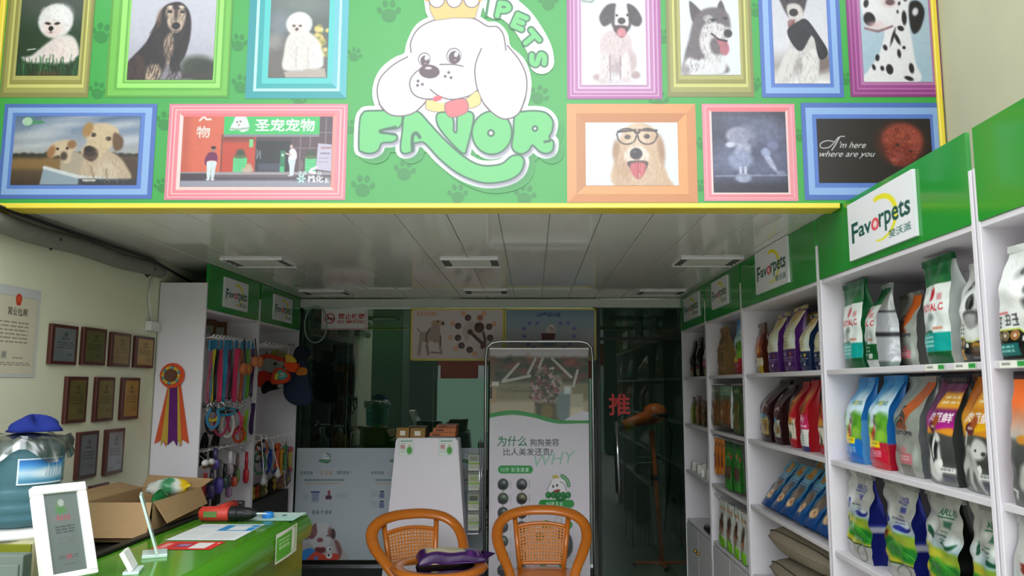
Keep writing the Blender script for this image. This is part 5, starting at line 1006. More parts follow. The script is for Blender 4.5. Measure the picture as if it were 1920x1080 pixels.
# ---------------------------------------------------------------- left wall: pipe, licence, plaques
GREYP = mat('grey_foam_lagging', '#77786f', rough=.9, noise=.15, nscale=20, bump=.3, bscale=40)
t = thing('lagged_pipe', 'grey lagged pipe running under the ceiling along the left wall', 'pipe', (XW + .05, 3.6, 2.34))
MB().tube([(XW + .05, y, 2.332 + .005 * math.sin(y * 9)) for y in np.linspace(2.72, 4.44, 30)], .042, 14).build('lagging', GREYP, t, True)
for y in (3.42, 4.30): MB().tube([(XW + .004, y, 2.332), (XW + .05, y, 2.284), (XW + .094, y, 2.332)], .006, 6).build('clamp', DARKM, t, True)
tag(MB().tube([(XW + .10, y, 2.385 - .012 * math.sin((y - 2.7) * 1.1) - (max(0, y - 4.2) * .12)) for y in np.linspace(2.72, 5.4, 24)], .009, 6).build('black_cable', BLACK, smooth=True), 'black cable running along the top of the left wall', 'cable')
t = thing('junction_box', 'small white junction box high on the left wall beside the shelving', 'junction box', PX(279, 612, XW))
p = PX(279, 612, XW); MB().cbox((XW + .02, p.y, p.z), (.038, .10, .055)).build('box', PLW, t, bevel=.004)
q = PX(283, 505, XW); MB().tube([(XW + .012, p.y, p.z + .03), (XW + .012, q.y - .03, (p.z + q.z) / 2), (XW + .012, q.y, q.z - .02)], .006, 6).build('wire', PLW, t, True)
def wall_rect(x0, x1, y0, y1):
    ym, xm = (y0 + y1) / 2, (x0 + x1) / 2; return PX(x0, ym, XW).y, PX(x1, ym, XW).y, PX(xm, y0, XW).z, PX(xm, y1, XW).z
ya, yb, za, zb2 = wall_rect(-24, 70, 536, 707)
t = thing('business_licence', 'white business licence sheet in a clear sleeve on the left wall', 'document', (XW, (ya + yb) / 2, zb2))
MB().box(XW + .0005, XW + .004, ya, yb, zb2, za).build('sleeve', mat('clear_sleeve', '#c9ccce', rough=.15), t)
a = Art(0, 0, 100, 130, .8, '#cfc9b2').R(0, 0, 100, 10, '#c3c6c8').R(3, 10, 97, 11, '#a8a8a4').R(96, 10, 97, 124, '#a8a8a4').E(54, 14, 7, 8, '#c03a24').E(54, 14, 4.5, 5, '#d0502c', 0, 1).G([(49, 20), (59, 20), (57, 24), (51, 24)], '#c03a24').T('营业执照', 32, 28, 76, 40, '#3f3a30', .01)
a.rows(12, 50, 80, 86, 6, '#6a665a', .3, 12, .8, 5).R(26, 96, 36, 106, '#8f8f84', 2).rows(50, 104, 72, 107, 1, '#7a7668', .6, 3).rows(6, 112, 90, 118, 2, '#77746a', .5, 6)
a.flat('sheet', (XW + .0046, ya + .012, za - .012), (0, yb - ya - .024, 0), (0, 0, zb2 - za + .024), PRINT, t)
WOOD = mat('mahogany', '#4c1f1a', rough=.35, noise=.25, nscale=8, stretch=(1, 1, 6), coat=.3)
PLATE = mat('engraved_metal_plate', attr=True, rough=.32, metal=.35, noise=.05)
for x0, x1, y0, y1, col, ink, lab in (
    (87, 141, 609, 684, '#7c8486', '#2c3032', 'mahogany plaque with a blue-grey plate, left end of the top row'), (148, 195, 615, 685, '#5f5e34', '#2c2a18', 'mahogany plaque with an olive plate, second in the top row'),
    (201, 241, 624, 688, '#8f7a4c', '#4a3c20', 'mahogany plaque with a tan plate, third in the top row'), (247, 285, 631, 690, '#a8884c', '#4a3a1c', 'mahogany plaque with a golden plate, right end of the top row'),
    (116, 159, 706, 793, '#6f6634', '#33300f', 'mahogany plaque with a dark gold plate, left of the second row'), (172, 210, 707, 790, '#7f7242', '#3c3416', 'mahogany plaque with a gold plate, middle of the second row'),
    (222, 257, 708, 786, '#a8843c', '#4c3a14', 'mahogany plaque with a bright gold plate, right of the second row'), (138, 179, 809, 896, '#6c6f72', '#26282a', 'dark plaque with a grey plate and black border above the picture frame'),
    (191, 228, 804, 888, '#8a8c90', '#4a4c50', 'mahogany plaque with a silver plate, right of the third row'), (161, 198, 908, 992, '#6f665c', '#2c2826', 'mahogany plaque partly hidden behind the white frame')):
    ya, yb, za, zb2 = wall_rect(x0, x1, y0, y1)
    t = thing('award_plaque', lab, 'plaque', (XW, (ya + yb) / 2, zb2), 'wooden award plaques on the left wall')
    yb -= .012; ya += .004; MB().box(XW + .0005, XW + .020, ya, yb, zb2, za).build('board', WOOD, t, bevel=.003)
    a = Art(0, 0, 100, 130, 2.5, ink if 'black border' in lab else '#5a2c24').R(4, 3, 96, 127, col).noise(.08, 40, int(x0)).E(52, 26, 7, 8, ink, 0, 3, .6).rows(34, 40, 68, 46, 1, ink, .7, x0, .8, 4).rows(16, 56, 86, 84, 3, ink, .3, x0 + 1, .8, 4).rows(60, 98, 86, 110, 2, ink, .4, x0 + 2, .8, 2)
    b_ = .014; a.flat('plate', (XW + .0206, ya + b_, za - b_ * .9), (0, yb - ya - 2 * b_, 0), (0, 0, zb2 - za + 1.8 * b_), PLATE, t)
# rosette on the shelving's side
YS = 4.5445
def outl(pts, Y): return [(p.x, p.z) for p in (PY(x, y, Y) for x, y in pts)]
t = thing('award_rosette', 'orange and purple award rosette on the white shelving side', 'rosette', PY(324, 838, YS - .01))
for nm, pts, c, dy in (('ribbon', [(316, 722), (324, 722), (312, 838), (306, 824), (290, 832)], '#c9502c', .004), ('ribbon', [(332, 722), (340, 722), (355, 832), (343, 824), (338, 838)], '#c9502c', .004), ('ribbon', [(318, 722), (326, 722), (315, 834), (308, 826), (302, 836)], '#b8983a', .007),
                       ('ribbon', [(328, 722), (336, 722), (342, 836), (336, 826), (330, 834)], '#b8983a', .007), ('ribbon', [(320, 720), (334, 720), (334, 836), (326, 824), (316, 834)], '#5c1a66', .010)):
    MB().prism(outl(pts, YS), YS - dy - .002, YS - dy + .001).build(nm, mat('satin_' + c[1:], c, rough=.35, noise=.12, nscale=40), t)
c = PY(325, 704, YS); R_ = .072
m = MB(); n_ = 96; vs = []
for k in range(n_):
    a_ = 2 * PI * k / n_; rr = R_ * (1 + .02 * math.cos(a_ * 24)); vs.append((c.x + rr * math.cos(a_), c.z + rr * math.sin(a_)))
m.prism(vs, YS - .016, YS - .012).build('rim', mat('satin_orange', '#cf4a20', rough=.4, noise=.1, nscale=60), t)
m = MB()
for k in range(18):
    a_ = 2 * PI * k / 18; m.c = ('#c9a83c', '#4f8f9c', '#b8a04a')[k % 3]; m.ball((c.x - .006 + .046 * math.cos(a_), YS - .02, c.z + .046 * math.sin(a_)), .0105, 8, (1, .6, 1))
m.build('pleated_ring', INK, t, True)
MB().prism([(c.x - .006 + .034 * math.cos(2 * PI * k / 24), c.z + .034 * math.sin(2 * PI * k / 24)) for k in range(24)], YS - .026, YS - .018).build('centre_disc', mat('brown_disc', '#5f3826', rough=.5, noise=.3, nscale=60), t)
# ---------------------------------------------------------------- leashes, collars and toys in the two left units
XH = XL + .02
def P_(px, py, X=None): return PX(px, py, X if X is not None else XH)
def cloth(c): return mat('webbing_' + c[1:], c, rough=.85, noise=.14, nscale=90)
def rack(label, px0, px1, py, X, prongs, curve=0.):
    p, q = P_(px0, py, X), P_(px1, py, X); u0, u1 = (4.575, 5.41) if p.y < 5.2 else (5.475, 6.37); p.y = max(p.y, u0); q.y = min(q.y, u1); t = thing('hook_rack', label, 'hook rack', (X, (p.y + q.y) / 2, p.z), 'wire hook racks in the left shelving'); zz = (p.z + q.z) / 2
    MB().box(XW + .02, XW + .026, p.y, q.y, zz - .03, zz + .03).build('back_plate', WIRE, t)
    m = MB()
    for k in range(prongs):
        y = p.y + (q.y - p.y) * (k + .5) / prongs; m = MB(); m.tube([(XW + .022, y, zz), (X - .03, y, zz + .01), (X, y, zz + .016), (X + .012, y, zz + .03)], .004, 6); m.build('prong', WIRE, t, True)
    return zz
rack('wire hook rack carrying the long leashes', 380, 476, 641, XH + .005, 14)
rack('wire hook rack in the middle of the leash unit', 380, 462, 768, XH - .04, 8)
rack('wire hook rack low in the leash unit', 384, 466, 842, XH - .04, 8)
rack('white wire hook rack high in the corner unit', 484, 552, 652, XH, 9)
rack('white wire hook rack low in the corner unit', 480, 548, 824, XH, 9)
CL = mat('blue_header_card', '#2c7fa6', rough=.4, noise=.2, nscale=30)
def leash(label, px, y0, y1, wpx, c, card=True, wob=0):
    p, q = P_(px, y0), P_(px, y1); L_ = p.z - q.z; w_ = wpx * p.y / F_PX / .9; p.y = max(p.y, 4.567 + w_ * .8); p.y = p.y if abs(p.y - 5.44) > .03 else 5.40
    t = thing('dog_leash', label, 'dog leash', (XH, p.y, q.z), 'dog leashes hanging in the left shelving')
    zt_ = P_(px, 641).z + .012; zs = zt_ - .055 if card else p.z
    if card: MB().cbox((XH + .004, p.y, zt_ - .032), (.008, max(w_, .028), .064)).build('header_card', CL, t, bevel=.002)
    m = MB(); r = random.Random(int(px))
    for k in (-1, 0, 1):
        pts = [(XH + .006 + .006 * k + .004 * math.sin(s_ * 5 + px), p.y + k * w_ * .3 + .004 * math.sin(s_ * 7 + px + k), zs - s_ * (zs - q.z)) for s_ in np.linspace(0, 1, 12)]
        m.tube(pts, w_ * .3, 7, flat=.45, upv=(0, 1, 0))
    m.tube([(XH + .006, p.y - w_ * .4, q.z + .01), (XH + .006, p.y, q.z - .008), (XH + .006, p.y + w_ * .4, q.z + .01)], w_ * .22, 6)
    m.build('strap', cloth(c), t, True)
    k_ = MB(); z_ = q.z - .008; k_.tube([(XH + .006, p.y, z_), (XH + .006, p.y, z_ - .025)], .004, 6)
    k_.tube([(XH + .006, p.y + .009 * math.sin(a_), z_ - .036 + .013 * math.cos(a_)) for a_ in np.linspace(0, 2 * PI, 13)[:-1]], .003, 5, closed=True); k_.build('snap_hook', CHROME, t, True); return t
for px, y0, y1, w_, c, lb in ((383.5, 668, 755, 3.5, '#a83a52', 'dusky pink leash hanging at the left end of the row'), (394, 668, 752, 4.5, '#2a7a94', 'teal blue leash second from the left in the row'), (397.5, 668, 752, 6, '#c2ae30', 'yellow leash in the hanging row'), (403, 670, 750, 7, '#18181a', 'black leash beside the yellow one'),
                              (412, 668, 752, 9, '#c8345c', 'bright pink leash left of the blue one'), (420.5, 666, 752, 7, '#2a86a8', 'light blue leash between the two pink ones'), (426, 672, 748, 4, '#8a2c6a', 'narrow purple-pink leash beside the light blue one'), (431.5, 672, 748, 5, '#1c1614', 'black leash beside the widest pink one'),
                              (441, 668, 750, 11, '#c4325c', 'widest pink leash in the middle of the row'), (451, 690, 752, 6, '#a8502a', 'rust orange leash below the plaid bow'), (456.5, 680, 748, 4, '#4a7a92', 'narrow grey-blue leash near the green one'), (463, 690, 745, 6, '#5c9a2c', 'green leash right of the bows'), (471, 690, 742, 6, '#3c1c50', 'dark purple leash at the right end of the row')):
    leash(lb, px, y0, y1, w_, c)
def bow(label, px, py, c1, c2):
    p = P_(px, py, XH + .035); t = thing('plaid_bow', label, 'pet bow', p, 'plaid bows on the leash rack')
    for s_ in (-1, 1):
        m = MB(); m.ball((p.x, p.y + s_ * .042, p.z), .046, 14, (.55, 1, .85)); m.build('loop', mat('plaid_' + c1[1:], c1, rough=.8, noise=.35, nscale=45), t, True)
    MB().ball(p, .02, 10, (1.2, .8, 1.2)).build('knot', mat('plaid_' + c2[1:], c2, rough=.8, noise=.3, nscale=45), t, True)
    MB().tube([p, (p.x - .02, p.y, P_(px, 641).z + .02)], .004, 5).build('elastic', BLACK, t)
bow('orange plaid bow left of the other one', 461, 692, '#b86a3c', '#c2a34a'); bow('orange plaid bow at the right end of the leash row', 482, 678, '#c0704a', '#c2a050')
def collar(label, px, py, ry, rz, c, X=None, grp='collars in the left shelving', tilt=0., r=.009):
    CNT[0] += 1; X = (X or XH) - .022 * (CNT[0] % 3); p = P_(px, py, X); p.y = min(max(p.y, 4.60 + ry * .3 + .05 * (CNT[0] % 2)), 5.39) if px < 475 else min(max(p.y, 5.476 + ry), 6.34); t = thing('dog_collar', label, 'dog collar', (X, p.y, p.z - rz), grp)
    MB().tube([(X + .025 * math.sin(a_) * 1.0 + tilt * math.cos(a_), p.y + ry * math.sin(a_), p.z + rz * math.cos(a_)) for a_ in np.linspace(0, 2 * PI, 25)[:-1]], r, 8, closed=True, flat=.5).build('band', cloth(c), t, True)
    MB().cbox((X + .004, p.y, p.z + rz), (.022, .028, .02)).build('buckle', BLACK, t, bevel=.003)
    MB().tube([(X, p.y, p.z + rz), (X - .02, p.y, p.z + rz + .035), (XW + .0285, p.y, max(p.z + rz + .03, P_(px, 824 if px > 475 else 768).z + .022))], .003, 5).build('hang_loop', CHROME, t, True)
for px, py, ry, rz, c, lb in ((424, 772, .075, .02, '#26768c', 'teal collar hanging flat below the leashes'), (398, 790, .03, .07, '#151515', 'black looped collar low under the leashes'), (414, 794, .035, .07, '#8a2c44', 'wine red looped collar beneath the teal one'), (427, 796, .03, .075, '#c9c4bc', 'white striped looped collar beside the pink one'),
                              (440, 792, .04, .075, '#c43a64', 'pink looped collar under the widest pink leash'), (386, 786, .022, .055, '#2c6a8a', 'small blue looped collar at the left post'), (393, 778, .02, .035, '#b8a22c', 'small yellow looped collar at the left post'), (448, 815, .03, .045, '#c0401c', 'orange looped collar below the pink one')):
    collar(lb, px, py, ry, rz, c, XH + (.085 if ry > .05 else .03))
for px, y0, y1, w_, c, lb in ((460, 768, 826, 6, '#7aa82c', 'lime green strap hanging at the right of the lower row'), (453, 780, 826, 4, '#c04a1c', 'orange strap beside the lime green one'), (472, 756, 812, 8, '#34184a', 'dark purple strap slanting by the partition'), (378, 888, 940, 7, '#8a1c24', 'dark red strap at the bottom left of the unit')):
    leash(lb, px, y0, y1, w_, c, False)
# grooming tools and toys on the lowest hooks
def tool(label, px, y0, y1, c, r, name='grooming_brush', cat='brush', hc='#3a3a3c', X=None):
    X = X or XH - .01; p, q = P_(px, y0, X), P_(px, y1, X); L_ = p.z - q.z; t = thing(name, label, cat, (X, p.y, q.z), 'grooming tools in the left shelving')
    MB().tube([(X, p.y, p.z), (X, p.y, p.z - L_ * .3), (X, p.y, p.z - L_ * .55)], [r * .45, r * .6, r * .5], 10, flat=.7).build('handle', mat('tool_' + hc[1:], hc, rough=.4), t, True)
    MB().tube([(X, p.y, p.z - L_ * .5), (X, p.y, p.z - L_ * .62), (X, p.y, p.z - L_ * .9), (X, p.y, q.z)], [r * .5, r, r, r * .55], 12, flat=.55).build('head', mat('tool_' + c[1:], c, rough=.4), t, True)
    MB().tube([(X, p.y, p.z), (X - .04, p.y, p.z + .02)], .003, 5).build('hang_loop', CHROME, t)
for px, y0, y1, c, r, hc, lb in ((463, 848, 905, '#a81c28', .020, '#a81c28', 'long red grooming tool at the right of the lowest row'), (404, 840, 880, '#5c4a92', .028, '#3f3a5c', 'purple brush at the top of the lowest cluster'), (412, 862, 925, '#4a3f8a', .030, '#5c5c60', 'violet brush in the lowest cluster'), (432, 846, 890, '#9a8a90', .026, '#c9c4c4', 'pale brush in the lowest cluster'),
                              (422, 870, 915, '#35504a', .024, '#2c2c2c', 'dark green brush in the lowest cluster'), (440, 872, 912, '#b04a34', .022, '#3a3a3a', 'rust brush in the lowest cluster'), (446, 850, 905, '#5c7a3c', .020, '#6a5a4a', 'green comb near the long red tool'), (430, 890, 932, '#8f6a8a', .022, '#4a4a4c', 'mauve brush at the foot of the cluster'), (398, 880, 935, '#3c2c52', .022, '#2c2c30', 'dark violet brush left of the cluster')):
    tool(lb, px, y0, y1, c, r, 'grooming_brush', 'brush', hc)
for px, py, lb in ((385, 868, 'white oval pet brush at the left post'), (396, 866, 'second white oval pet brush beside the left post')):
    p = P_(px, py, XH + .01); t = thing('pet_brush', lb, 'brush', p, 'white oval brushes'); MB().ball(p, .032, 14, (.6, 1, .62)).build('body', PLW, t, True); MB().ball((p.x, p.y, p.z - .02), .027, 12, (.5, .95, .5)).build('bristle_pad', mat('brown_bristle', '#5c3a20', rough=.9), t, True)
    MB().tube([(p.x, p.y, p.z + .015), (p.x - .06, p.y, p.z + .06)], .003, 5).build('hang_loop', CHROME, t)
# corner unit: cloth toys, vest, chew toys
def slab(name, pts, Y, th, m, parent, bev=.012, sub=0):
    return MB().prism(outl(smooth_closed(pts, 3), Y), Y, Y + th).build(name, m, parent, bevel=bev)
def felt(c): return mat('felt_' + c[1:], c, rough=.95, noise=.15, nscale=50, bump=.15)
YP = 5.92
t = thing('plush_hat', 'grey and red plush animal hat hanging in the corner unit', 'plush hat', PY(505, 712, YP), 'plush hats in the corner unit')
slab('body', [(487, 672), (500, 666), (528, 674), (530, 686), (512, 700), (490, 694)], YP, .07, felt('#8c8a84'), t); slab('brim', [(484, 668), (504, 664), (530, 672), (528, 678), (500, 671), (486, 680)], YP - .01, .05, felt('#b8341c'), t)
slab('ear', [(484, 698), (498, 696), (514, 704), (516, 716), (496, 714), (484, 726)], YP - .005, .05, felt('#b82c1a'), t); MB().ball(PY(516, 682, YP - .006), .013, 10).build('eye', BLACK, t, True)
MB().tube([PY(505, 668, YP + .02), PY(503, 652, YP + .06)], .004, 5).build('hang_loop', WIRE, t)
t = thing('plush_hat', 'orange plush hat beside the grey one', 'plush hat', PY(538, 700, YP + .06), 'plush hats in the corner unit')
slab('body', [(532, 680), (551, 680), (558, 684), (551, 698), (537, 694)], YP + .0, .06, felt('#d84818'), t); slab('crown', [(535, 664), (548, 668), (554, 680), (536, 682)], YP + .01, .045, felt('#c9a83c'), t); MB().tube([PY(542, 666, YP + .03), PY(540, 652, YP + .04)], .004, 5).build('hang_loop', WIRE, t)
t = thing('plush_toy', 'red and teal plush bird toy under the grey hat', 'plush toy', PY(520, 722, YP - .06), 'plush toys in the corner unit')
slab('body', [(512, 694), (524, 690), (540, 700), (540, 714), (524, 720), (506, 718)], YP - .08, .06, felt('#c8401c'), t); slab('face', [(516, 700), (526, 694), (538, 704), (530, 712), (518, 710)], YP - .095, .02, felt('#4a9a8c'), t); slab('beak', [(515, 702), (522, 700), (520, 710), (515, 712)], YP - .10, .02, felt('#c9b83c'), t); MB().ball(PY(528, 703, YP - .102), .015, 10).build('eye', PLW, t, True); MB().ball(PY(528, 703, YP - .116), .007, 8).build('pupil', BLACK, t, True)
t = thing('plush_toy', 'black plush animal toy hanging at the bottom of the cluster', 'plush toy', PY(505, 735, YP), 'plush toys in the corner unit')
slab('body', [(490, 716), (506, 712), (522, 716), (528, 724), (516, 730), (500, 734), (491, 738)], YP + .08, .06, felt('#151517'), t); slab('white_patch', [(520, 722), (528, 720), (530, 724), (522, 727)], YP + .07, .02, felt('#c8c8c4'), t); MB().tube([PY(502, 714, YP + .11), PY(500, 660, YP + .12)], .004, 5).build('hang_loop', BLACK, t)
t = thing('plush_toy', 'cream and yellow plush toy at the top of the cluster', 'plush toy', PY(520, 668, YP + .05), 'plush toys in the corner unit')
slab('body', [(508, 660), (520, 656), (534, 662), (538, 672), (520, 674), (508, 670)], YP + .19, .05, felt('#b8a878'), t); slab('ear', [(508, 662), (514, 656), (520, 662), (514, 668)], YP + .18, .03, felt('#c2b23c'), t); MB().tube([PY(520, 658, YP + .21), PY(520, 650, YP + .22)], .004, 5).build('hang_loop', WIRE, t)
t = thing('dog_vest', 'navy blue padded dog vest with an orange patch', 'dog vest', PY(558, 762, 6.0))
slab('body', [(545, 672), (556, 666), (566, 672), (574, 690), (580, 720), (583, 748), (576, 758), (556, 761), (538, 752), (530, 738), (532, 715), (540, 690)], 6.0, .09, mat('navy_quilt', '#14233c', rough=.8, noise=.2, nscale=20, bump=.4, bscale=12), t, .02)
slab('collar', [(548, 676), (552, 656), (562, 648), (572, 652), (578, 662), (568, 674), (560, 680)], 5.99, .09, mat('navy_dark', '#101a2c', rough=.85), t, .02); slab('patch', [(556, 690), (574, 690), (574.5, 702), (556.5, 703)], 5.993, .01, felt('#b06a24'), t, .002)
MB().tube([PY(560, 652, 6.04), PY(553, 646, 6.04), (XH, 6.04, PY(553, 646, 6.04).z)], .005, 6).build('hanger', CHROME, t, True)
XT = XH
for px, py, ry, rz, c, lb in ((487, 868, .045, .075, '#2c5a3c', 'dark green looped collar at the left of the low rack'), (500, 862, .028, .085, '#1c3a8a', 'blue looped collar, left one of the two'), (512, 864, .028, .085, '#22388c', 'blue looped collar, right one of the two'), (492, 840, .03, .05, '#8a4a2a', 'brown looped collar on the low rack'), (484, 850, .02, .06, '#2a2a2c', 'black looped collar beside the partition of the corner unit')):
    collar(lb, px, py, ry, rz, c, XT, 'collars in the corner unit')
for px, y0, y1, c, lb in ((521, 836, 872, '#b84a1c', 'orange chew toy on the low rack'), (527, 846, 888, '#c0861c', 'amber chew toy on the low rack'), (535, 840, 875, '#5c8a5a', 'green chew toy on the low rack'), (544, 842, 880, '#b85a6a', 'pink and yellow bone toy on the low rack')):
    p, q = P_(px, y0, XT), P_(px, y1, XT); t = thing('chew_toy', lb, 'chew toy', (XT, p.y, q.z), 'chew toys in the corner unit'); cc = mat('rubber_' + c[1:], c, rough=.5, noise=.1)
    MB().tube([(XT, p.y, p.z), (XT, p.y, q.z)], .016, 10).build('bar', mat('rubber_yellow', '#b8a24a', rough=.5) if 'bone' in lb else cc, t, True)
    for z_ in (p.z, q.z): MB().ball((XT, p.y - .012, z_), .022, 10).ball((XT, p.y + .012, z_), .022, 10).build('knob', cc, t, True)
    MB().tube([(XT, p.y, p.z + .02), (XT - .02, p.y, P_(px, 824, XT).z + .02)], .003, 5).build('hang_loop', WIRE, t)
for px, py, c, lb in ((497, 897, '#8f8f8c', 'grey teardrop toy low on the left of the rack'), (505, 888, '#77777a', 'grey teardrop toy in the middle below the blue collars'), (521, 886, '#a8a8a2', 'pale teardrop toy beside the black card'), (488, 902, '#9a9a98', 'grey teardrop toy hanging lowest')):
    CNT[0] += 1; p = P_(px, py, XT + .07 - .03 * (CNT[0] % 4)); p.y = max(p.y, 5.50); t = thing('squeaky_toy', lb, 'squeaky toy', p, 'teardrop toys in the corner unit'); MB().lathe([(.001, -.04), (.02, -.03), (.024, -.012), (.012, .02), (.004, .04)], p, 12).build('body', mat('rubber_' + c[1:], c, rough=.4), t, True); MB().tube([(p.x, p.y, p.z + .03), (XT + .01, p.y, P_(px, 824, XT).z + .03), (XW + .0285, p.y, P_(px, 824, XT).z + .022)], .003, 5).build('cord', WIRE, t)
p = P_(540, 896, XT + .06); t = thing('tag_card', 'black and gold toy card hanging at the right of the low rack', 'product card', p); MB().cbox(p, (.006, .10, .10), rx=.35).build('card', mat('black_card', '#1a1814', rough=.4), t, bevel=.003); MB().cbox((p.x + .004, p.y, p.z - .01), (.004, .05, .03), rx=.35).build('print', mat('gold_print', '#a08438', rough=.4), t); MB().tube([(p.x, p.y, p.z + .05), (p.x - .03, p.y, P_(540, 826, XT).z)], .003, 5).build('cord', BLACK, t)
# heap of small toys on the bottom shelf boards
r = random.Random(5)
bx = MB().box(XW + .03, XL - .02, 5.50, 6.33, .622, .86).build('toy_crate', mat('dark_crate', '#2a2824', rough=.7), bevel=.006); tag(bx, 'dark crate of toys on the floor of the corner unit', 'crate')
for k in range(9):
    c = ('#1c1a18', '#a89a2c', '#8a3a20', '#4a4a2c', '#c2b070', '#1a1a1c', '#6a4a3a', '#b8a030', '#8a6a5a')[k]; y = 5.54 + k * .088; x = XL - .09 + r.uniform(-.05, .03)
    t = thing('soft_toy', '%s soft toy on the crate, %s from the left' % (('black', 'yellow', 'rust', 'olive', 'cream', 'dark', 'brown', 'mustard', 'dusty pink')[k], ('first', 'second', 'third', 'fourth', 'fifth', 'sixth', 'seventh', 'eighth', 'ninth')[k]), 'soft toy', (x, y, .86), 'soft toys on the crate')
    MB().ball((x, y, .895), .042, 12, (1, .8, .82)).build('body', felt(c), t, True); MB().ball((x + .01, y + .01, .94), .026, 10).build('head', felt(c), t, True)
    for s_ in (-1, 1): MB().ball((x + .01, y + .01 + s_ * .02, .965), .011, 8).build('ear', felt('#3a2a20'), t, True)
# darker stock hanging behind the front rows of the left unit
KR = mat('brown_card', '#5f4022', rough=.7, noise=.2, nscale=20)
for k, (px, py, lb) in enumerate(((384, 636, 'first from the left'), (403, 630, 'second from the left'), (424, 634, 'third from the left'), (444, 640, 'right one'))):
    p = PX(px, py - 6, XW + .10); p.y = (4.66, 4.84, 5.02, 5.20)[k]; p.z = 2.06; t = thing('product_card', 'brown product card behind the leash heads, %s' % lb, 'product card', (XW + .10, p.y, p.z - .045), 'brown cards behind the leashes')
    MB().cbox((XW + .10, p.y, p.z), (.006, .11, .09), rz=-.8).build('card', KR, t, bevel=.002); MB().cbox((XW + .105, p.y, p.z - .02), (.006, .06, .05), rz=-.8).build('pack', mat('clear_pack', '#8f8a80', rough=.2), t, bevel=.002)
    MB().tube([(XW + .10, p.y, p.z + .04), (XW + .0205, p.y, p.z + .046)], .003, 5).build('hook', WIRE, t)
for k, (px, py, c, lb) in enumerate(((392, 822, '#161617', 'first'), (404, 826, '#1c1a1c', 'second'), (416, 830, '#141416', 'third'), (430, 826, '#221c1a', 'fourth'), (392, 905, '#3a1418', 'dark red one'), (404, 912, '#1c1a22', 'low black one'), (420, 916, '#2c2038', 'low violet one'), (438, 910, '#2a2420', 'low brown one'))):
    X = XW + (.13 if k > 3 else .10); p = PX(px, py, X); p.y = (4.68, 4.86, 5.04, 5.22)[k % 4]; t = thing('dog_harness', 'dark dog harness hanging behind the brushes and collars, %s' % (lb + ' of the upper four' if k < 4 else lb), 'dog harness', (X, p.y, p.z - .10), 'dark harnesses behind the front rows'); m_ = cloth(c)
    for q in range(2): MB().tube([(X + .015 * math.cos(a_) + .01 * q, p.y + .042 * math.sin(a_) * (1 - .2 * q), p.z - .02 + (.10 - .025 * q) * math.cos(a_)) for a_ in np.linspace(0, 2 * PI, 21)[:-1]], .011, 8, closed=True, flat=.5).build('strap', m_, t, True)
    MB().cbox((X + .012, p.y, p.z - .05), (.014, .06, .07)).build('chest_pad', m_, t, bevel=.006); MB().tube([(X, p.y, p.z + .08), (XW + .0285, p.y, p.z + .07)], .003, 5).build('hang_loop', CHROME, t)
# ---------------------------------------------------------------- reception counter and what stands on it
ZT = 1.05
CG = mat('counter_green', '#478a1a', rough=.14, spec=.6, noise=.05, nscale=4)
t = thing('reception_counter', 'glossy green reception counter with a rounded front edge', 'counter', (-1.35, 3.0, 0))
prof = [(-1.585, ZT), (-1.17, ZT)] + [(-1.17 + .07 * math.sin(a), ZT - .07 + .07 * math.cos(a)) for a in np.linspace(.2, PI / 2, 8)] + [(-1.102, ZT - .09), (-1.108, ZT - .115), (-1.125, ZT - .125), (-1.585, ZT - .125)]
MB().prism(prof, 2.05, 3.98).build('top', CG, t)
MB().box(-1.57, -1.135, 2.1, 3.95, .08, ZT - .125).build('front_panel', mat('counter_front', '#55821a', rough=.14, spec=.6), t)
MB().box(-1.55, -1.16, 2.12, 3.93, 0, .08).build('plinth', BLACK, t)
t = thing('reception_desk', 'black desk board behind the green counter', 'desk', (-1.77, 3.6, 0))
MB().box(-2.03, -1.60, 3.22, 4.2, .965, .995).build('top', BLACK, t, bevel=.003); MB().box(-1.632, -1.590, 2.86, 4.0, .90, ZT + .012).build('edge_board', BLACK, t, bevel=.004)
for y in (3.25, 4.14): MB().box(-2.02, -1.62, y, y + .03, 0, .965).build('leg', BLACK, t)
def flatprint(name, label, cat, x0, x1, y0, y1, z, art, m=PRINT, group=None, rz=0.):
    c = Vector(((x0 + x1) / 2, (y0 + y1) / 2, z)); R = Matrix.Rotation(rz, 3, 'Z'); w_, h_ = (x1 - x0), (y1 - y0)
    O = c + R @ Vector((-w_ / 2, h_ / 2, 0)); o = art.flat(name, O, R @ Vector((w_, 0, 0)), R @ Vector((0, -h_, 0)), m); return tag(o, label, cat, group)
a = Art(0, 0, 100, 90, 1, '#dfe3e4').R(44, 6, 98, 40, '#2f8fc8').R(58, 9, 86, 36, '#dfe2e4').R(4, 10, 36, 18, '#b9c4e0', 4, .6).rows(6, 46, 40, 84, 3, '#c8c8b8', .3, 3, .7, 3).R(50, 50, 92, 84, '#d4d6d4', 3).marks(88, 16, 97, 22, 2, '#e8f0f4', 3)
A_, B_ = PZ(388, 983, ZT), PZ(440, 1013, ZT); flatprint('payment_sheet', 'white and blue payment sheet lying on the green counter', 'paper sheet', -1.50, -1.215, 3.26, 3.63, ZT + .0015, a)
a = Art(0, 0, 100, 40, 1, '#cf2f2c').R(58, 6, 86, 34, '#d8d6d2').R(6, 8, 18, 32, '#e0a8a0', 2, .8).R(30, 12, 52, 26, '#4a4a9a', 4, .7).E(94, 10, 2, 2, '#e8d0d0').rows(34, 14, 50, 24, 2, '#e0e0ec', .4, 2)
flatprint('payment_sheet', 'red payment sheet in front of the white and blue one', 'paper sheet', -1.475, -1.24, 3.08, 3.235, ZT + .0015, a)
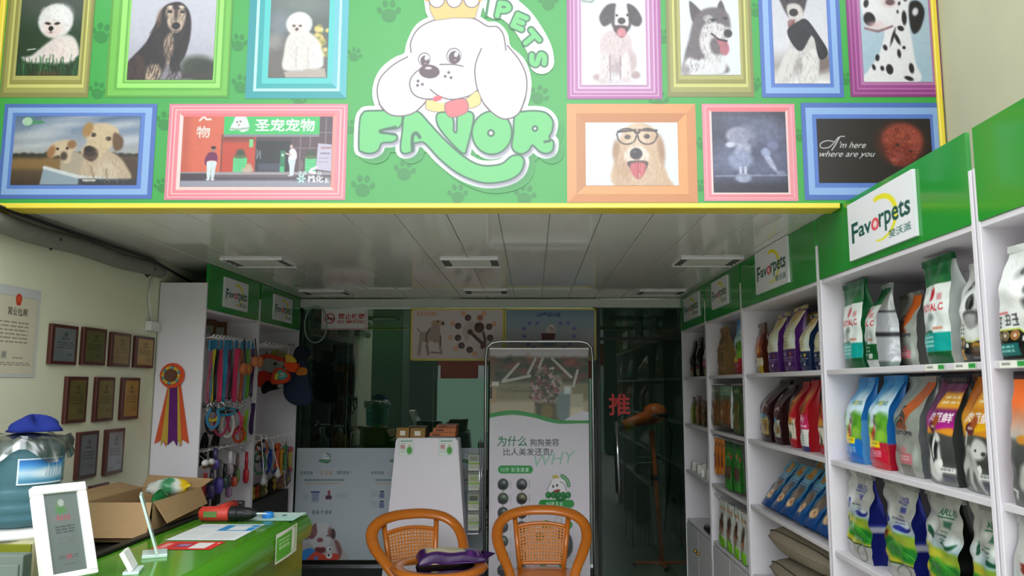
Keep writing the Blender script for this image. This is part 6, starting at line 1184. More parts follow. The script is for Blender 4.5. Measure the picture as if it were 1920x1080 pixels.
a = Art(0, 0, 100, 60, 1.2, '#bfe0d8').R(0, 0, 100, 60, '#cfe6e2').R(56, 30, 100, 60, '#a8e0cc', 12, .7).rows(6, 18, 50, 34, 2, '#8a9aa0', .5, 4).marks(20, 22, 50, 32, 4, '#5a5a66', 6).E(70, 22, 4, 5, '#2a6a7a', 0, 1).E(8, 50, 14, 8, '#3fa0d8', 0, 3)
flatprint('leaflet', 'pale turquoise leaflet at the far end of the counter', 'leaflet', -1.40, -1.12, 3.72, 3.955, ZT + .0015, a)
a = Art(0, 0, 100, 96, 1.4, '#e6ead8').G([(4, 14), (72, 10), (70, 88), (4, 90)], '#57b031', 1, False).L([(80, 8), (92, 6), (90, 84), (78, 88)], 2, '#7ab84a').rows(14, 24, 60, 60, 3, '#d8ecc8', .4, 4, .8, 4).marks(14, 46, 62, 58, 4, '#cfe8bc', 6, .7)
ya, yb = 3.42, 3.72; O = (-1.099, ya, PX(540, 992, -1.10).z + .01)
o = a.surface('counter_sign', lambda u, v: (-1.098 + .004 * np.sin(u * 3), ya + (yb - ya) * u, .918 + .125 * (1 - v) - .0 * u), PRINT); tag(o, 'green and white sign stuck on the front of the counter', 'sign')
# cordless drill
t = thing('cordless_drill', 'red and black cordless drill lying on the counter', 'drill', (-1.44, 3.66, ZT)); RED = mat('red_plastic', '#c23a2e', rough=.45, noise=.12, nscale=14); zc = ZT + .0365; y = 3.70
MB().tube([(-1.545, y, zc), (-1.535, y, zc), (-1.47, y, zc), (-1.415, y, zc), (-1.405, y, zc)], [.022, .033, .035, .033, .03], 18).build('motor_housing', RED, t, True)
MB().tube([(-1.405, y, zc), (-1.40, y, zc), (-1.37, y, zc), (-1.365, y, zc), (-1.335, y, zc)], [.031, .034, .034, .030, .030], 18).build('torque_collar', BLACK, t)
MB().tube([(-1.335, y, zc), (-1.32, y, zc), (-1.30, y, zc), (-1.285, y, zc)], [.029, .029, .022, .014], 16).build('chuck', BLACK, t); MB().tube([(-1.285, y, zc), (-1.235, y, zc)], .004, 8).build('bit', CHROME, t)
MB().tube([(-1.465, y + .02, zc + .01), (-1.46, y + .09, zc + .016), (-1.45, y + .16, zc + .014)], [.024, .021, .026], 12).build('handle', RED, t, True); MB().cbox((-1.45, y + .19, zc), (.075, .05, .06), rz=.1).build('battery', BLACK, t, bevel=.008)
MB().cbox((-1.485, y - .0335, zc + .002), (.06, .006, .026)).build('label', mat('green_label', '#5a7a3c', rough=.5), t); MB().cbox((-1.43, y + .035, zc + .002), (.018, .02, .02)).build('trigger', BLACK, t)
t = thing('blue_stopper', 'small blue cap beside the drill bit', 'stopper', (-1.262, 3.80, ZT)); MB().lathe([(.026, 0), (.026, .022), (.02, .026), (.0001, .026)], (-1.262, 3.80, ZT + .003), 18).build('shell', mat('blue_plastic', '#2f86d4', rough=.3), t, True); MB().lathe([(.028, 0), (.028, .005), (.026, .006)], (-1.262, 3.80, ZT + .0028), 18).build('rim', mat('blue_plastic', '#2f86d4'), t)
# white award frame leaning back
t = thing('standing_award', 'white standing award frame with a grey plate on the counter', 'award', (-1.42, 2.54, ZT))
Mf = Matrix.Translation((-1.45, 2.54, ZT + .011)) @ Matrix.Rotation(math.radians(56), 4, 'Z') @ Matrix.Rotation(math.radians(-24), 4, 'X')
WP = mat('white_paint', '#ecebe6', rough=.3)
m = MB(); m.M = Mf; W_, H_, D_ = .165, .325, .034
m.box(-W_ / 2, W_ / 2, 0, D_, .016, .036).box(-W_ / 2, W_ / 2, 0, D_, H_ - .03, H_).box(-W_ / 2, -W_ / 2 + .03, 0, D_, .024, H_ - .03).box(W_ / 2 - .03, W_ / 2, 0, D_, .024, H_ - .03).build('frame', WP, t, bevel=.004)
m = MB(); m.M = Mf; m.box(-W_ / 2 + .028, W_ / 2 - .028, .012, D_ - .002, .022, H_ - .028).build('backing', WP, t)
a = Art(0, 0, 100, 200, 1.4, '#66706c').E(46, 30, 12, 16, '#5f7a58', 0, 3, .8).E(48, 42, 16, 9, '#4c7a44', 0, 3, .8).E(50, 24, 9, 9, '#9aa09a', 0, 2).marks(32, 54, 72, 66, 4, '#a8404a', 6).R(18, 62, 82, 64, '#a8606a', 2, .5)
a.rows(26, 80, 80, 100, 3, '#3a3c3e', .5, 5, .8, 4).rows(26, 108, 82, 126, 3, '#5c5e60', .3, 5, .8, 3).rows(26, 150, 80, 160, 2, '#44484a', .4, 5, .8, 3).E(54, 154, 9, 6, '#a8505a', 0, 2, .6).rows(36, 170, 70, 174, 1, '#55585a', .6, 3)
P0 = Mf @ Vector((-W_ / 2 + .029, .0115, H_ - .029)); U = Mf.to_3x3() @ Vector((W_ - .058, 0, 0)); Vd = Mf.to_3x3() @ Vector((0, 0, -(H_ - .052)))
a.flat('plate', P0, U, Vd, PLATE, t)
m = MB(); m.M = Mf; m.tube([(0, D_, .2), (0, D_ + .06, .035)], .006, 6).build('easel_leg', WP, t)
# acrylic stands
ACR = glass('clear_acrylic', '#dfeeea', .10, .02); ACE = mat('acrylic_edge', '#cfe4e0', rough=.1, spec=.8)
b = PZ(290, 1041, ZT); t = thing('acrylic_stand', 'clear acrylic sign stand with a slanting panel on the counter', 'sign stand', (b.x, b.y, ZT))
MB().cbox((b.x, b.y, ZT + .006), (.085, .11, .012), rz=.44).build('base', ACE, t, bevel=.002)
Mt = Matrix.Translation((b.x + .008, b.y, ZT + .0125)) @ Matrix.Rotation(.44, 4, 'Z') @ Matrix.Rotation(-.30, 4, 'Y'); m = MB(); m.M = Mt; m.box(-.004, .004, -.055, .055, 0, .225).build('panel', ACE, t, bevel=.001)
b = PZ(250, 1072, ZT); t = thing('card_holder', 'white and clear card holder in front of the acrylic stand', 'card holder', (b.x, b.y, ZT))
MB().cbox((b.x, b.y, ZT + .005), (.05, .10, .010), rz=.3).build('base', ACE, t, bevel=.002)
Mt = Matrix.Translation((b.x, b.y, ZT + .0105)) @ Matrix.Rotation(.3, 4, 'Z') @ Matrix.Rotation(-.5, 4, 'Y'); m = MB(); m.M = Mt; m.box(-.008, .008, -.045, .045, 0, .07).build('pocket', WP, t, bevel=.003)
# open carton on the desk
t = thing('cardboard_box', 'open cardboard box on the black desk by the wall', 'box', (-1.80, 3.7, .996)); x0, x1, y0, y1, z0, z1 = -1.955, -1.662, 3.47, 3.97, .997, 1.17
MB().box(x0, x1, y0, y1, z0, z0 + .006).box(x0, x0 + .006, y0, y1, z0, z1).box(x1 - .006, x1, y0, y1, z0, z1).box(x0, x1, y1 - .006, y1, z0, z1).box(x0, x1, y0, y0 + .006, z0, z1).build('carton', CARD, t)
for vs in ([(x0 - .01, y0 - .055, z1 - .14), (x1 + .01, y0 - .055, z1 - .14), (x1, y0, z1), (x0, y0, z1)], [(x0, y0, z1), (x0, y1, z1), (x0 - .10, y1 - .03, z1 + .03), (x0 - .10, y0 + .06, z1 + .03)], [(x0, y1, z1), (x1, y1, z1), (x1 + .02, y1 + .10, z1 + .03), (x0 - .02, y1 + .10, z1 + .05)], [(x1, y0 + .02, z1), (x1, y1, z1), (x1 + .045, y1 - .02, z1 - .075), (x1 + .05, y0 + .05, z1 - .095)]):
    MB().add(vs, [(0, 1, 2, 3)]).build('flap', CARD, t, solid=.005)
def softbag(label, c, sc, col, band, rz):
    t = thing('plastic_bag', label, 'bag', c, 'bags in the cardboard box'); rr = random.Random(int(c[0] * 1000)); m = MB(); m.M = Matrix.Translation(c) @ Matrix.Rotation(rz, 4, 'Z'); vs = []
    n = 18; k = 10
    for i in range(k + 1):
        for j in range(n):
            a_ = PI * i / k; b_ = 2 * PI * j / n; q = 1 + .10 * math.sin(3 * b_ + i) + .07 * rr.uniform(-1, 1); vs.append((sc[0] * q * math.sin(a_) * math.cos(b_), sc[1] * q * math.sin(a_) * math.sin(b_), -sc[2] * math.cos(a_) * q))
    m.add(vs, [(i * n + j, i * n + (j + 1) % n, (i + 1) * n + (j + 1) % n, (i + 1) * n + j) for i in range(k) for j in range(n)])
    m.vc = [band(v) for v in vs]; m.build('body', BAGM, t, True, origin=c); q = MB(); q.M = m.M; q.c = col; q.cbox((sc[0] * .95, 0, sc[2] * .15), (.03, sc[1] * 1.2, .012), ry=-.5).build('top_seal', BAGM, t); return t
softbag('white, green and yellow plastic bag sticking out of the cardboard box', (-1.775, 3.86, 1.185), (.095, .045, .042), '#d8b822', lambda v: '#d8b41c' if v[0] > .055 else ('#3f8a5a' if -.02 < v[0] < .03 and v[2] > -.03 else '#cfd4cc'), .25)
softbag('dark green plastic bag in the cardboard box', (-1.735, 3.70, 1.13), (.03, .085, .06), '#1a5a2c', lambda v: '#1c6a34', .1)
# water dispenser with its bottle
bxc, byc = -1.955, 3.03; 
t = thing('water_dispenser', 'water dispenser with a yellow-green front below the blue bottle', 'water dispenser', (bxc, byc, 0))
MB().box(-2.13, -1.81, 2.90, 3.20, 0, 1.118).build('cabinet', mat('cream_enamel', '#b9b48c', rough=.35), t, bevel=.012); MB().box(-2.12, -1.815, 2.892, 2.902, .955, 1.108).build('front_panel', mat('olive_enamel', '#8a8f2c', rough=.3), t, bevel=.003)
MB().lathe([(.15, 0), (.15, .012), (.125, .03), (.09, .034)], (bxc, byc, 1.1185), 32).build('bottle_collar', WP, t, True)
for k in range(2): MB().tube([(-1.94 + k * .09, 2.895, .86), (-1.94 + k * .09, 2.872, .86), (-1.94 + k * .09, 2.870, .83)], .012, 8).build('tap', WP, t, True)
WB = mat('blue_water_bottle', '#6f9fae', rough=.12, trans=.55, ior=1.2, noise=.05); zb_ = 1.152; HS = .80
t = thing('water_bottle', 'large blue plastic water bottle upside down on the dispenser', 'water bottle', (bxc, byc, zb_))
pr = [(.04, 0), (.10, .006), (.128, .03), (.134, .05), (.127, .062), (.134, .075), (.136, .105), (.129, .118), (.136, .13), (.137, .175), (.130, .19), (.137, .205), (.138, .33), (.130, .37), (.10, .395), (.06, .40), (.0001, .40)]
MB().lathe([(r_, z * HS) for r_, z in pr], (bxc, byc, zb_), 40).build('body', WB, t, True)
a = Art(0, 0, 100, 56, 1.2, '#e4ecf0').V([(0, '#1c5ea8'), (14, '#3f8cd0'), (30, '#bcd8e8'), (56, '#4f90b8')]).E(62, 34, 26, 10, '#e8f0f4', 0, 6, .9)
for k in range(14): a.G([(50 + k * 3.5, 40), (53 + k * 3.5, 18 + 9 * math.sin(k * 2.1)), (57 + k * 3.5, 42)], '#8fb4cc' if k % 2 else '#dfe8ee', 1.5, False)
a.R(0, 44, 100, 56, '#3a7a9c', 6, .7).R(0, 0, 100, 3, '#e8eef0').R(0, 53, 100, 56, '#e8eef0').R(0, 0, 3, 56, '#e8eef0')
o = a.surface('label', lambda u, v: (bxc + .1392 * np.cos(-1.12 + 1.25 * u), byc + .1392 * np.sin(-1.12 + 1.25 * u), zb_ + (.322 - .12 * v) * HS), PRINT, t)
m = MB(); r = random.Random(4); n = 40; vs = []
for i, (rr, zz) in enumerate(((.02, .425), (.08, .418), (.135, .405), (.150, .385), (.158, .355), (.165, .325))):
    for j in range(n): q = 1 + (.02 + .05 * i / 5) * math.sin(j * 2.2 + i) + .02 * r.uniform(-1, 1); a_ = 2 * PI * j / n; vs.append((bxc + rr * q * math.cos(a_), byc + rr * q * math.sin(a_), zb_ + zz * HS + .006 + (.03 * math.sin(j * .8) if i > 2 else 0)))
m.add(vs, [(i * n + j, i * n + (j + 1) % n, (i + 1) * n + (j + 1) % n, (i + 1) * n + j) for i in range(5) for j in range(n)])
tag(m.build('plastic_cover', glass('thin_plastic', '#c9d0cc', .22, .25), smooth=True), 'thin clear plastic cover draped over the water bottle', 'plastic cover')
m = MB(); vs = []; n = 30
for i in range(9):
    for j in range(n):
        a_ = PI * .5 * i / 8; b_ = 2 * PI * j / n; q = 1 + .16 * math.sin(3 * b_ + .6) + .10 * math.sin(7 * b_ + i * .9); vs.append((bxc + .025 + .088 * q * math.cos(a_) * math.cos(b_), byc + .085 * q * math.cos(a_) * math.sin(b_), zb_ + .427 * HS + .009 + .05 * math.sin(a_) * (1 + .35 * math.sin(3 * b_))))
m.add(vs, [(i * n + j, i * n + (j + 1) % n, (i + 1) * n + (j + 1) % n, (i + 1) * n + j) for i in range(8) for j in range(n)] + [tuple(range(n))])
tag(m.build('blue_cloth', mat('royal_blue_cloth', '#0e2376', rough=.85, noise=.15, nscale=30, bump=.3, bscale=30), smooth=True), 'crumpled royal blue cloth on top of the water bottle', 'cloth')
t = thing('grey_cabinet', 'low grey-green box in front of the water dispenser', 'cabinet', (-1.95, 2.72, 0)); p = PY(44, 1041, 2.70); MB().box(-2.12, p.x, 2.70, 2.75, 0, p.z).build('body', mat('grey_green_enamel', '#76827a', rough=.4), t, bevel=.004); MB().box(-2.11, p.x - .01, 2.693, 2.702, .05, p.z - .03).build('door', mat('grey_green_enamel', '#76827a'), t, bevel=.003)
# ---------------------------------------------------------------- along the glass front
def flatY(name, px0, py0, px1, py1, Y, art, m=PRINT, parent=None):
    xm, ym = (px0 + px1) / 2, (py0 + py1) / 2; X0, X1 = PY(px0, ym, Y).x, PY(px1, ym, Y).x; Z0, Z1 = PY(xm, py0, Y).z, PY(xm, py1, Y).z
    return art.flat(name, (X0, Y, Z0), (X1 - X0, 0, 0), (0, 0, Z1 - Z0), m, parent)
def boxY(px0, py0, px1, py1, Y0, Y1, mb=None):
    xm, ym = (px0 + px1) / 2, (py0 + py1) / 2; mb = mb or MB()
    return mb.box(PY(px0, ym, Y0).x, PY(px1, ym, Y0).x, Y0, Y1, PY(xm, py1, Y0).z, PY(xm, py0, Y0).z)
a = Art(603, 577, 690, 618, .7, '#d9d5d6').frame(540, 540, 3.6)
R_ = '#b5222c'
for q in ((228, 134, 538, 138), (228, 272, 538, 276), (238, 134, 241, 276), (526, 134, 529, 276)): a.R(*q, R_, .5, .8)
a.E(283, 206, 35, 35, R_).E(283, 206, 28, 28, '#d9d5d6').R(254, 202, 300, 212, '#1c1c1e').R(302, 202, 312, 212, '#1c1c1e').L([(262, 184), (304, 228)], 4, R_).T('禁止吸烟', 338, 172, 516, 212, R_, .02).T('NO SMOKING', 336, 216, 516, 239, R_, .015)
ns = flatY('no_smoking_sign', 603, 577, 690, 618, YG - .012, a); tag(ns, 'white and red no smoking sign on the glass under the beam', 'sign')
SC5 = 1920 / 370
def poster(label, px0, px1, art):
    t = thing('poster', label, 'poster', PY((px0 + px1) / 2, 676, YG - .02), 'framed posters under the beam'); Y = YG - .045
    f = MB(); boxY(px0, 578, px1, 581, Y, Y + .03, f); boxY(px0, 673, px1, 676, Y, Y + .03, f); boxY(px0, 578, px0 + 2.6, 676, Y, Y + .03, f); boxY(px1 - 2.6, 578, px1, 676, Y, Y + .03, f); f.build('gold_frame', YEL, t)
    flatY('printed_sheet', px0 + 2, 580, px1 - 2, 674, Y + .008, art, PRINT, t); return t
a = Art(773, 580, 943, 674, .9, '#d4c6c6').frame(760, 570, SC5)
a.marks(112, 76, 308, 110, 6, '#d8845a', 3, .9).rows(112, 116, 290, 124, 1, '#b8a8a4', .7, 3)
a.G([(250, 190), (275, 165), (320, 158), (370, 172), (382, 195), (350, 212), (320, 205), (300, 215), (265, 210)], '#b89a80', 3).G([(270, 205), (330, 205), (345, 290), (350, 350), (300, 380), (250, 360), (215, 400), (205, 300), (240, 250)], '#a8958a', 5).L([(215, 400), (230, 485)], 14, '#9a877c', 3).L([(335, 360), (355, 480)], 12, '#a08e84', 3).L([(160, 300), (150, 400), (140, 488)], 15, '#a8958a', 4).G([(150, 290), (210, 270), (230, 350), (170, 370)], '#ab988c', 5).L([(120, 240), (160, 290)], 6, '#9a887e', 3).L([(240, 240), (212, 300), (210, 370)], 5, '#3a3436', 2, True).L([(345, 310), (350, 400)], 5, '#3a3436', 2).E(320, 172, 9, 8, '#2a2224', 0, 2).E(370, 190, 12, 16, '#3a2e30', 0, 3).L([(260, 470), (350, 478)], 8, '#8a7a74', 3)
a.G([(560, 250), (600, 190), (680, 170), (760, 230), (780, 330), (740, 390), (690, 330), (640, 300), (600, 380), (580, 340)], '#c4b2b0', 8).E(720, 230, 48, 52, '#5a3a38', 20, 5).E(700, 205, 18, 16, '#2c2224', 0, 4).E(632, 272, 26, 24, '#4a3436', 0, 4).L([(640, 280), (690, 330), (745, 380)], 16, '#5c4040', 4).E(760, 400, 26, 40, '#6a4a48', 20, 5).L([(760, 280), (780, 360)], 10, '#4a3634', 3)
for x, y in ((610, 135), (515, 215), (515, 330), (550, 405), (630, 446), (815, 222), (728, 135), (825, 330)): a.E(x, y, 31, 31, '#4f3c44' if x != 728 else '#b8785a').E(x + 4, y + 4, 14, 12, '#8a6a6c', 0, 5, .8)
for x, y in ((568, 92), (765, 92), (463, 190), (443, 325), (497, 436), (678, 486), (862, 195)): a.E(x, y, 23, 23, '#d89a7c').E(x, y, 12, 8, '#e8c0a8', 0, 4)
poster('framed poster of a puppy and round pictures left of the blue one', 770, 945, a)
a = Art(948, 580, 1116, 674, .9).V([(580, '#6f8ca4'), (600, '#8f9fb0'), (640, '#b0a8ac'), (674, '#b8a89a')]).frame(760, 570, SC5)
a.T('12步', 1282, 78, 1376, 126, '#1f2c5c', .02, 0, .15).marks(1380, 84, 1515, 122, 4, '#1f2c5c', 5)
for x, y in ((1207, 188), (1282, 186), (1153, 240), (1158, 315), (1511, 188), (1586, 186), (1645, 240), (1642, 315), (1195, 392), (1600, 385), (1250, 430), (1550, 430)): a.E(x, y, 24, 23, '#8f92b8').E(x, y, 13, 11, '#5c5f94', 0, 4)
a.G([(1380, 230), (1420, 195), (1450, 215), (1465, 260), (1450, 300), (1390, 300), (1370, 265)], '#cfc0c0', 5).E(1415, 235, 7, 7, '#3a2a2c', 0, 2).E(1440, 240, 6, 6, '#3a2a2c', 0, 2).E(1428, 260, 8, 6, '#8a3a3c', 0, 3).G([(1320, 285), (1460, 285), (1448, 362), (1330, 362)], '#5c2c30', 3, False).E(1390, 390, 70, 16, '#7a86a8', 0, 8)
poster('blue framed poster of a dog in a tub right of the puppy poster', 946, 1118, a)
# printed film on the lower glass
a = Art(553, 840, 912, 1050, 1.0, '#a9b2b8').frame(550, 830, 892 / 190)
IK = '#3f5a52'
def minilogo(x, y):
    a.E(x + 8, y - 18, 30, 30, '#c4ccce', 0, 3).L([(x + 10, y - 45), (x + 34, y - 34), (x + 42, y - 10)], 5, IK, 2, True).G([(x - 48, y + 12), (x + 46, y + 12), (x + 46, y + 30), (x + 20, y + 44), (x - 10, y + 38), (x - 48, y + 30)], '#2f6a44', 3).T('FAVOR', x - 42, y + 16, x + 42, y + 30, '#9fc8a8', .01).E(x + 2, y - 20, 4, 4, '#444', 0, 1).E(x + 16, y - 20, 4, 4, '#444', 0, 1)
for ox, w2 in ((0, 0), (628, 1), (1256, 1)):
    minilogo(267 + ox, 140)
    a.marks(52 + ox, 254, 166 + ox, 280, 4, IK, 3).T('一生', 184 + ox, 248, 258 + ox, 284, '#b0865a', .01, 0, .1).marks(266 + ox, 250, 344 + ox, 284, 2, '#b0865a', 2).marks(372 + ox, 253, 480 + ox, 280, 4, IK, 8).R(492 + ox, 252, 495 + ox, 272, IK)
    a.rows(90 + ox, 325, 440 + ox, 350, 1, IK, .6, 4, .7, 14).rows(100 + ox, 356, 405 + ox, 374, 1, '#a88a64', .7, 5, .7, 13)
    if not w2: a.R(152, 432, 228, 448, '#2c3a6a', 2).R(158, 446, 224, 530, '#8f9aac', 3).rows(165, 460, 216, 520, 3, '#5c6a94', .5, 3).G([(284, 430), (335, 420), (338, 530), (280, 535)], '#b0b0b4', 2, False).R(300, 425, 322, 470, '#8a3a4c', 2).R(282, 470, 336, 504, '#4a2c44', 2).rows(80, 455, 130, 515, 4, '#7f8a8c', .3, 3).rows(370, 455, 480, 500, 3, '#7f8a8c', .3, 3)
    else:
        for y in (428, 515): a.R(762 + ox - 628, y, 794 + ox - 628, y + 14, '#1f2430', 2).R(756 + ox - 628, y + 20, 798 + ox - 628, y + 64, '#5f6a8c', 3).rows(682 + ox - 628, y + 6, 742 + ox - 628, y + 60, 3, '#7f8a8c', .3, 4)
        a.R(850 + ox - 628, 430, 890 + ox - 628, 580, '#6f7a9c', 4)
a.marks(163, 598, 240, 632, 2, '#4a5f5a', 5).T('犬', 240, 598, 270, 632, '#4a5f5a', .01).marks(276, 598, 344, 632, 2, '#4a5f5a', 9)
a.G([(60, 1020), (80, 940), (120, 880), (380, 860), (450, 940), (480, 1034), (60, 1034)], '#a8a4a4', 8).G([(370, 860), (410, 880), (440, 960), (420, 1020), (400, 960)], '#7a5450', 8)
a.G([(150, 760), (200, 712), (260, 706), (320, 730), (345, 800), (335, 880), (280, 940), (220, 945), (165, 890), (145, 830)], '#b9babc', 5).G([(150, 770), (200, 712), (215, 760), (215, 810), (180, 850), (140, 840)], '#7a5654', 6).E(126, 812, 24, 44, '#3f2c2e', 10, 5).E(356, 806, 24, 46, '#453032', -8, 5).E(328, 790, 16, 40, '#7a5654', 0, 8).E(246, 860, 28, 20, '#8a4a54', 0, 4).L([(165, 826), (190, 832)], 4, '#4a3436', 2).L([(300, 822), (326, 820)], 4, '#4a3436', 2).E(250, 945, 48, 32, '#6a2c34', 0, 5).E(252, 915, 34, 10, '#c4a8a8', 0, 4)
a.G([(85, 1030), (95, 960), (150, 930), (200, 950), (210, 1034)], '#2f7fc8', 5).G([(150, 1034), (170, 990), (215, 960), (300, 990), (395, 975), (402, 1034)], '#c0442c', 5).E(330, 940, 25, 24, '#c9ccd0', 0, 2).E(328, 996, 28, 26, '#d0d2d4', 0, 2).E(336, 940, 9, 9, '#1c1c20', 0, 1).E(326, 990, 10, 10, '#1c1c20', 0, 1).R(200, 1000, 232, 1034, '#5a7ac0', 4)
flatY('printed_film', 553, 840, 912, 1050, YG - .009, a, PRINT, win)['label'] = 'white printed film with a sleeping puppy on the lower glass'
# banner in its rounded steel stand
YB = 6.17
t = thing('banner_stand', 'tall white and green banner in a rounded steel stand behind the right chair', 'banner stand', PY(1012, 1080, YB))
p = [PY(911, 1120, YB), PY(911, 670, YB), PY(913, 652, YB), PY(922, 643, YB), PY(936, 640, YB), PY(1088, 640, YB), PY(1101, 643, YB), PY(1109, 652, YB), PY(1111, 670, YB), PY(1111, 1120, YB)]
zf = .02
p[0].z = zf; p[-1].z = zf; p[0].x, p[-1].x = p[1].x, p[-2].x
MB().tube([(q.x, q.y, q.z) for q in p], .012, 10).build('steel_frame', CHROME, t, True)
MB().box(p[0].x - .02, p[-1].x + .02, YB - .16, YB + .16, 0, .022).build('base_plate', CHROME, t, bevel=.005)
x0, x1, zt_ = PY(918, 800, YB).x, PY(1104, 800, YB).x, PY(1012, 655, YB).z
a = Art(0, 0, 933, 2100, 4.2, '#cfc9d2')
a.R(0, 80, 933, 660, '#6c6654')
a.R(0, 80, 933, 300, '#34402c', 30).R(0, 300, 933, 470, '#877b60', 20).R(0, 460, 933, 660, '#b3a48c', 20)
r = random.Random(9)
for k in range(70): a.E(r.uniform(0, 933), r.uniform(80, 270), r.uniform(20, 80), r.uniform(10, 30), r.choice(['#7a3a38', '#a05444', '#22301e', '#3c5030', '#6a5a48', '#1c281c']), r.uniform(-40, 40), 14, .7)
for k in range(26): a.L([(r.uniform(60, 500), 330 + r.random() * 60), (r.uniform(60, 500), 340 + r.random() * 60)], 3, '#5c5446', 2, a=.5)
for q in ([(430, 90), (360, 220)], [(500, 80), (440, 230)], [(590, 85), (770, 250)], [(830, 190), (790, 330)], [(270, 130), (120, 290), (380, 240)], [(460, 200), (600, 170)]): a.L(q, 12, '#c2bdb4', 3)
a.R(0, 100, 50, 300, '#6a5034', 10).R(20, 290, 86, 330, '#d0cec8', 2).R(0, 330, 60, 480, '#a88a68', 8).R(0, 340, 22, 440, '#241c1a', 4).E(620, 350, 60, 120, '#a89c90', 12, 14)
for k in range(150):
    t_ = r.random() * 6.28; q = r.random() ** .6; a.E(520 + 150 * q * math.cos(t_), 350 + 190 * q * math.sin(t_), r.uniform(10, 30), r.uniform(8, 22), r.choice(['#a8686c', '#6a2c34', '#c2a8a4', '#4a4038', '#8a7a6a', '#2c2c28', '#b0909a', '#5a5248']), r.uniform(0, 90), 4, .85)
a.R(430, 480, 720, 640, '#4a4034', 20).E(540, 560, 60, 70, '#7a6236', 0, 14).E(640, 560, 40, 70, '#5c5236', 0, 14).G([(640, 420), (740, 380), (760, 520), (720, 660), (640, 600)], '#6f7f84', 16).R(700, 330, 770, 400, '#c9d4d4', 12).R(760, 400, 880, 560, '#b5ac94', 8).R(760, 520, 880, 620, '#cfc4a8', 10)
a.G([(-40, 640), (0, 590), (200, 560), (400, 590), (640, 650), (980, 660), (980, 2200), (-40, 2200)], '#cfc9d2', 2).L([(-20, 600), (200, 566), (400, 592), (640, 650), (960, 656)], 22, '#2c8a3c', 2, True).G([(-40, 640), (0, 612), (200, 585), (400, 606), (640, 662), (980, 668), (980, 800), (-40, 800)], '#cfc9d2', 3)
a.T('为什么', 70, 770, 352, 862, '#1c6a3c', .012, 0, .12).T('狗狗美容', 380, 796, 652, 862, '#24262a', .004).T('比人美发还贵?', 130, 878, 592, 942, '#24262a', .004).T('WHY', 420, 920, 810, 1020, '#7fb39a', .0, -6, .3, .8)
def pill(x0, y0, x1, y1, tx, u0, u1):
    h_ = (y1 - y0) / 2; a.L([(x0 + h_, y0 + h_), (x1 - h_, y0 + h_)], h_, '#1f8a3c', 1).T(tx, u0, y0 + h_ * .5, u1, y1 - h_ * .45, '#d8e8d8', .004)
pill(82, 1028, 408, 1098, '12步', 112, 190); a.marks(200, 1046, 376, 1082, 4, '#d8e8d8', 4); pill(462, 1324, 790, 1394, '9项', 530, 606); a.marks(616, 1342, 690, 1378, 2, '#d8e8d8', 7)
for i in range(8):
    for x in (130, 304):
        y = 1192 + i * 122; cs = ['#3c4446', '#5a5c60', '#4a5a44', '#6a6448', '#2c3436', '#54706a'][(i * 2 + (x > 200)) % 6]
        a.E(x, y, 50, 50, '#2c2e30', 0, 1).E(x + 6, y - 14, 38, 30, cs, 20, 10).E(x - 6, y + 24, 34, 18, '#1a1c1e', 0, 8).E(x + 8, y - 18, 14, 12, '#a8b0b0', 0, 8, .7).R(x + 66, y - 34, x + 74, y + 34, '#8a9490', 2, .7)
        if i < 7: a.G([(x - 8, y + 54), (x + 8, y + 54), (x, y + 68)], '#6a7a3a', 1, False)
lx, ly = 640, 1230
a.G([(lx - 100, ly + 20), (lx - 70, ly - 60), (lx, ly - 90), (lx + 60, ly - 70), (lx + 84, ly + 10), (lx + 70, ly + 40), (lx - 90, ly + 40)], '#e0dcde', 3).L([(lx + 20, ly - 60), (lx + 60, ly - 40), (lx + 78, ly + 20)], 3, '#6a6a70', 1, True).L([(lx - 60, ly - 66), (lx - 96, ly), (lx - 96, ly + 20)], 3, '#6a6a70', 1, True).L([(lx + 40, ly - 110), (lx + 84, ly - 76), (lx + 100, ly - 30)], 17, '#2c7a48', 2, True).L([(lx + 40, ly - 110), (lx + 84, ly - 76), (lx + 100, ly - 30)], 9, '#7fae8c', 2, True).G([(lx - 50, ly - 90), (lx - 54, ly - 124), (lx - 36, ly - 106), (lx - 20, ly - 130), (lx - 6, ly - 106), (lx + 10, ly - 122), (lx + 6, ly - 90)], '#b8a44a', 1, False).E(lx - 44, ly - 20, 9, 12, '#3a3038', 0, 1).E(lx - 8, ly - 30, 9, 12, '#3a3038', 0, 1).G([(lx - 40, ly + 16), (lx + 10, ly + 4), (lx + 20, ly + 22), (lx - 30, ly + 34)], '#8a3a34', 2)
for k, ch in enumerate('FAVOR'): a.E(lx - 90 + k * 46, ly + 54, 27, 29, '#1c6a34', 0, 1).T(ch, lx - 104 + k * 46, ly + 38, lx - 76 + k * 46, ly + 72, '#3f9a58', .02)
a.L([(lx - 20, ly + 66), (lx + 20, ly + 100), (lx + 70, ly + 70)], 16, '#1c6a34', 1, True)
a.E(640, 1505, 34, 34, '#7f9a88', 0, 1).E(640, 1505, 30, 30, '#cfc9d2', 0, 1).E(530, 1540, 44, 40, '#2f8a48', 0, 1).E(740, 1540, 34, 34, '#2f8a48', 0, 1).E(470, 1640, 40, 40, '#2f6a48', 0, 3).G([(620, 1600), (680, 1570), (760, 1640), (770, 1760), (700, 1840), (640, 1800), (660, 1700)], '#2a2c2e', 6).E(690, 1720, 40, 70, '#b8b8bc', 20, 10).E(680, 1880, 32, 32, '#2f8a48', 0, 1).E(780, 1830, 34, 34, '#7f9a88', 0, 1).E(780, 1830, 30, 30, '#cfc9d2', 0, 1).E(500, 1900, 34, 34, '#2f8a48', 0, 1)
a.R(0, 2060, 933, 2100, '#1f8a3c', 2)
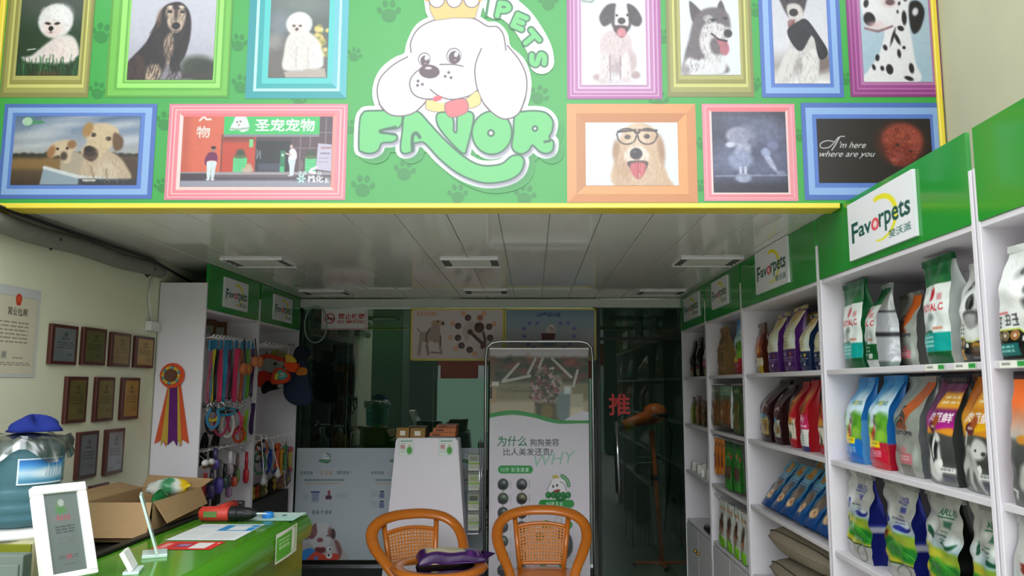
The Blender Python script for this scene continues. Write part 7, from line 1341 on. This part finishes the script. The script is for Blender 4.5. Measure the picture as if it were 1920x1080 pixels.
a.flat('banner_print', (x0, YB - .013, zt_), (x1 - x0, 0, 0), (0, 0, .115 - zt_), mat('banner_vinyl', attr=True, rough=.22, spec=.6, noise=.03, bump=.05, bscale=6), t)
MB().box(x0 - .004, x1 + .004, YB - .010, YB + .010, zt_ - .004, zt_ + .010).box(x0 - .004, x1 + .004, YB - .010, YB + .010, .10, .118).build('clamp_rail', CHROME, t)
# white display stand seen from behind, with cartons on top and leaflets on its right
YD = 5.86
t = thing('display_stand', 'white tapering display stand behind the left chair', 'display stand', PY(800, 1100, YD))
ob = outl([(742, 827), (746, 821), (854, 821), (858, 827), (880, 1090), (712, 1090)], YD); ob = [(x, max(z, 0)) for x, z in ob]; ob[-1] = (ob[-1][0] - .01, 0); ob[-2] = (ob[-2][0] + .01, 0)
MB().prism(ob, YD, YD + .018).build('back_board', WHITE, t, bevel=.002)
for (ax, ay), (bx_, by_) in (((744, 826), (714, 1090)), ((857, 826), (879, 1090))):
    A_, B_ = PY(ax, ay, YD), PY(bx_, by_, YD); s_ = .008
    MB().add([(A_.x - s_, YD + .018, A_.z), (A_.x + s_, YD + .018, A_.z), (B_.x + s_, YD + .018, 0), (B_.x - s_, YD + .018, 0), (A_.x - s_, YD + .20, A_.z), (A_.x + s_, YD + .20, A_.z), (B_.x + s_, YD + .30, 0), (B_.x - s_, YD + .30, 0)], [(0, 1, 2, 3), (7, 6, 5, 4), (0, 4, 5, 1), (1, 5, 6, 2), (2, 6, 7, 3), (3, 7, 4, 0)]).build('side_board', WHITE, t)
zt_ = PY(800, 822, YD).z
MB().box(PY(746, 822, YD).x, PY(856, 822, YD).x, YD + .018, YD + .30, zt_ - .03, zt_ - .012).build('shelf', WHITE, t)
for k, z in enumerate((.95, .62, .30)): MB().box(PY(735, 822, YD).x + .02, PY(862, 822, YD).x - .01, YD + .018, YD + .22, z, z + .015).build('shelf', WHITE, t)
for px0, nm in ((747, 'left'), (822, 'right')):
    a = Art(0, 0, 100, 116, 2.5, '#c9d4d0').R(8, 6, 94, 112, '#dde2de').rows(14, 12, 90, 24, 1, '#3f7a6a', .7, 6, .8, 8).rows(14, 30, 50, 36, 1, '#7fa894', .7, 3).R(14, 42, 44, 70, '#b06a64', 4, .7).E(74, 80, 18, 26, '#4a9a3c', 0, 4).E(74, 46, 9, 9, '#c9b8a0', 0, 3).rows(14, 80, 48, 100, 2, '#8a9a94', .3, 3)
    o = flatY('sticker', px0, 822.5, px0 + 28, 854.5, YD - .0012, a); tag(o, 'small notice with a green figure at the top %s of the white stand' % nm, 'sticker', 'notices on the white stand')
def carton(label, px0, py0, px1, py1, Y, dp, m, lab='#d8d4c4', z0=None):
    xm, ym = (px0 + px1) / 2, (py0 + py1) / 2; x0, x1 = PY(px0, ym, Y).x, PY(px1, ym, Y).x; za = PY(xm, py0, Y).z; zb3 = z0 if z0 is not None else PY(xm, py1, Y).z
    t = thing('carton', label, 'box', ((x0 + x1) / 2, Y, zb3), 'cartons on the display stand'); MB().box(x0, x1, Y, Y + dp, zb3, za).build('body', m, t, bevel=.002)
    MB().box(x0 + (x1 - x0) * .3, x0 + (x1 - x0) * .7, Y - .0015, Y, zb3 + (za - zb3) * .35, zb3 + (za - zb3) * .75).build('label', mat('label_' + lab[1:], lab, rough=.6), t); return za
zs = zt_ - .0115
C2_ = mat('tan_carton', '#8f6f3c', rough=.8, noise=.1); ORB = mat('orange_box', '#b0602c', rough=.5, noise=.15, nscale=20); BRB = mat('brown_box', '#4a3020', rough=.5)
carton('tan carton on the white stand, leftmost', 743, 802, 767, 822, YD + .03, .10, C2_, z0=zs); carton('tan carton with a pale label beside the leftmost one', 769, 803, 797, 822, YD + .03, .10, C2_, z0=zs)
carton('long brown carton lying behind the tan cartons', 764, 799, 800, 812, YD + .15, .10, BRB, '#7a6a4c', z0=zs)
z1_ = carton('lower orange box of the stack on the white stand', 804, 832, 853, 822, YD + .06, .18, ORB, '#7a3a1c', z0=zs) if False else None
zc_ = zs
for k, (px0, px1, h_, lb) in enumerate(((802, 851, .020, 'flat teal box at the bottom of the stack on the white stand'), (806, 854, .030, 'lower orange box in the stack on the white stand'), (812, 855, .034, 'upper orange box in the stack on the white stand'), (818, 856, .022, 'dark orange box on top of the stack'))):
    x0, x1 = PY(px0, 810, YD + .05).x, PY(px1, 810, YD + .05).x; t2 = thing('carton', lb, 'box', ((x0 + x1) / 2, YD + .1, zc_), 'boxes stacked on the display stand'); mm = (mat('teal_box', '#3f7a7c', rough=.5), ORB, ORB, mat('dark_orange_box', '#8a4a24', rough=.5))[k]
    MB().box(x0, x1, YD + .04, YD + .24, zc_ + .0005, zc_ + h_).build('body', mm, t2, bevel=.002); MB().box(x0 + .02, x0 + .08, YD + .0385, YD + .04, zc_ + h_ * .3, zc_ + h_ * .7).build('label', mat('label_dark', '#5c3018', rough=.6), t2); zc_ += h_ + .0008
# leaflets in a wire rack hung on the right side
t = thing('leaflet_rack', 'wire leaflet rack on the right side of the white stand', 'leaflet rack', PY(885, 1060, YD + .15)); xa, xb = PY(878, 900, YD + .1).x, PY(899, 900, YD + .1).x
ztop, zbot = PY(880, 846, YD + .1).z, PY(880, 1000, YD + .1).z
for x in (xb + .004,): MB().tube([(x, YD + .05, ztop + .08), (x, YD + .05, zbot)], .004, 6).tube([(x, YD + .28, ztop + .08), (x, YD + .28, zbot)], .004, 6).tube([(x, YD + .05, ztop + .08), (x, YD + .28, ztop + .08)], .004, 6).tube([(x, YD + .05, zbot), (x, YD + .28, zbot)], .004, 6).build('upright', CHROME, t, True)
MB().box(xa, xb, YD + .06, YD + .27, zbot, zbot + .008).tube([(xb, YD + .06, zbot + .1), (xa, YD + .06, zbot + .1)], .004, 6).build('tray', CHROME, t)
zz = ztop
for k, lb in enumerate(('top', 'second', 'third', 'lowest')):
    h_ = (ztop - zbot - .02) / 4; a = Art(0, 0, 60, 100, 3, '#b8bcae').R(0, 0, 60, 14, '#6a7068').R(4, 18, 56, 50, ('#7a8074', '#8a946c', '#4c5444', '#9aa08c')[k], 6).R(0, 56, 60, 66, '#7a9a3c', 2).rows(6, 70, 54, 92, 3, '#6c7068', .4, k)
    o = flatY('leaflet', 866, 0, 892, 10, YD + .07, a) if False else a.flat('leaflet', (xa + .002, YD + .075, zz - .008), (xb - xa - .004, 0, 0), (0, .012, -h_ + .012), PRINT); zz -= h_
    tag(o, 'pale green leaflet in the wire rack, %s one' % lb, 'leaflet', 'leaflets in the wire rack')
# ---------------------------------------------------------------- behind the glass
t = thing('pet_dryer', 'orange pet dryer on a tall stand behind the glass door', 'pet dryer', PY(1235, 1020, 7.5)); OR2 = mat('orange_plastic', '#d2551c', rough=.4); YS2 = 7.5
q0, q1 = PY(1222, 808, YS2), PY(1241, 1012, YS2); zf2 = .06; q1.z = zf2
MB().tube([q0, q1], .021, 10).build('pole', OR2, t, True)
MB().tube([(q1.x - .26, YS2, .03), (q1.x + .26, YS2, .03)], .016, 8).tube([(q1.x, YS2 - .22, .03), (q1.x, YS2 + .2, .03)], .016, 8).build('foot_bar', OR2, t, True)
for dx, dy in ((-.26, 0), (.26, 0), (0, -.22), (0, .2)): MB().ball((q1.x + dx, YS2 + dy, .022), .022, 8).build('castor', BLACK, t, True)
hc = PY(1228, 775, YS2); MB().lathe([(.03, -.10), (.10, -.06), (.118, 0), (.10, .06), (.05, .09), (.0001, .095)], hc, 20).build('motor_hood', OR2, t, True); MB().lathe([(.119, -.035), (.124, -.02), (.119, 0)], hc, 20).build('grille_ring', BLACK, t, True)
MB().tube([(hc.x - .06, YS2 - .05, hc.z - .03), (hc.x - .18, YS2 - .1, hc.z - .06), (hc.x - .34, YS2 - .16, hc.z - .12)], [.07, .055, .05], 14).build('nozzle', OR2, t, True); MB().tube([(hc.x - .33, YS2 - .155, hc.z - .115), (hc.x - .40, YS2 - .18, hc.z - .14)], .052, 14).build('nozzle_tip', BLACK, t, True)
MB().tube([(hc.x + .10, YS2, hc.z), (hc.x + .16, YS2, hc.z - .2), (hc.x + .13, YS2, hc.z - .55), (q1.x + .03, YS2 + .05, .3)], .008, 6).build('power_cord', BLACK, t, True)
m = MB(); zc_ = PY(1235, 895, YS2).z; MB().cbox((q0.x + .02, YS2, zc_), (.07, .06, .05)).build('clamp', BLACK, t, bevel=.006)
WG = mat('grey_wire', '#5c6664', rough=.3, metal=.6)
t = thing('wire_cage', 'grey wire cage behind the dryer stand', 'cage', PY(1230, 980, 8.3))
cx0, cx1, cz1 = PY(1185, 900, 8.2).x, PY(1275, 900, 8.2).x, PY(1230, 868, 8.2).z
for y in (8.2, 8.8):
    MB().tube([(cx0, y, .02), (cx0, y, cz1 - .06), (cx0 + .06, y, cz1), (cx1 - .06, y, cz1), (cx1, y, cz1 - .06), (cx1, y, .02)], .010, 8).build('hoop', WG, t, True)
m = MB()
for k in range(1, 12): x = cx0 + (cx1 - cx0) * k / 12; m.tube([(x, 8.2, .05), (x, 8.2, cz1)], .003, 5)
for z in (.05, .35, .65): m.tube([(cx0, 8.2, z), (cx1, 8.2, z)], .004, 5)
m.build('bars', WG, t); m = MB()
for x in (cx0, cx1):
    for z in (.05, .6): m.tube([(x, 8.2, z), (x, 8.8, z)], .006, 6)
m.build('side_rails', WG, t)
t = thing('wash_counter', 'dark wash counter behind the left glass', 'counter', (-1.5, 7.1, 0)); zc_ = PY(640, 846, 6.9).z
MB().box(-2.19, -.72, 6.62, 7.3, zc_ - .04, zc_).build('top', PLN, t, bevel=.004); MB().box(-2.17, -.74, 6.66, 7.28, 0, zc_ - .04).build('cupboard', mat('dark_cupboard', '#39413d', rough=.5), t)
AMB = mat('amber_shampoo', '#a87a4c', rough=.2); CLR = mat('milky_bottle', '#8f9a94', rough=.25)
def shampoo(label, px, ytop, r_, m):
    b = PY(px, 842, 6.85); hh = PY(px, ytop, 6.85).z - zc_; t = thing('pump_bottle', label, 'bottle', (b.x, 6.85, zc_), 'pump bottles behind the glass')
    MB().lathe([(r_, 0), (r_, hh * .45), (r_ * .8, hh * .62), (r_ * .3, hh * .74)], (b.x, 6.85, zc_ + .0005), 18).build('body', m, t, True)
    MB().lathe([(r_ * .3, hh * .74), (r_ * .3, hh * .86), (r_ * .12, hh * .88), (r_ * .12, hh)], (b.x, 6.85, zc_), 12).tube([(b.x - r_ * .8, 6.85, zc_ + hh), (b.x + r_ * .4, 6.85, zc_ + hh)], r_ * .14, 8).build('pump', PLW, t, True)
shampoo('amber pump bottle behind the left glass', 637, 799, .075, AMB); shampoo('pale pump bottle behind the left glass, left of the amber one', 606, 801, .045, CLR)
t = thing('tap', 'chrome wall tap behind the left glass', 'tap', PY(600, 795, 7.2)); b = PY(600, 797, 7.2); MB().tube([(b.x - .09, 7.2, b.z), (b.x + .09, 7.2, b.z)], .012, 8).tube([(b.x, 7.2, b.z), (b.x, 7.1, b.z + .04), (b.x, 7.02, b.z - .02)], .012, 8).build('spout', CHROME, t, True); MB().tube([(b.x, 7.2, b.z), (b.x, 7.2, zc_)], .01, 8).build('pipe', CHROME, t, True)
for s_ in (-1, 1): MB().cbox((b.x + s_ * .09, 7.2, b.z + .02), (.03, .012, .05)).build('handle', CHROME, t)
tag(MB().box(-2.15, PY(660, 700, 7.6).x, 7.6, 7.66, 0, 2.66).build('tiled_panel', mat('dark_green_tile', '#343c38', rough=.4, noise=.5, nscale=4, stretch=(3, 1, 1))), kind='structure')
t = thing('coiled_cable', 'loop of pale cable hanging on the glass in the upper left corner', 'cable', PY(578, 600, YG - .04)); c_ = PY(592, 604, YG - .05)
MB().tube([(c_.x + .095 * math.sin(a_), YG - .05 + .01 * math.sin(3 * a_), c_.z + .15 * math.cos(a_) - .02) for a_ in np.linspace(0, 2 * PI, 25)[:-1]], .006, 6, closed=True).build('loop', mat('pale_cable', '#9aa8a2', rough=.5), t, True); MB().tube([(c_.x, YG - .04, c_.z + .13), (c_.x + .02, YG - .03, 2.33)], .005, 6).build('tail', mat('pale_cable', '#9aa8a2'), t)
# ---------------------------------------------------------------- wicker chairs, round table and the purple bag
RAT = mat('varnished_rattan', '#bf6a1c', rough=.28, spec=.6, noise=.16, nscale=9, stretch=(1, 1, 5), coat=.4)
CANE = mat('woven_cane', '#c47a34', rough=.45, noise=.2, nscale=60)
def chair(label, loc, rz):
    t = thing('wicker_chair', label, 'chair', (0, 0, 0), 'wicker chairs round the table'); zs = .475
    half = [(-.178, -.20, zs - .03), (-.205, -.14, .545), (-.252, -.05, .63), (-.288, .06, .705), (-.278, .15, .775), (-.215, .205, .825), (-.112, .24, .848), (0, .25, .853)]
    lp = half + [(-x, y, z) for x, y, z in reversed(half[:-1])]; lp = [tuple(p) for p in spline3(lp, 5)]
    MB().tube(lp, [.0165 + .0085 * math.sin(PI * i / (len(lp) - 1)) ** .8 for i in range(len(lp))], 14, flat=1.6, upv=(0, -1, .55)).build('back_loop', RAT, t, True)
    def bk(u, z): return (u, .165 + (z - .46) * .235 - .35 * u * u, z)      # the leaning, slightly bowed back
    for s_ in (-1, 1): MB().tube([bk(s_ * .138, .46), bk(s_ * .160, .64), bk(s_ * .180, .825)], .0165, 10).build('back_post', RAT, t, True)
    def top(u): return .762 - 1.5 * u * u * .55
    MB().tube([bk(u, top(u) + .008) for u in np.linspace(-.168, .168, 13)], .012, 8).build('top_rail', RAT, t, True)
    MB().tube([bk(u, .525) for u in np.linspace(-.146, .146, 9)], .012, 8).build('bottom_rail', RAT, t, True)
    m = MB()
    for k in range(15):
        f = (k + .5) / 15
        m.tube([bk((-.143 + .286 * f) + (-.018 + .036 * f) * q, .527 + q * (top(-.15 + .3 * f) - .527)) for q in np.linspace(0, 1, 5)], .0056, 6, flat=.5, upv=(1, 0, 0))
    for k in range(12):
        q = (k + .5) / 12; m.tube([bk((-.145 + .29 * f) + (-.018 + .036 * f) * q, .527 + q * (top(-.15 + .3 * f) - .527)) for f in np.linspace(0, 1, 7)], .0056, 6, flat=.5, upv=(0, 0, 1))
    for k in range(0):
        u0 = -.5 + k / 17
        for sg in (1,):
            pts = [((u0 + q * .5), q) for q in np.linspace(0, 1, 9)]; pts = [(f, q) for f, q in pts if 0 <= f <= 1]
            if len(pts) > 1: m.tube([bk((-.143 + .286 * f) + (-.018 + .036 * f) * q, .527 + q * (top(-.15 + .3 * f) - .527)) for f, q in pts], .0036, 4)
    m.build('cane_panel', CANE, t)
    for q in (.33, .62):
        pass
    MB().lathe([(.0001, zs - .012), (.215, zs - .012), (.238, zs - .02), (.246, zs), (.236, zs + .022), (.20, zs + .026), (.0001, zs + .028)], (0, 0, 0), 36, 1.0, .92).build('seat', RAT, t, True)
    for sx in (-1, 1):
        MB().tube([(sx * .20, -.17, zs - .01), (sx * .215, -.19, .22), (sx * .22, -.20, .002)], .018, 10).build('leg', RAT, t, True); MB().tube([(sx * .14, .16, zs - .01), (sx * .16, .19, .22), (sx * .17, .21, .002)], .018, 10).build('leg', RAT, t, True)
    MB().tube([(.205 * math.cos(a_), .195 * math.sin(a_), .20) for a_ in np.linspace(0, 2 * PI, 29)[:-1]], .011, 8, closed=True).build('stretcher', RAT, t, True)
    t.location = loc; t.rotation_euler = (0, 0, rz); return t
def spline3(p, k):
    p = [np.array(q, float) for q in p]; out = []
    for i in range(len(p) - 1):
        a, b, c, d = p[max(i - 1, 0)], p[i], p[i + 1], p[min(i + 2, len(p) - 1)]
        for t in np.arange(k) / k: out.append(.5 * (2 * b + (c - a) * t + (2 * a - 5 * b + 4 * c - d) * t * t + (3 * b - a - 3 * c + d) * t ** 3))
    return out + [p[-1]]
c1 = chair('orange-brown wicker chair in front of the tall banner', (.062, 5.07, 0), 0)
c2 = dup(c1, None, (-.675, 4.93, 0), (0, 0, math.radians(28)), 'orange-brown wicker chair in front of the white stand, beside the round table')
TX, TY, TZ = -.505, 4.36, .715
t = thing('round_table', 'small round wicker table with a glass top between the chairs', 'table', (TX, TY, 0))
MB().lathe([(.195, TZ - .03), (.252, TZ - .034), (.265, TZ - .016), (.252, TZ), (.195, TZ - .004), (.191, TZ - .016), (.195, TZ - .03)], (TX, TY, 0), 44).build('rim', RAT, t, True)
MB().lathe([(.0001, TZ - .02), (.199, TZ - .02), (.199, TZ - .010), (.0001, TZ - .010)], (TX, TY, 0), 36).build('glass_top', glass('table_glass', '#8f9a94', .10), t)
MB().lathe([(.0001, TZ - .05), (.192, TZ - .05), (.192, TZ - .042), (.0001, TZ - .042)], (TX, TY, 0), 30).build('cane_underlay', CANE, t)
for k in range(4):
    a_ = PI / 4 + k * PI / 2; MB().tube([(TX + .20 * math.cos(a_), TY + .20 * math.sin(a_), TZ - .03), (TX + .17 * math.cos(a_), TY + .17 * math.sin(a_), .3), (TX + .20 * math.cos(a_), TY + .20 * math.sin(a_), .002)], .016, 10).build('leg', RAT, t, True)
MB().tube([(TX + .17 * math.cos(a_), TY + .17 * math.sin(a_), .22) for a_ in np.linspace(0, 2 * PI, 25)[:-1]], .010, 8, closed=True).build('stretcher', RAT, t, True)
# purple bag lying on the table
bc = Vector((TX + .055, TY + .06, TZ + .0015)); t = thing('pet_food_bag', 'purple and cream bag lying flat on the round table', 'pet food bag', bc); Rb = Matrix.Translation(bc) @ Matrix.Rotation(math.radians(14), 4, 'Z'); A3 = np.array(Rb.to_3x3())
a = Art(0, 0, 170, 100, 2, '#3a1650').R(22, 8, 118, 84, '#c9c2a2', 3).R(22, 8, 118, 84, '#bdb58f', 3, .4).E(36, 70, 16, 12, '#d8c87a', 0, 4).rows(50, 20, 110, 70, 5, '#8f8868', .25, 4).R(124, 6, 136, 94, '#5a2a74', 2).L([(142, 10), (150, 90)], 2, '#8a6aa4', 1).R(120, 40, 132, 60, '#6a4a80', 2)
def topf(u, v):
    x = (u - .5) * .37; y = (.5 - v) * .17; e = np.clip(1 - np.abs(2 * u - 1) ** 5, 0, 1) ** .5 * np.clip(1 - np.abs(2 * v - 1) ** 4, 0, 1) ** .5
    z = .012 + .066 * e * (1 - .35 * u) + .004 * np.sin(u * 14 + v * 5) + .03 * np.clip(u - .86, 0, 1); P = np.stack([x, y, z], -1) @ A3.T + np.array(bc); return P[..., 0], P[..., 1], P[..., 2]
a.surface('printed_front', topf, BAGM, t, True, bc)
b_ = Art(0, 0, 170, 60, 3, '#3a1450').rows(70, 18, 140, 46, 1, '#8f6aa8', .9, 3, .8, 18).E(40, 34, 10, 18, '#c9b884', 0, 3)
def sidef(u, v):
    x = (u - .5) * .37; e = np.clip(1 - np.abs(2 * u - 1) ** 5, 0, 1) ** .5; y = -.085 - .012 * np.sin(v * PI) * e; z = (.012 + .0 * e) * (1 - v) + .002 * v + .004 * np.sin(u * 14 + 5) * (1 - v)
    P = np.stack([x, y + 0 * v, z], -1) @ A3.T + np.array(bc); return P[..., 0], P[..., 1], P[..., 2]
b_.surface('side_panel', sidef, BAGM, t, True, bc)
m = MB(); m.M = Rb; m.c = '#3a1650'; m.box(-.18, .18, -.08, .08, .0, .012); m.build('underside', BAGM, t)
m = MB(); m.M = Rb; m.c = '#2c1040'; m.add([(.178, -.08, .014), (.25, -.02, .034), (.178, .08, .014), (.178, 0, .05)], [(0, 1, 3), (1, 2, 3), (0, 2, 1)]); m.build('end_fold', BAGM, t)
